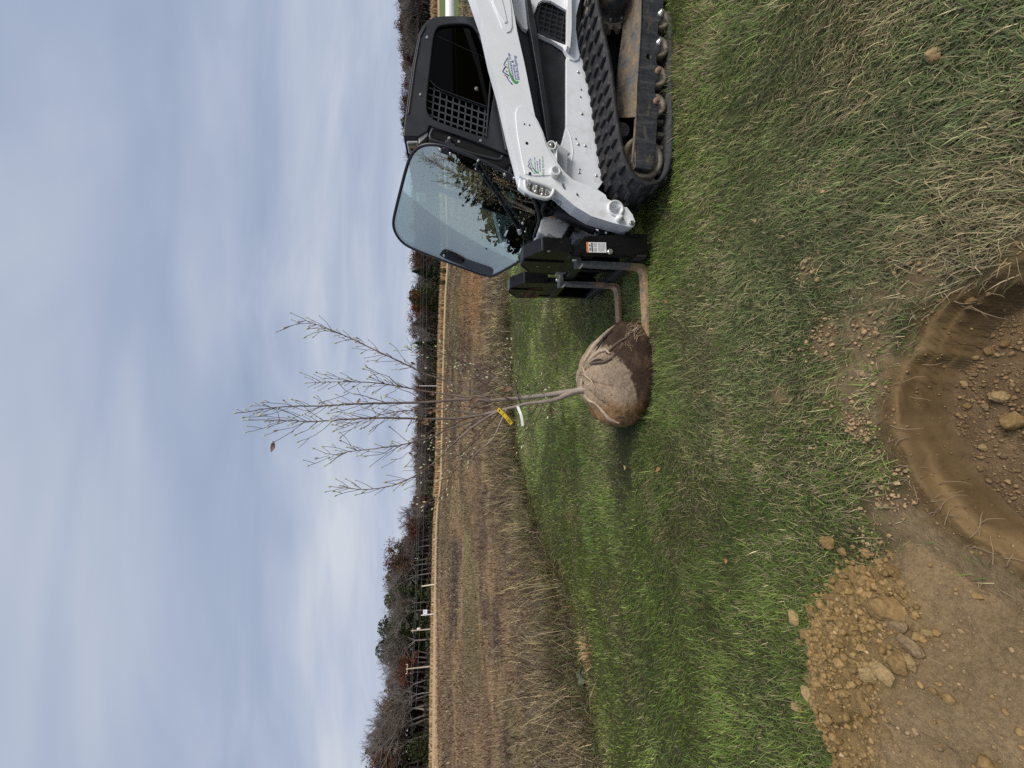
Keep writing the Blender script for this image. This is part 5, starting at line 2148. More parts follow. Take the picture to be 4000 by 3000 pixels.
# --- tilt cylinder between the arms
a_, b_ = on_side(S('6', [(880, 1350)])[0], 3.10), on_side(S('6', [(1345, 1560)])[0], 3.02)
d_ = b_ - a_
cy = MB().lathe(a_, d_, [(-.05, .03), (0, .052), (d_.length, .052), (d_.length + .006, .047), (d_.length + .006, .02)], 28).build("tilt_cylinder", M['cab'], loader)
MB().lathe(b_, d_, [(0, .022), (.10, .022)], 18).build("cylinder_rod", M['chrome'], cy)
a2 = on_side(S('6', [(1440, 1590)])[0], 3.02)
MB().lathe(a2 - EL * .04, EL, [(0, .05), (.08, .05)], 20).build("rod_eye", M['black'], cy)

# --- lower front: step box, tread plate, dark hollow
sb = S('7', [(655, 225), (700, 150), (800, 92), (1055, 212), (1048, 245), (935, 432), (745, 390), (640, 335)])
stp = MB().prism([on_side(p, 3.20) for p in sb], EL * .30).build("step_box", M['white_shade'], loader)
bevel(stp, .018, 3)
MB().prism(P1('7', [(760, 350), (845, 395), (838, 425), (748, 385)], 3.185), EL * .01).build("step_tab", M['steel'], stp)
tp = S('7', [(1062, 205), (1080, 235), (960, 480), (905, 500), (900, 460), (1000, 300)])
bars("tread_plate", tp, [(S('7', [(900, 190)])[0], (0, 38 * .3165), (200 * .3165, 60 * .3165), 10), (S('7', [(890, 180)])[0], (32 * .3165, 0), (-10 * .3165, 330 * .3165), 8)], 3.18, .0055, M['cab'], loader)
plate("tread_edge", tp, 3.186, .04, M['void'], loader, bv=0)
lower = S('7', [(1060, 340), (1180, 305), (1380, 330), (1430, 420), (1230, 420), (1100, 430)])
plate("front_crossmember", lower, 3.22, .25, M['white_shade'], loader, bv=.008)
MB().lathe(on_side(S('7', [(1120, 300)])[0], 3.2), EL, [(0, .02), (.03, .035), (.06, .03)], 14).build("hose_clamp", M['steel'], loader)
fp = S('7', [(520, 0), (560, 420), (900, 520), (1350, 430), (1420, 330), (900, 0)])
MB().prism([on_side(p, 3.62) for p in fp], EL * .4).build("front_hollow", M['void'], loader)

# --- cab
CY = 3.05
CW = 0.95
outline = pts_mix(('1', [(1050, 115), (690, 118), (500, 112), (430, 113), (375, 119), (335, 132), (303, 154), (278, 186), (258, 226), (240, 285), (200, 480), (150, 850), (139, 982), (250, 982), (315, 942), (325, 904), (352, 908), (640, 1020), (935, 1137), (1060, 1190),
                         (1110, 700)]))
WIN = S('1', smooth_loop([(402, 178), (368, 215), (350, 300), (318, 600), (303, 745), (312, 815), (350, 858), (450, 897), (728, 992), (742, 975), (775, 770), (800, 640), (780, 430), (715, 340), (680, 245), (640, 185), (570, 165)], 2))
cab = None


def cab_side(off, name):
    me = plate_mesh([on_side(p, CY) + off for p in outline], [[on_side(p, CY) + off for p in WIN]], EL * .035)
    o = link(name, me, M['cab'], loader if name == 'cab' else cab)
    bevel(o, .010, 3)
    return o


cab = cab_side(Vector((0, 0, 0)), "cab")
cab_side(EL * (CW - .035), "far_cab_side")
top = S('1', [(1050, 116), (690, 119), (500, 113), (430, 114.5), (376, 120.5), (337, 133.5), (305, 155.5), (280, 187.5), (260, 227), (242, 286), (202, 480), (152, 850), (141, 981)])
inn = S('1', [(163, 981), (174, 850), (224, 486), (272, 245), (305, 190), (348, 150), (400, 138), (500, 136), (690, 141), (1050, 138)])
rf = MB().prism([on_side(p, CY) + EL * .004 for p in top + inn], EL * (CW - .008)).build("roof", M['cab'], cab)
bevel(rf, .010, 3)
# long raised swage along the roof edge
MB().tube(P1('1', [(300, 190), (262, 262), (222, 480), (176, 820)], CY - .002), .006, 8).build("roof_swage", M['cab'], cab)
# visor front with the two lamps
pa, pb = on_side(S('1', [(141, 981)])[0], CY), on_side(S('1', [(250, 981)])[0], CY)
vis = MB().prism([pa + EL * .006, pb + EL * .006, pb + EL * (CW - .006), pa + EL * (CW - .006)], RE * .03).build("visor_front", M['void'], cab)
for l in (.105, CW - .105):
    c_ = pa.lerp(pb, .56) + EL * l + EF * .006
    zt = (pb - pa).normalized()
    lm = MB().box(c_, .020, .070, .046, (EF, EL, zt)).build("headlamp", M['lamp'], cab)
    bevel(lm, .010, 3)
    for k in range(3):
        MB().box(c_ + EF * .0215 + EL * (-.045 + .03 * k) + zt * (.012 * (k % 2) - .006), .002, .012, .034 - .008 * k, (EF, EL, zt)).build("lamp_facet", (M['steel'], M['chrome'], M['cab'])[k], lm)
plate("marker_lamp", pts_mix(('4', [(500, 500), (628, 415), (634, 440), (628, 480), (560, 545), (500, 600)])), CY + .012, .05, simple("marker_lens", (.30, .30, .29), .3), cab)
# window: dark sliding pane, lattice, rear diagonal
pane = S('1', [(395, 168), (350, 270), (318, 480), (318, 530), (340, 585), (395, 635), (470, 668), (600, 715), (748, 770), (790, 620), (800, 430), (730, 330), (650, 160)])
MB().prism([on_side(p, CY + .020) for p in pane], EL * .006).build("side_window", M['sideglass'], cab)
MB().tube(P1('1', [(318, 525), (330, 575), (360, 612), (400, 640), (470, 669), (600, 716), (748, 770)], CY + .016), .0035, 6).build("pane_edge", M['rubber'], cab)
MB().tube(P1('1', [(385, 262), (720, 412)], CY + .016), .0016, 4).build("pane_trim", M['rubber'], cab)
c_ = on_side(S('1', [(666, 642)])[0], CY + .018)
MB().lathe(c_, -EL, [(0, .016), (.006, .016), (.008, .009), (.014, .008)], 16).build("window_latch", M['steel'], cab)
lat = S('1', [(300, 560), (330, 575), (360, 614), (400, 643), (470, 672), (600, 719), (752, 775), (735, 985), (728, 992), (450, 897), (345, 860), (308, 815), (298, 745)])
dirs = [(S('2', [(560, 1130)])[0], (-16 * .27125, 93 * .27125), (1080 * .27125, 375 * .27125), 7), (S('2', [(735, 1130)])[0], (93 * .27125, 20 * .27125), (-62 * .27125, 800 * .27125), 9), (S('2', [(640, 1100)])[0], (0, 0), (-62 * .27125, 800 * .27125), 1)]
MAT_LAT = simple("lattice_paint", (0.045, 0.048, 0.052), 0.5)
bars("window_lattice", lat, dirs, CY + .040, .0055, MAT_LAT, cab)
full = S('1', [(402, 178), (350, 300), (303, 745), (350, 858), (728, 992), (780, 770), (800, 640), (780, 430), (680, 245), (570, 165)])
bars("window_lattice", lat, dirs, CY, .0055, MAT_LAT, cab, off=EL * (CW - .075))
plate("rear_strut", pts_mix(('1', [(655, 215), (690, 250), (760, 480), (875, 1080), (905, 1090), (790, 480), (725, 280), (690, 215)])), CY - .012, .02, M['cab'], cab, bv=.008)
plate("window_rail", pts_mix(('1', [(775, 425), (786, 425), (742, 985), (730, 985)])), CY - .010, .012, M['rubber'], cab, bv=.003)
# cab inside: floor, back, seat, roof liner
fl = P1('1', [(1000, 130), (1000, 1155), (1080, 1185), (1080, 130)], CY + .04)
MB().prism(fl, EL * (CW - .08)).build("cab_floor", M['void'], cab)
bw = P1('1', [(200, 440), (1000, 130), (1000, 260), (560, 330)], CY + .045)
bw = P1('1', [(300, 170), (1000, 140), (1000, 200), (320, 230)], CY + .045)
MB().prism(bw, EL * (CW - .09)).build("rear_wall", M['void'], cab)
st = MB()
st.prism(P1('1', [(520, 290), (540, 230), (980, 300), (960, 420), (800, 400)], CY + .22), EL * .50)
st.prism(P1('1', [(820, 400), (870, 380), (960, 640), (900, 700), (840, 680)], CY + .22), EL * .50)
bevel(st.build("seat", M['void'], cab), .03, 3)
MB().prism([on_side(p, CY + .022) + EL * (CW - .06) for p in pane], EL * .006).build("far_window", M['sideglass'], cab)
MB().prism(P1('1', [(640, 560), (700, 540), (880, 640), (900, 800), (840, 830)], CY + .10), EL * .07).build("joystick_console", M['void'], cab)
# screws on the cab side
bolts("cab_screw", S('1', [(310, 270), (262, 682), (718, 214), (696, 1014)]), CY, .008, M['bolt'], cab)
# front post, hinge rail, grab handle
plate("front_post", pts_mix(('4', [(640, 345), (700, 330), (1875, 795), (1935, 1150), (1830, 1110), (1390, 900), (900, 690), (640, 600), (640, 480)])), CY + .010, .05, M['void'], cab, bv=.006)
MB().tube(P1('4', [(690, 345), (1100, 480), (1500, 630), (1875, 795)], CY - .006), .006, 8).build("post_edge", M['cab'], cab)
hd = smooth_loop([(705, 392), (675, 450), (660, 510), (700, 550), (850, 595), (1050, 665), (1300, 752), (1500, 800), (1640, 832), (1690, 815), (1705, 775)], 2, False)
MB().tube([on_side(p, CY - .035) for p in S('4', hd)], .0125, 10).build("grab_handle", M['cab'], cab)
for pts in ([(885, 540), (1025, 600), (1020, 640), (880, 580)], [(920, 490), (975, 500), (960, 590), (905, 575)], [(1815, 905), (1870, 915), (1850, 1010), (1790, 1000)]):
    plate("hinge_bracket", S('4', pts), CY - .020, .03, M['cab'], cab, bv=.004)
bolts("hinge_bolt", S('4', [(938, 515), (1078, 568), (1392, 552), (1862, 873)]), CY - .022, .0085, M['bolt'], cab)

# --- the door, swung open on its hinge post
DA = math.radians(28)
H1, H2 = on_side(S('5', [(560, 40)])[0], CY - .04), on_side(S('5', [(1470, 440)])[0], CY - .04)
DV = (EL * math.cos(DA) + EF * math.sin(DA)).normalized()
DN = DV.cross((H2 - H1).normalized()).normalized()
if DN.y > 0:
    DN = -DN


def DP(reg, pts, o=0.0):
    return [on_plane(p, H1 + DN * o, DN) for p in S(reg, pts)]


dl = [(470, 36), (600, 45), (760, 92), (1000, 188), (1200, 285), (1420, 395), (1500, 460), (1570, 545), (1630, 660), (1672, 780), (1684, 860), (1660, 965), (1600, 1125),
      (1545, 1225), (1470, 1300), (1250, 1425), (1160, 1462), (1060, 1450), (900, 1388), (600, 1278), (290, 1158), (200, 1100), (140, 1025), (105, 945), (100, 870), (122, 760), (182, 520), (250, 260), (300, 140), (375, 65)]
dls = smooth_loop(dl, 2)
door = MB().prism(DP('5', dls), DN * .006).build("door", M['glass'], loader)
MB().tube(DP('5', dls, .003), .0135, 8, closed=True).build("door_seal", M['seal'], door)
# black painted border along the latch side with the lock
MB().prism(DP('5', smooth_loop([(595, 1245), (615, 1200), (640, 1185), (700, 1205), (870, 1275), (1150, 1368), (1178, 1390), (1178, 1440), (1150, 1455), (1060, 1435), (900, 1375)], 1), .008), DN * .003).build("latch_border", simple("smoked_border", (.045, .048, .055), .25), door)
hk = MB().prism(DP('5', smooth_loop([(610, 1215), (635, 1188), (690, 1195), (860, 1275), (872, 1300), (850, 1322), (800, 1312), (640, 1250)], 2), .012), DN * .022).build("door_handle", M['black'], door)
bevel(hk, .008, 3)
p_ = DP('5', [(650, 1240)], .034)[0]
MB().lathe(p_, DN, [(0, .013), (.004, .013), (.006, .005)], 16).build("door_lock", M['bolt'], hk)
# hinge strip, hinges, pads
MB().prism(DP('5', [(600, 62), (760, 110), (1000, 205), (1400, 400), (1440, 470), (1380, 452), (1180, 380), (1000, 330), (740, 210), (600, 130), (520, 110)], -.008), DN * .006).build("hinge_strip", M['void'], door)
for pts in ([(590, 75), (680, 65), (745, 130), (730, 165), (690, 150), (600, 120)], [(1280, 340), (1345, 320), (1420, 400), (1410, 430), (1370, 420), (1290, 385)]):
    bevel(MB().prism(DP('5', smooth_loop(pts, 1), .010), DN * .012).build("door_hinge", M['cab'], door), .004)
for p in ((610, 98), (718, 139), (1304, 367), (1406, 405)):
    q_ = DP('5', [p], .020)[0]
    MB().lathe(q_, DN, [(0, .012), (.006, .012), (.008, .006)], 14).build("hinge_screw", M['bolt'], door)
for pts in ([(488, 140), (515, 138), (610, 165), (680, 192), (672, 218), (640, 222), (580, 190), (490, 162)], [(1178, 393), (1205, 392), (1300, 428), (1352, 462), (1345, 485), (1310, 478), (1230, 432), (1180, 412)]):
    bevel(MB().prism(DP('5', pts, -.040), DN * .03).build("foam_pad", M['amber'], door), .006)
# wiper
wp = MB().prism(DP('5', smooth_loop([(1350, 930), (1440, 765), (1465, 752), (1578, 808), (1560, 930), (1515, 1045), (1490, 1120), (1470, 1185), (1440, 1190), (1330, 1125), (1318, 1095)], 1), -.09), DN * .075).build("wiper_motor", M['void'], door)
MB().tube(DP('5', [(1000, 300), (1100, 430), (1130, 490)], .018), .0055, 6).build("wiper_blade", M['cab'], wp)
MB().tube(DP('5', [(996, 298), (1040, 350), (1220, 590), (1340, 775), (1400, 880), (1462, 960)], .020), [.006, .007, .008, .009, .011, .013], 8).build("wiper_arm", M['cab'], wp)
MB().tube(DP('5', [(1018, 205), (1120, 400), (1280, 620), (1420, 800), (1480, 870)], .020), .0055, 8).build("wiper_arm", M['cab'], wp)
MB().tube(DP('5', [(1016, 212), (996, 296)], .022), .010, 8).build("wiper_head", simple("wiper_head_blue", (.03, .035, .06), .4), wp)
for p, r_ in (((1462, 965), .020), ((1470, 990), .018), ((1500, 885), .012), ((1020, 208), .008), ((995, 298), .008), ((1528, 972), .008)):
    q_ = DP('5', [p], .016)[0]
    MB().lathe(q_, DN, [(0, r_ * 1.1), (.014, r_), (.02, r_ * .6)], 16).build("wiper_pivot", M['bolt'], wp)
plate_l = MB().prism(DP('5', [(1436, 990), (1450, 920), (1485, 860), (1510, 870), (1520, 900), (1495, 985), (1470, 1010)], .006), DN * .012).build("wiper_bracket", M['black'], wp)


def label_block(name, corners, fn, parent, head, rows):
    """sticker with a coloured head and lines of print; corners: TL, TR, BR, BL as points on a face, fn lifts a point off it"""
    tl, tr_, br, bl = corners

    def uv(u, v, o):
        return fn((tl * (1 - u) + tr_ * u) * (1 - v) + (bl * (1 - u) + br * u) * v, o)

    def rect(u0, v0, u1, v1, o):
        return [uv(u0, v0, o), uv(u1, v0, o), uv(u1, v1, o), uv(u0, v1, o)]
    nrm = (uv(.5, .5, 1) - uv(.5, .5, 0))
    b_ = MB().prism(rect(0, 0, 1, 1, .0005), nrm * .0012).build(name, M['decal_white'], parent)
    if head:
        MB().prism(rect(0.0, 0, 1, head, .002), nrm * .0006).build("sticker_head", M['decal_orange'], b_)
    pr = MB()
    for (u0, v0, u1, v1) in rows:
        pr.prism(rect(u0, v0, u1, v1, .002), nrm * .0006)
    pr.build("sticker_print", M['decal_black'], b_)
    return b_


# warning sheet inside the door glass
cor = DP('5', [(1300, 540), (1418, 575), (1385, 725), (1295, 700)], -.012)
# its head runs along the edge nearest the top of the door
label_block("door_sticker", [cor[0], cor[3], cor[2], cor[1]], lambda p, o: p + DN * o, door, .14,
            [(.08, .22, .34, .25), (.40, .22, .62, .25), (.70, .22, .93, .25), (.08, .55, .93, .57), (.14, .30, .28, .48), (.44, .30, .56, .48), (.74, .32, .88, .46), (.16, .64, .26, .74), (.45, .64, .57, .78), (.74, .66, .86, .82), (.10, .90, .60, .92)])
a4 = P1('7', [(812, 98), (946, 168), (920, 220), (790, 168)], 3.195)
label_block("step_sticker", [a4[0], a4[3], a4[2], a4[1]], lambda p, o: p - EL * o, stp, .24, [(.1, .34, .9, .36), (.12, .42, .42, .56), (.56, .42, .88, .56), (.1, .66, .9, .68), (.1, .74, .9, .76), (.1, .82, .8, .84), (.1, .9, .86, .92)])
a4 = P1('6', [(822, 1192), (925, 1232), (900, 1300), (792, 1262)], AY - .004)


# small pictogram plate on the front face of the arm
def on_front(p):
    # front face of the arm below the coupler guard
    e0 = on_side(S('6', [(850, 1070)])[0], AY)
    e1 = on_side(S('6', [(1100, 1285)])[0], AY)
    nn = (e1 - e0).cross(EL).normalized()
    if nn.dot(EF) < 0:
        nn = -nn
    return on_plane(p, e0 + nn * .002, nn), nn


fc = [on_front(p) for p in S('6', [(825, 1192), (925, 1228), (900, 1300), (792, 1268)])]
NF = fc[0][1]
fo = MB()
q4 = [f_[0] for f_ in fc]
for i in range(4):
    a_, b_ = q4[i], q4[(i + 1) % 4]
    d_ = (b_ - a_).normalized()
    s_ = d_.cross(NF)
    fo.prism([a_ + s_ * .0015, b_ + s_ * .0015, b_ - s_ * .0015, a_ - s_ * .0015], NF * .001)
for u0 in (.5,):
    a_, b_ = q4[0].lerp(q4[1], u0), q4[3].lerp(q4[2], u0)
    d_ = (b_ - a_).normalized()
    s_ = d_.cross(NF)
    fo.prism([a_ + s_ * .001, b_ + s_ * .001, b_ - s_ * .001, a_ - s_ * .001], NF * .001)
for u, v in ((.25, .3), (.25, .7), (.72, .25), (.72, .7)):
    c_ = q4[0].lerp(q4[1], u).lerp(q4[3].lerp(q4[2], u), v)
    d1 = (q4[1] - q4[0]).normalized()
    d2 = d1.cross(NF)
    fo.prism([c_ + d1 * .006 + d2 * .004, c_ + d1 * .006 - d2 * .004, c_ - d1 * .006 - d2 * .004, c_ - d1 * .006 + d2 * .004], NF * .001)
fo.build("pictogram_plate", M['decal_black'], arm)


# --- lettering and the house emblem on the arm
def text_on(body, start, end, yp, mat, parent, name, shear=0.0, hscale=1.0, off=Vector((0, 0, 0))):
    a_, b_ = on_side(start, yp) + off, on_side(end, yp) + off
    cu = bpy.data.curves.new(name, 'FONT')
    cu.body = body
    cu.size = 1.0
    cu.shear = shear
    cu.offset = 0.0
    cu.extrude = 0.0
    ob = bpy.data.objects.new(name, cu)
    COL.objects.link(ob)
    bpy.context.view_layer.update()
    dg = bpy.context.evaluated_depsgraph_get()
    me = bpy.data.meshes.new_from_object(ob.evaluated_get(dg))
    bpy.data.objects.remove(ob)
    co = np.array([v.co[:] for v in me.vertices])
    x0, x1 = co[:, 0].min(), co[:, 0].max()
    w = (b_ - a_).length
    k = w / (x1 - x0)
    xd = (b_ - a_).normalized()
    yd = xd.cross(EL)
    if yd.z < 0:
        yd = -yd
    for v in me.vertices:
        v.co = a_ + xd * ((v.co.x - x0) * k) + yd * (v.co.y * k * hscale)
    me.name = name
    return link(name, me, mat, parent)


def ribbon(pts, w, yp, mb, off=Vector((0, 0, 0))):
    ws = w if isinstance(w, (list, tuple)) else [w] * len(pts)
    p3 = [on_side(p, yp) + off for p in pts]
    L_, R_ = [], []
    for i, p in enumerate(p3):
        t_ = (p3[min(i + 1, len(p3) - 1)] - p3[max(i - 1, 0)]).normalized()
        s_ = t_.cross(EL)
        L_.append(p + s_ * ws[i])
        R_.append(p - s_ * ws[i])
    n = len(p3)
    mb.add(L_ + R_, [(i, i + 1, n + i + 1, n + i) for i in range(n - 1)])


def emblem(tf, yp, k):
    """the outline of three gables over a green sweep; tf maps emblem units to the picture"""
    bl, rd, gn = MB(), MB(), MB()
    for L in ([(1838, 1210), (1772, 1122), (1790, 1078), (1800, 1092)], [(1772, 1076), (1706, 1030), (1755, 958), (1778, 978)], [(1800, 1086), (1706, 1030)], [(1762, 962), (1724, 930), (1782, 826), (1788, 890)], [(1850, 1216), (1836, 1190)]):
        ribbon([tf(p) for p in L], .0032 * k, yp, bl)
    for L in ([(1748, 956), (1712, 1014)], [(1730, 1075), (1752, 1085), (1766, 1112)], [(1756, 1030), (1774, 1032)], [(1756, 1020), (1774, 1022)]):
        ribbon([tf(p) for p in L], .0030 * k, yp, rd)
    for c_ in ((1764, 930), (1804, 1122)):
        x, y = c_
        ribbon([tf((x - 5, y)), tf((x + 5, y))], .003 * k, yp, bl)
    arc = smooth_loop([(1788, 880), (1790, 960), (1808, 1050), (1845, 1130), (1885, 1185), (1915, 1190), (1930, 1160)], 2, False)
    n = len(arc)
    ribbon([tf(p) for p in arc], [(.0015 + .0095 * math.sin(math.pi * min(1, (i / (n - 1)) ** 1.6)) ** 1.2) * k for i in range(n)], yp, gn)
    e = bl.build("emblem", M['decal_blue'], arm)
    rd.build("emblem_red", M['decal_red'], e)
    gn.build("emblem_green", M['decal_green'], e)


LY = AY - .0015
emblem(lambda p: S('2', [p])[0], LY, 1.0)
text_on("mountain top", S('1', [(937, 572)])[0], S('1', [(905, 382)])[0], LY, M['decal_blue'], arm, "lettering", .12, 0.74)
text_on("mowing &", S('1', [(957, 574)])[0], S('1', [(932, 432)])[0], LY, M['decal_blue'], arm, "lettering", .12, 0.74)
text_on("landscaping", S('1', [(976, 573)])[0], S('1', [(948, 398)])[0], LY, M['decal_blue'], arm, "lettering", .12, 0.74)
# the smaller copy with the telephone number sits on the front patch
PYP = AY - .0078


def tf2(p):
    x, y = p
    # fit the large emblem into the small one's place
    u = (x - 1706) / (1930 - 1706)
    v = (y - 826) / (1216 - 826)
    return S('6', [(505 + u * 130 - (1 - v) * 12 + 10, 690 + v * 190)])[0]


emblem(tf2, PYP, .55)
text_on("mountain top", S('6', [(612, 842)])[0], S('6', [(598, 675)])[0], PYP, M['decal_blue'], arm, "lettering", .12, 0.80)
text_on("mowing &", S('6', [(640, 845)])[0], S('6', [(630, 722)])[0], PYP, M['decal_blue'], arm, "lettering", .12, 0.80)
text_on("landscaping", S('6', [(671, 850)])[0], S('6', [(660, 700)])[0], PYP, M['decal_blue'], arm, "lettering", .12, 0.80)
text_on("(814) 935-9171", S('6', [(712, 905)])[0], S('6', [(706, 668)])[0], PYP, M['decal_green'], arm, "lettering", .12, 0.80)

# ------------------------------------------------------------------ pallet fork attachment
FO = on_side(S('7', [(1990, 637)])[0], 2.915)
FO = Vector((FO.x, FO.y, 0))
forks = thing("pallet_fork_frame", 'black pallet fork frame on the loader with two rusty forks on the grass', 'pallet forks', FO)
UP = Vector((0, 0, 1))


def FL(u, v, z):
    """u across the frame away from the camera, v forward, z up"""
    return FO + EL * u + EF * v + UP * z


def fbox(mb, u0, u1, v0, v1, z0, z1):
    return mb.box(FL((u0 + u1) / 2, (v0 + v1) / 2, (z0 + z1) / 2), (u1 - u0) / 2, (v1 - v0) / 2, (z1 - z0) / 2, (EL, EF, UP))


# near side plate, traced on its own plane
sp_ = plate("side_plate", S('7', [(1005, 512), (1100, 500), (1180, 410), (1250, 380), (1985, 352), (1992, 637), (1230, 602), (1190, 592), (1130, 642), (1030, 634)]), 2.915, .06, M['black'], forks, bv=.008)


def fr_poly(name, pts, v0, v1, mat, parent, bv=.006):
    o = MB().prism([FL(u, v0, z) for u, z in pts], EF * (v1 - v0)).build(name, mat, parent)
    if bv:
        bevel(o, bv)
    return o


W = 1.24
for k, (u0, u1) in enumerate(((-.01, .50), (.76, 1.27))):
    a_, b_ = u0, u1
    g = fr_poly("guard", [(a_, .70), (a_, .93), (a_ + .17, 1.045), (b_ - .19, 1.045), (b_, .93), (b_, .70)], -.012, .0, M['black'], forks, .003)
    # folded rim round the guard
    rim = MB()
    pts = [(a_, .70), (a_, .93), (a_ + .17, 1.045), (b_ - .19, 1.045), (b_, .93), (b_, .70)]
    for i in range(5):
        (ua, za), (ub, zb) = pts[i], pts[i + 1]
        du, dz = ub - ua, zb - za
        L = math.hypot(du, dz)
        nu, nz = -dz / L, du / L
        q = [FL(ua, -.105, za), FL(ub, -.105, zb), FL(ub, .004, zb), FL(ua, .004, za)]
        off_ = EL * (nu * .006) + UP * (nz * .006)
        rim.loft([p - off_ for p in q], [p + off_ for p in q])
    bevel(rim.build("guard_rim", M['black'], g), .003)
    # central stiffening fold
    fr_poly("guard_fold", [(a_ + .20, .70), (a_ + .20, 1.035), (a_ + .25, 1.035), (a_ + .25, .70)], .002, .012, M['black'], g, .004)
    for (u, z) in ((a_ + .33, .90), (a_ + .33, .80)):
        MB().box(FL(u, .003, z), .006, .002, .010, (EL, EF, UP)).build("guard_slot", simple("slot_daylight", (.30, .36, .22), .8), g)
    fr_poly("guard_neck", [(a_ + .02, .50), (a_ + .02, .705), (b_ - .02, .705), (b_ - .02, .50)], -.07, -.012, M['black'], forks, .006)
# rails
rails = MB()
fbox(rails, 0, W, -.06, .005, .50, .575)
bevel(rails.build("top_rail", M['black'], forks), .006)
nt_ = MB()
for i in range(34):
    u = .06 + i * .034
    nt_.prism([FL(u, -.05, .575), FL(u + .017, -.05, .575), FL(u + .017, -.05, .590), FL(u, -.05, .590)], EF * .03)
nt_.build("rail_notches", M['black'], forks)
r2 = MB()
fbox(r2, 0, W, -.045, .005, .075, .155)
bevel(r2.build("bottom_rail", simple("dark_rail", (.025, .026, .027), .5, var=.4), forks), .006)
fr_poly("back_plate", [(.06, .155), (.06, .50), (1.18, .50), (1.18, .155)], -.16, -.145, M['black'], forks, 0)
for u in (.34, .44, .90, 1.20):
    fr_poly("upright", [(u, .155), (u, .50), (u + .05, .50), (u + .05, .155)], -.12, -.03, M['black'], forks, .004)
fr_poly("far_side_plate", [(1.20, .06), (1.20, .70), (1.26, .70), (1.26, .06)], -.17, -.002, M['black'], forks, .006)

# forks: hooked shank, heel and blade
for k, (u0, ln) in enumerate(((.115, 1.02), (.63, .98))):
    u1 = u0 + .086
    prof = smooth_loop([(.012, .60), (.012, .12), (.016, .045), (.04, .012), (.10, .004), (ln, .010), (ln, .018), (.14, .040), (.075, .046), (.050, .068), (.046, .12), (.045, .60)], 1)
    f_ = MB().prism([FL(u0, v, z) for v, z in prof], EL * (u1 - u0)).build("fork", M['fork'], forks)
    bevel(f_, .005)
    MB().box(FL((u0 + u1) / 2, .0, .60), .05, .055, .016, (EL, EF, UP)).build("fork_hook", M['fork'], f_)
    MB().box(FL((u0 + u1) / 2, .040, .585), .040, .012, .020, (EL, EF, UP)).build("hook_tag", M['decal_white'], f_)
    MB().lathe(FL((u0 + u1) / 2 - .02, .0, .615), UP, [(0, .016), (.03, .016), (.035, .01)], 12).build("lock_pin", M['bolt'], f_)
# stickers
c4 = [on_side(p, 2.912) for p in S('7', [(1232, 462), (1240, 588), (1482, 592), (1475, 466)])]
st_ = label_block("side_sticker", [c4[0], c4[1], c4[2], c4[3]], lambda p, o: p - EL * o, sp_, .09,
                  [(.06, .24, .94, .31), (.2, .14, .42, .20), (.55, .14, .85, .20), (.08, .36, .48, .38), (.08, .42, .48, .44), (.08, .48, .45, .50), (.54, .36, .93, .38), (.54, .42, .93, .44), (.54, .48, .9, .50),
                   (.08, .60, .92, .615), (.08, .66, .92, .675), (.08, .72, .92, .735), (.08, .78, .88, .795), (.08, .85, .92, .865), (.08, .91, .7, .925)])
bolts("plate_bolt", S('7', [(1525, 580)]), 2.912, .018, M['bolt'], sp_, .016)
bolts("plate_stud", S('7', [(775, 556)]), 2.905, .016, M['steel'], sp_, .006)
MB().prism([FL(.52, -.06, .72), FL(.52, -.06, .80), FL(.47, -.06, .80)], EF * .004).build("corner_sticker", M['decal_white'], forks)
# maroon maker's plate with a black flourish on the far guard
mp_ = MB().prism([FL(.91, .003, .72), FL(.93, .003, .86), FL(1.265, .003, .86), FL(1.265, .003, .70)], EF * .002).build("maroon_sticker", M['decal_maroon'], forks)
sq = MB()
sq.tube([FL(.97 + .012 * i, .006, .785 + .035 * math.sin(i * 1.35) * (1 if i % 3 else .5)) for i in range(22)], .004, 5)
sq.tube([FL(.95, .006, .76), FL(1.02, .006, .745), FL(1.10, .006, .755), FL(1.2, .006, .74)], .003, 5)
sq.build("flourish", M['decal_black'], mp_)

# ------------------------------------------------------------------ balled and burlapped sapling
BC = on_y(S('B', [(720, 865)])[0], 3.28)
tree = thing("sapling", 'leafless multi stemmed sapling with fuzzy buds, its root ball wrapped in burlap', 'sapling', (BC.x, BC.y, 0))
bo = [(318, 1010), (312, 940), (318, 860), (335, 770), (360, 700), (385, 640), (420, 585), (470, 525), (530, 460), (600, 410), (660, 365), (720, 318), (790, 290), (860, 288), (915, 310), (960, 360), (1000, 430), (1015, 520), (1045, 590),
      (1090, 640), (1115, 720), (1125, 800), (1118, 880), (1105, 950), (1070, 1010), (1040, 1060), (1008, 1130), (990, 1210), (970, 1280), (930, 1340), (890, 1385), (830, 1425), (740, 1435), (640, 1432), (570, 1408), (510, 1365), (470, 1300), (440, 1240), (395, 1180), (360, 1120), (335, 1060)]
O2 = [on_y(p, 3.28) - BC for p in S('B', bo)]
ang0 = np.array([math.atan2(v.z, v.x) for v in O2])
rad0 = np.array([math.hypot(v.x, v.z) for v in O2])
od = np.argsort(ang0)
ang0, rad0 = ang0[od], rad0[od]


def Rout(a):
    return np.interp(a, np.r_[ang0[-3:] - 2 * np.pi, ang0, ang0[:3] + 2 * np.pi], np.r_[rad0[-3:], rad0, rad0[:3]])


na, nb = 420, 240
aa = np.linspace(-np.pi, np.pi, na, endpoint=False)
bb_ = np.linspace(-np.pi / 2, np.pi / 2, nb)
A_, B_ = np.meshgrid(aa, bb_)
R_ = Rout(A_)
inpl = np.cos(B_) ** 0.75
dep = np.sign(np.sin(B_)) * np.abs(np.sin(B_)) ** 1.0 * 0.40
bx = R_ * inpl * np.cos(A_)
bz = R_ * inpl * np.sin(A_)
by = dep
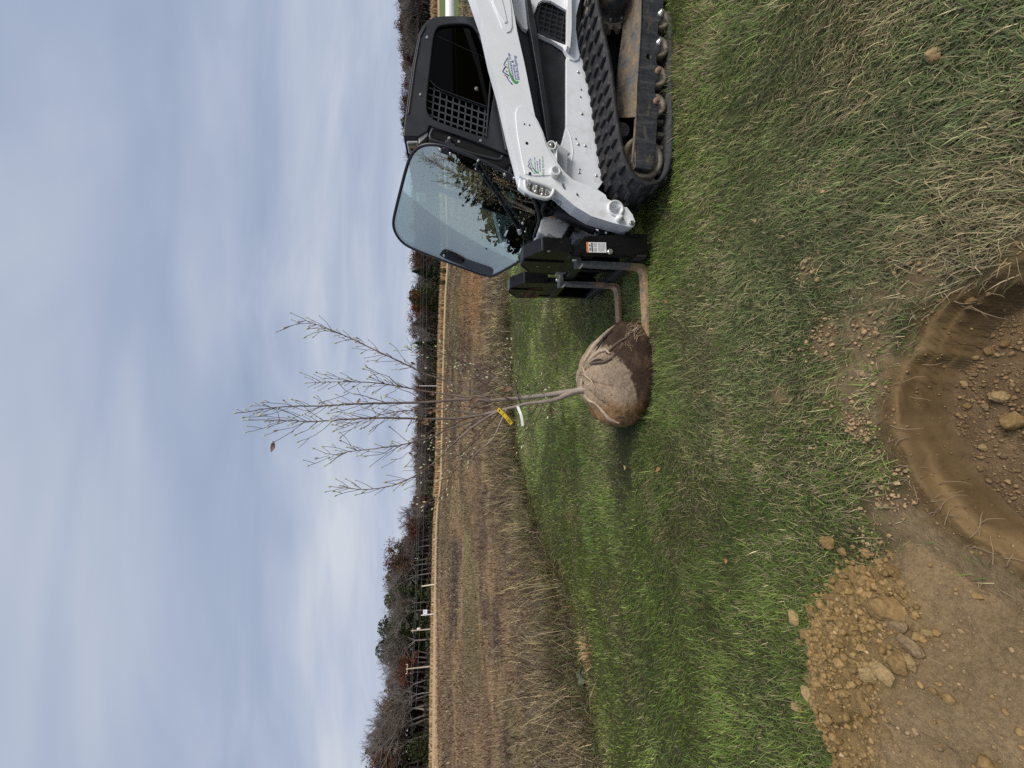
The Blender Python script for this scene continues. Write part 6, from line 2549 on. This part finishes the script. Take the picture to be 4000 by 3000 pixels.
# creases drawn up towards the trunk and a lumpy outline
tw = np.arctan2(bx, -by)
lift = sstep(-.05, .30, bz)
cre = (np.abs(np.sin(tw * 4.2 + 2.5 * fbm(bz * 4 + 3, tw * 1.3, 7)))) ** 0.5
s = 1 + (0.110 * (fbm(bx * 4.2 + 8, bz * 5 + by * 4 + 8, 13) - 0.5) + 0.034 * (fbm(bx * 15 + 8, bz * 19 + by * 17, 14) - 0.5)) * np.cos(B_) ** .3 - 0.11 * (1 - cre) * lift * np.cos(B_)
V = np.stack([bx * s, by * s, bz * s], -1)
V[..., 0] += BC.x; V[..., 1] += BC.y; V[..., 2] += BC.z
ii = np.arange(na * nb).reshape(nb, na)
jj = np.roll(ii, -1, 1)
lp = np.stack([ii[:-1], jj[:-1], jj[1:], ii[1:]], -1).reshape(-1)
# dry upper cloth and the damp lower part, with a wandering tide line; ochre clay soaked through on one flank
Zr = (V[..., 2] - BC.z)
Xr = (V[..., 0] - BC.x)
tide = Zr - 0.090 - 0.36 * Xr + 0.12 * (fbm(Xr * 5 + 4, V[..., 1] * 5, 15) - 0.5) + 0.05 * (fbm(Xr * 22 + 4, Zr * 22 + V[..., 1] * 15, 16) - 0.5)
k = sstep(-0.014, 0.018, tide + 0.05 * (fbm(Xr * 48 + 4, Zr * 48 + V[..., 1] * 30, 26, 3) - 0.5))[..., None]
dryc = np.array((0.50, 0.378, 0.268))
wet = np.array((0.080, 0.053, 0.038))
nz_ = fbm(Xr * 9 + 3, Zr * 9 + V[..., 1] * 6, 17)[..., None]
wetc = wet * (0.7 + 0.9 * nz_) + np.array((.05, .032, .016)) * sstep(.52, .7, nz_)
cl_ = dryc * (0.8 + 0.4 * fbm(Xr * 6, Zr * 6 + V[..., 1] * 5, 19)[..., None])
C = cl_ * k + wetc * (1 - k)
oc = (sstep(-.19, -.30, Xr + .10 * (fbm(Zr * 9, V[..., 1] * 9, 23) - .5)) * sstep(-.16, -.02, Zr))[..., None] * .75
C = C * (1 - oc) + np.array((0.34, 0.175, 0.06)) * oc
bme = np_mesh("root_ball", V.reshape(-1, 3), np.full(na * (nb - 1), 4, np.int32), lp, C.reshape(-1, 3), smooth=True)
t = NT("burlap")
a = t.n('ShaderNodeAttribute')
a.attribute_name = 'col'
wv = t.n('ShaderNodeTexWave', wave_type='BANDS', bands_direction='Z')
wv.inputs['Scale'].default_value = 95
wv.inputs['Distortion'].default_value = 2.5
wv2 = t.n('ShaderNodeTexWave', wave_type='BANDS', bands_direction='X')
wv2.inputs['Scale'].default_value = 95
wv2.inputs['Distortion'].default_value = 2.5
tcn = t.n('ShaderNodeTexCoord')
t.l(tcn.outputs['Object'], wv.inputs[0])
t.l(tcn.outputs['Object'], wv2.inputs[0])
weave = t.mix(0.5, wv.outputs[0], wv2.outputs[0])
c = t.mix(0.35, a.outputs['Color'], t.mix(1.0, a.outputs['Color'], t.ramp(weave, [(0.2, .55), (0.8, 1.5)]), 'MULTIPLY'))
c = t.mix(1.0, c, t.ramp(t.noise(48, 8, .78), [(.3, .50), (.7, 1.45)]), 'MULTIPLY')
t.base(c)
t.set(0.95, 0, 0.1)
t.bump(t.mix(0.45, weave, t.noise(24, 7, .75)), 0.9, .012)
M['burlap'] = t.m
ball = link("root_ball", bme, M['burlap'], tree)


def ball_pt(p, lift_=0.0):
    """point on the near skin of the ball under a reading"""
    d = ray(*S('B', [p])[0])
    c_ = Vector((0, 0, CAM_H))
    best = None
    for yy in np.arange(2.80, 3.6, .005):
        q = c_ + d * (yy / d.y)
        w = q - BC
        a__ = math.atan2(w.z, w.x)
        rr_ = math.hypot(w.x, w.z) / float(Rout(np.array([a__]))[0])
        if rr_ < 1:
            cosb = rr_ ** (1 / .75)
            yd = -0.40 * math.sqrt(max(0, 1 - cosb * cosb))
            if w.y >= yd:
                best = q
                break
    if best is None:
        best = c_ + d * (BC.y / d.y)
    return best - Vector((0, lift_, 0)) + Vector((0, 0, lift_ * .3))


burl_dry = simple("dry_burlap_fold", (0.40, 0.305, 0.215), .95, var=.3, scale=50, bump=.6)
burl_dark = simple("torn_burlap_gap", (0.018, 0.012, 0.008), .95)
burl_wet = simple("damp_burlap_fold", (0.115, 0.082, 0.060), .95, var=.3, scale=50, bump=.6)


def flap(name, pts, ws, mat, lift_=.006):
    """rounded roll of cloth lying on the ball"""
    p3 = [ball_pt(p, lift_) for p in pts]
    return MB().tube([Vector(v) for v in resample([tuple(v) for v in p3], len(p3) * 3)], list(np.interp(np.linspace(0, 1, len(p3) * 3), np.linspace(0, 1, len(p3)), ws)), 8).build(name, mat, ball)


def gap(name, pts):
    p3 = [ball_pt(p, .004) for p in pts]
    c_ = sum(p3, Vector()) / len(p3)
    MB().add(p3 + [c_ + Vector((0, -.002, 0))], [(i, (i + 1) % len(p3), len(p3)) for i in range(len(p3))], True).build(name, burl_dark, ball)


gap("burlap_tear", [(430, 660), (460, 610), (500, 540), (540, 490), (575, 455), (570, 500), (530, 560), (490, 615), (450, 660)])
gap("burlap_tear", [(560, 470), (620, 420), (690, 350), (705, 345), (650, 410), (590, 470)])
gap("burlap_tear", [(425, 738), (470, 705), (530, 690), (575, 712), (530, 722), (470, 735)])
gap("burlap_tear", [(845, 385), (880, 360), (935, 365), (950, 410), (900, 430), (850, 420)])
flap("burlap_fold", [(370, 720), (410, 650), (470, 560), (540, 480), (620, 400), (700, 335)], [.010, .020, .024, .020, .016, .008], burl_dry, .008)
flap("burlap_fold", [(410, 720), (470, 660), (540, 610), (600, 600), (640, 640)], [.008, .018, .020, .015, .006], burl_dry, .006)
flap("burlap_fold", [(420, 745), (500, 735), (580, 730), (640, 700), (700, 640)], [.006, .010, .010, .009, .005], burl_wet, .005)
flap("burlap_fold", [(600, 640), (680, 560), (760, 500), (820, 470), (860, 440)], [.006, .012, .012, .010, .005], burl_wet, .004)
flap("burlap_fold", [(335, 1050), (370, 1090), (420, 1150), (470, 1170), (510, 1200), (580, 1280), (640, 1350), (740, 1390)], [.006, .012, .014, .010, .013, .016, .016, .008], burl_dry, .006)
flap("burlap_fold", [(345, 780), (365, 830), (380, 880), (440, 930), (480, 1000)], [.006, .012, .010, .007, .003], burl_dry, .004)
flap("burlap_fold", [(330, 1060), (345, 1010), (335, 960), (345, 900)], [.008, .014, .014, .008], burl_dry, .003)
rt_ = MB()
r_ = random.Random(3)
for i in range(26):
    x, y = r_.uniform(815, 960), r_.uniform(345, 455)
    p = ball_pt((x, y), .012)
    pts = [p]
    d = Vector((r_.uniform(-1, 1), r_.uniform(-.6, .1), r_.uniform(-.7, .7))).normalized()
    for k in range(4):
        p = p + d * r_.uniform(.012, .024)
        d = (d + Vector((r_.uniform(-.5, .5), r_.uniform(-.3, .3), r_.uniform(-.5, .4)))).normalized()
        pts.append(p)
    rt_.tube(pts, [.0026, .0024, .002, .0016, .001], 5)
for i in range(22):
    x, y = r_.choice([(560, 700), (600, 660), (780, 560), (840, 540), (510, 580), (600, 640)])
    p = ball_pt((x + r_.uniform(-40, 40), y + r_.uniform(-40, 40)), .010)
    pts = [p]
    d = Vector((r_.uniform(-1, 1), r_.uniform(-.8, -.1), r_.uniform(-.4, .6))).normalized()
    for k in range(3):
        p = p + d * .016
        d = (d + Vector((r_.uniform(-.6, .6), r_.uniform(-.3, .3), r_.uniform(-.6, .4)))).normalized()
        pts.append(p)
    rt_.tube(pts, [.0018, .0016, .0013, .0008], 4)
rt_.build("root_fibres", simple("root_fibres", (.33, .235, .15), .9, var=.4), ball)

# stems: read off the picture with a spread of depths round the trunk
bark = NT("magnolia_bark")
f = bark.noise(20, 6, .7, stretch=(1, 1, .35))
dk = bark.ramp(f, [(0.3, (.100, .068, .051)), (.55, (.165, .120, .092)), (.75, (.25, .195, .155))])
pl = bark.ramp(f, [(0.3, (.25, .20, .155)), (.55, (.40, .34, .285)), (.75, (.52, .46, .40))])
tcn = bark.n('ShaderNodeTexCoord')
sp = bark.n('ShaderNodeSeparateXYZ')
bark.l(tcn.outputs['Object'], sp.inputs[0])
hf = bark.n('ShaderNodeMath', operation='MULTIPLY')
bark.l(sp.outputs[2], hf.inputs[0])
hf.inputs[1].default_value = 0.5
bark.base(bark.mix(bark.ramp(hf.outputs[0], [(0.40, 0.0), (0.92, 1.0)]), pl, dk))
bark.set(.8, 0, .2)
bark.bump(f, .4, .004)
M['bark'] = bark.m
M['trunk'] = bark.m
M['twig'] = simple("dark_twig", (.082, .048, .034), .7, var=.3, scale=30)
M['bud'] = simple("fuzzy_bud", (.50, .50, .30), .8, var=.15, scale=60)
M['dryleaf'] = simple("clinging_dry_leaf", (.15, .080, .045), .7, var=.3, scale=30)
TYD = 3.22


def tpath(parts, y0, y1):
    src = pts_mix(*parts)
    n = len(src)
    out = []
    for i, p in enumerate(src):
        q = i / (n - 1)
        out.append(on_y(p, y0 + (y1 - y0) * q))
    return out


def smooth3(p, n):
    q = resample([tuple(v) for v in p], n)
    for _ in range(2):
        q[1:-1] = (q[:-2] + 2 * q[1:-1] + q[2:]) / 4
    return [Vector(v) for v in q]


trunk_l = tpath([('T', [(1600, 885), (1545, 892), (1490, 915), (1440, 935), (1400, 958), (1320, 985), (1200, 1000), (1080, 1010), (1000, 1035), (900, 1060)])], TYD + .02, TYD - .05)
trunk_r = tpath([('T', [(1545, 890), (1480, 900), (1400, 913), (1300, 928), (1200, 942), (1100, 952), (1000, 965), (850, 972), (740, 985)])], TYD + .02, TYD + .08)
tk = MB()
p3 = smooth3(trunk_l, 26)
tk.tube(p3, list(np.interp(np.linspace(0, 1, 26), [0, .08, .2, .35, .6, 1], [.036, .028, .026, .019, .015, .013])), 14)
p3 = smooth3(trunk_r, 26)
tk.tube(p3, list(np.interp(np.linspace(0, 1, 26), [0, .12, .3, .6, 1], [.022, .024, .022, .019, .015])), 14)
tk.build("trunk", M['trunk'], tree)

# (name, path, depth at foot, depth at tip, radius at foot)
ST = [
    ([('T', [(740, 985), (500, 966), (380, 976), (237, 994)]), ('S', [(1500, 876), (1300, 880), (1000, 886), (730, 905), (500, 904), (330, 916), (250, 930), (110, 962), (45, 960)])], TYD + .08, TYD + .10, .014),
    ([('T', [(900, 1060), (700, 1108), (600, 1130), (400, 1150), (237, 1154)]), ('S', [(1500, 1008), (1300, 1000), (1100, 1000), (900, 1015), (700, 1030), (600, 1032), (500, 1018), (400, 1026), (300, 1018), (155, 1015)])], TYD - .05, TYD - .02, .013),
    ([('T', [(640, 1105), (560, 1108), (450, 1080), (350, 1062), (237, 1051)]), ('S', [(1400, 945), (1250, 965), (1130, 1000), (1000, 1050), (920, 1080), (845, 1105)])], TYD - .04, TYD - .14, .007),
    ([('T', [(740, 985), (600, 970), (450, 938), (300, 920), (237, 912)]), ('S', [(1500, 772), (1400, 750), (1250, 724), (1100, 712), (1000, 708), (860, 706), (720, 712), (615, 718)])], TYD + .08, TYD + .22, .010),
    ([('T', [(745, 982), (690, 945), (620, 905), (430, 840), (250, 770), (80, 715)]), ('S', [(1530, 620), (1400, 555), (1200, 465), (1000, 365), (830, 293), (680, 232), (600, 232), (520, 243), (440, 272)])], TYD + .07, TYD + .02, .0095),
    ([('T', [(1080, 998), (1000, 930), (900, 845), (740, 742), (620, 672), (500, 625), (400, 592), (330, 560), (240, 520), (130, 486), (58, 486)])], TYD - .02, TYD - .30, .0075),
    ([('T', [(980, 1000), (880, 950), (700, 838), (600, 742), (520, 672), (460, 630), (400, 585), (290, 440)])], TYD + .0, TYD + .25, .006),
    ([('T', [(1030, 1010), (1000, 930), (985, 850), (1010, 760), (1020, 650), (1000, 550), (950, 425)])], TYD + .0, TYD - .2, .0055),
    ([('T', [(990, 865), (960, 780), (950, 690), (940, 640)])], TYD - .08, TYD - .2, .003),
    ([('T', [(880, 1062), (700, 1142), (560, 1185), (400, 1235), (300, 1265), (237, 1315)]), ('S', [(1500, 1190), (1350, 1230), (1200, 1245), (1100, 1260), (950, 1272), (860, 1298), (800, 1302), (740, 1270), (680, 1250)])], TYD - .05, TYD + .18, .0095),
    ([('T', [(1000, 1035), (900, 1052), (760, 1110), (650, 1180), (550, 1252), (380, 1402), (237, 1554)]), ('S', [(1500, 1470), (1380, 1530), (1200, 1575), (1050, 1582), (930, 1566), (815, 1558)])], TYD - .03, TYD - .20, .0105),
    ([('T', [(900, 1060), (850, 1168), (780, 1340), (680, 1420), (545, 1525), (425, 1545)]), ('s', [(1770, 1836), (1751, 1883), (1733, 1923), (1712, 1952), (1655, 1978)])], TYD - .06, TYD - .40, .0075),
    ([('T', [(1245, 998), (1200, 1090), (1150, 1215), (1085, 1290), (1045, 1400)])], TYD - .01, TYD - .22, .0045),
    ([('T', [(1195, 1005), (1150, 1090), (1100, 1170), (1062, 1228)])], TYD - .0, TYD + .12, .004),
    ([('T', [(1330, 990), (1300, 1050), (1282, 1130)])], TYD - .0, TYD - .1, .003),
    ([('T', [(1100, 950), (1125, 930), (1190, 890), (1250, 884)])], TYD + .02, TYD - .1, .003),
    ([('T', [(1125, 930), (1112, 880), (1102, 852)])], TYD, TYD - .06, .0022),
    ([('T', [(1000, 965), (960, 840), (870, 760), (725, 765)])], TYD + .05, TYD + .3, .0035),
    ([('T', [(640, 1180), (560, 1210), (440, 1320), (380, 1370), (290, 1450), (230, 1420)])], TYD - .05, TYD + .25, .005),
    ([('T', [(760, 1110), (690, 1280), (560, 1400), (480, 1480), (300, 1560), (120, 1600)])], TYD - .05, TYD - .35, .006),
    ([('T', [(850, 1060), (780, 1160), (680, 1235), (600, 1300), (560, 1450), (550, 1545)])], TYD - .06, TYD + .15, .0045),
    ([('T', [(600, 1130), (520, 1150), (340, 1240), (200, 1250), (140, 1310), (30, 1330)])], TYD - .05, TYD - .12, .006),
    ([('T', [(640, 985), (540, 960), (460, 960), (400, 900)])], TYD + .08, TYD + .20, .004),
    ([('T', [(800, 1000), (700, 1060), (560, 1040), (450, 1030), (350, 1060)])], TYD, TYD - .16, .004),
    ([('S', [(1560, 862), (1450, 790), (1350, 760), (1290, 700), (1220, 648), (1110, 592)])], TYD + .1, TYD + .28, .004),
    ([('S', [(1370, 750), (1280, 660), (1200, 640), (1085, 606)])], TYD + .12, TYD + .05, .0035),
    ([('S', [(1240, 870), (1170, 850), (1060, 815), (950, 800), (880, 722)])], TYD + .09, TYD - .05, .004),
    ([('S', [(960, 800), (880, 835), (760, 868), (728, 880)])], TYD + .03, TYD - .04, .0025),
    ([('S', [(1180, 970), (1130, 890), (1050, 810), (1030, 770)])], TYD, TYD + .12, .0028),
    ([('S', [(1090, 1010), (1000, 975), (900, 950), (800, 964)])], TYD - .02, TYD + .1, .0025),
    ([('S', [(740, 1015), (650, 950), (600, 940), (500, 910)])], TYD - .02, TYD + .1, .0028),
    ([('S', [(600, 1032), (520, 1095), (430, 1155), (355, 1195)])], TYD - .02, TYD - .15, .0030),
    ([('S', [(600, 1035), (500, 1080), (440, 1092), (370, 1102)])], TYD - .02, TYD - .08, .0022),
    ([('S', [(430, 1035), (300, 1075), (200, 1102), (130, 1116)])], TYD - .02, TYD + .06, .0025),
    ([('S', [(700, 1032), (640, 1090), (590, 1115), (535, 1135)])], TYD - .02, TYD - .05, .0024),
    ([('S', [(830, 1022), (740, 1108), (640, 1165), (555, 1192)])], TYD - .02, TYD + .08, .0028),
    ([('S', [(520, 1020), (400, 995), (360, 998), (255, 978)])], TYD - .02, TYD - .02, .0024),
    ([('S', [(620, 1028), (500, 970), (400, 925)])], TYD - .02, TYD - .1, .0026),
    ([('S', [(400, 1026), (380, 940), (345, 918), (280, 905), (175, 902)])], TYD + .05, TYD + .08, .0024),
    ([('S', [(650, 903), (590, 870), (500, 850)])], TYD + .1, TYD + .15, .0022),
    ([('S', [(500, 904), (430, 885), (350, 882), (270, 873)])], TYD + .1, TYD + .04, .0024),
    ([('S', [(800, 900), (740, 870), (680, 835)])], TYD + .1, TYD + .16, .0022),
    ([('S', [(500, 905), (420, 940), (330, 970), (250, 980)])], TYD + .1, TYD + .02, .0022),
    ([('S', [(760, 905), (680, 930), (620, 960), (520, 995)])], TYD + .1, TYD + .16, .0022),
    ([('S', [(980, 706), (880, 672), (775, 648)])], TYD + .16, TYD + .22, .0024),
    ([('S', [(1000, 708), (900, 690), (770, 680)])], TYD + .16, TYD + .1, .0022),
    ([('S', [(830, 293), (720, 298), (650, 322), (610, 345)])], TYD + .03, TYD - .05, .0026),
    ([('S', [(750, 250), (680, 218), (620, 190)])], TYD + .02, TYD + .08, .0022),
    ([('S', [(680, 232), (610, 212), (560, 220)])], TYD + .02, TYD + .0, .0020),
    ([('S', [(1000, 365), (920, 375), (860, 392)])], TYD + .04, TYD + .1, .0022),
    ([('S', [(1080, 400), (1060, 370), (1035, 358)])], TYD + .04, TYD, .0018),
    ([('S', [(1140, 438), (1100, 455), (1070, 470)])], TYD + .04, TYD + .0, .0022),
    ([('S', [(1265, 495), (1220, 510), (1185, 538)])], TYD + .05, TYD + .1, .0022),
    ([('S', [(1420, 550), (1380, 490), (1340, 430), (1295, 400)])], TYD + .05, TYD + .12, .0026),
    ([('T', [(370, 800), (200, 690), (110, 600), (20, 520)]), ('S', [(1470, 455), (1415, 425)])], TYD + .06, TYD + .25, .0035),
    ([('S', [(950, 1270), (860, 1240), (750, 1232)])], TYD + .12, TYD + .2, .0022),
    ([('S', [(1020, 1258), (960, 1215), (900, 1188)])], TYD + .12, TYD + .05, .0022),
    ([('S', [(800, 1302), (740, 1325), (700, 1330)])], TYD + .16, TYD + .1, .002),
    ([('S', [(900, 1290), (830, 1350), (770, 1387)])], TYD + .14, TYD + .2, .0022),
    ([('S', [(805, 1315), (730, 1355), (640, 1385)])], TYD + .16, TYD + .08, .0024),
    ([('S', [(1310, 1245), (1240, 1290), (1190, 1300), (1100, 1310)])], TYD + .06, TYD - .05, .0026),
    ([('S', [(1400, 1215), (1300, 1270), (1240, 1310), (1135, 1390)])], TYD + .04, TYD + .15, .003),
    ([('S', [(1450, 1200), (1380, 1150), (1340, 1110), (1295, 1078)])], TYD + .04, TYD - .08, .0028),
    ([('S', [(1560, 1270), (1490, 1320), (1420, 1390)])], TYD + .0, TYD - .1, .0026),
    ([('S', [(1500, 1260), (1420, 1290), (1390, 1330), (1310, 1338)])], TYD + .0, TYD + .1, .0026),
    ([('S', [(1440, 1505), (1360, 1500), (1265, 1520)])], TYD - .12, TYD - .2, .0024),
    ([('S', [(1500, 1475), (1440, 1520), (1390, 1542)])], TYD - .1, TYD - .02, .0024),
    ([('S', [(1050, 1580), (950, 1600), (860, 1628)])], TYD - .18, TYD - .25, .0022),
    ([('S', [(1200, 1576), (1120, 1605), (1020, 1622)])], TYD - .16, TYD - .1, .0022),
    ([('S', [(1640, 1410), (1590, 1465), (1550, 1520)])], TYD - .1, TYD - .0, .0024),
    ([('S', [(1200, 985), (1120, 1060), (1065, 1082)])], TYD - .1, TYD - .2, .0024),
    ([('S', [(1260, 1000), (1200, 1060), (1140, 1098)])], TYD - .04, TYD - .1, .0024),
    ([('S', [(1500, 960), (1450, 1050), (1425, 1100)])], TYD - .05, TYD - .15, .0022),
    ([('S', [(1420, 880), (1300, 905), (1230, 870), (1220, 835)])], TYD + .09, TYD + .2, .0022),
    ([('S', [(1100, 884), (1000, 915), (900, 945), (870, 950)])], TYD + .09, TYD + .0, .0022),
    ([('S', [(1000, 886), (900, 876), (870, 862)])], TYD + .09, TYD + .16, .002),
    ([('S', [(900, 1150), (1000, 1080), (1040, 1040)][::-1])], TYD - .05, TYD - .16, .0024),
    ([('S', [(1200, 465), (1180, 440), (1170, 432)])], TYD + .05, TYD + .08, .0014),
    ([('S', [(1240, 715), (1180, 690), (1140, 672)])], TYD + .15, TYD + .08, .0022),
    ([('S', [(1200, 716), (1130, 740), (1085, 745)])], TYD + .15, TYD + .22, .0022),
    ([('S', [(1060, 712), (1020, 740), (1000, 745)])], TYD + .16, TYD + .1, .002),
    ([('S', [(1280, 728), (1230, 755), (1160, 790)])], TYD + .14, TYD + .05, .0024),
    ([('S', [(1370, 750), (1320, 790), (1260, 812)])], TYD + .12, TYD + .2, .0022),
]
trr = random.Random(12)
tips = []
for i, (parts, y0, y1, r0) in enumerate(ST):
    p = tpath(parts, y0, y1)
    n = max(8, len(p) * 3)
    q = smooth3(p, n)
    major = r0 > .0062
    # slight kinks at the nodes
    for k in range(2, n - 1):
        j = .0018 if not major else .002
        q[k] = q[k] + Vector((trr.uniform(-j, j), trr.uniform(-j, j), trr.uniform(-j, j)))
    rs = [max(.0019, 1.0 * r0 * (1 - .82 * (k / (n - 1)) ** .9)) for k in range(n)]
    br = MB().tube(q, rs, 8 if major else 6).build("branch", M['bark'] if major else M['twig'], tree)
    tips.append((q[-1], (q[-1] - q[-3]).normalized(), .9 + .3 * trr.random()))
    # short spurs with buds along the stem
    m = int(len(p) * (1.9 if major else 1.1) * (1.5 if parts[0][0] == 'T' else 0.38))
    tw_ = MB()
    used_ = False
    for s_ in range(m):
        k = trr.randint(n // 3, n - 2)
        d = (q[min(k + 1, n - 1)] - q[k - 1]).normalized()
        side = Vector((trr.uniform(-1, 1), trr.uniform(-1, 1), trr.uniform(-.3, .6)))
        side = (side - d * side.dot(d)).normalized()
        L = trr.uniform(.02, .10) if trr.random() < .7 else trr.uniform(.10, .17)
        dd = (d * .8 + side * .8 + Vector((0, 0, .25))).normalized()
        a_ = q[k]
        b_ = a_ + dd * L * .5
        c_ = b_ + (dd + Vector((0, 0, .35))).normalized() * L * .5
        tw_.tube([a_, b_, c_], [.0021, .0018, .0015], 5)
        used_ = True
        if L > .03:
            tips.append((c_, (c_ - b_).normalized(), trr.uniform(.55, 1.0)))
    if used_:
        tw_.build("twigs", M['twig'], br)
bd = MB()
for (p, d, s_) in tips:
    L = .026 * s_
    bd.lathe(p - d * .002, d, [(0, .0025 * s_), (L * .25, .0062 * s_), (L * .5, .0066 * s_), (L * .8, .0036 * s_), (L, .0006)], 7)
bd_o = bd.build("buds", M['bud'], tree)
bd_o['kind'] = 'stuff'
# the few leaves still hanging
for reg, p, y, L, dv in [('S', (352, 1232), TYD - .15, .070, (-1, -.1, .12)), ('S', (1045, 862), TYD + .05, .045, (.6, -.2, -.5)), ('S', (437, 860), TYD + .1, .022, (.6, 0, .5)), ('S', (1478, 560), TYD + .05, .04, (.3, -.2, .9)),
                         ('S', (1465, 1290), TYD + .0, .035, (-.3, -.2, -.8)), ('S', (1520, 470), TYD + .2, .04, (.2, -.2, -.9)), ('S', (1575, 1025), TYD - .1, .065, (.3, -.3, -.9)),
                         ('T', (905, 880), TYD - .1, .075, (.3, -.2, -.9)), ('T', (605, 975), TYD + .05, .075, (.2, -.2, -.9)), ('T', (525, 965), TYD + .08, .04, (.5, -.2, -.7)), ('T', (140, 1180), TYD - .1, .075, (-.3, -.2, -.9)),
                         ('T', (235, 1072), TYD - .1, .05, (.1, -.2, -.9)), ('T', (185, 1090), TYD - .1, .04, (.1, -.2, -.9)), ('T', (600, 1262), TYD - .05, .055, (-.6, -.2, -.8)), ('T', (1320, 1090), TYD - .05, .05, (-.5, -.2, -.8)),
                         ('T', (885, 935), TYD, .05, (.2, -.3, -.9)), ('T', (1112, 1060), TYD - .05, .03, (.1, -.1, -.9)), ('T', (400, 1340), TYD + .1, .05, (-.4, -.2, -.7)), ('T', (555, 1468), TYD, .04, (.5, -.2, -.6)), ('T', (210, 920), TYD + .1, .04, (-.2, -.2, -.8))]:
    mb = MB()
    leaf_mesh(mb, on_y(S(reg, [p])[0], y), Vector(dv), Vector((trr.uniform(-.4, .4), -1, trr.uniform(-.2, .4))), L * 1.15, L * .55, .9)
    mb.build("dry_leaf", M['dryleaf'], tree)


# tags tied to the stems
def ribbon_tag(name, label, pts, ys, w, mat, extra=None):
    p3 = [on_y(S('T', [p])[0], y) for p, y in zip(pts, ys)]
    q = smooth3(p3, 16)
    mb = MB()
    L_, R_ = [], []
    for i, p in enumerate(q):
        t_ = (q[min(i + 1, 15)] - q[max(i - 1, 0)]).normalized()
        s_ = t_.cross(Vector((.15, 1, .1))).normalized()
        L_.append(p + s_ * w / 2)
        R_.append(p - s_ * w / 2)
    th = Vector((0, .0012, 0))
    for i in range(15):
        mb.loft([L_[i], L_[i + 1], R_[i + 1], R_[i]], [L_[i] + th, L_[i + 1] + th, R_[i + 1] + th, R_[i] + th])
    o = mb.build(name, mat)
    tag(o, label, 'plant tag')
    return q, L_, R_, o


q, L_, R_, tg = ribbon_tag("plant_tag", 'yellow plastic nursery tag tied to a stem, with black print', [(818, 1062), (860, 1100), (905, 1150), (945, 1198)], [TYD - .10] * 4, .030, simple("yellow_tag", (.80, .56, .02), .45, var=.05))
pr = MB()
for i0, i1, u0, u1 in ((1, 2, .3, .7), (5, 5.25, .1, .9), (9, 9.2, .1, .9), (10.5, 14, .22, .34), (10.5, 13.5, .46, .58), (10.5, 14, .68, .78)):
    def at_(i, u):
        k_ = int(min(i, 14))
        f_ = i - k_
        l_ = L_[k_].lerp(L_[k_ + 1], f_)
        rr__ = R_[k_].lerp(R_[k_ + 1], f_)
        return l_.lerp(rr__, u) + Vector((0, -.0012, 0))
    pr.prism([at_(i0, u0), at_(i1, u0), at_(i1, u1), at_(i0, u1)], Vector((0, -.0006, 0)))
pr.build("tag_print", M['decal_black'], tg)
MB().tube([on_y(S('T', [p])[0], TYD - .09) for p in [(830, 1050), (815, 1062), (835, 1085), (850, 1070), (830, 1050)]], .003, 6).build("tag_loop", simple("yellow_loop", (.75, .55, .05), .5), tg)
ribbon_tag("plant_tag", 'blank white plastic strip tag hanging from the trunk below the yellow one', [(1000, 1035), (1015, 1075), (1030, 1110), (1040, 1160), (1046, 1218)], [TYD - .06, TYD - .09, TYD - .11, TYD - .12, TYD - .13], .022, simple("white_tag", (.86, .86, .85), .4, var=.03))
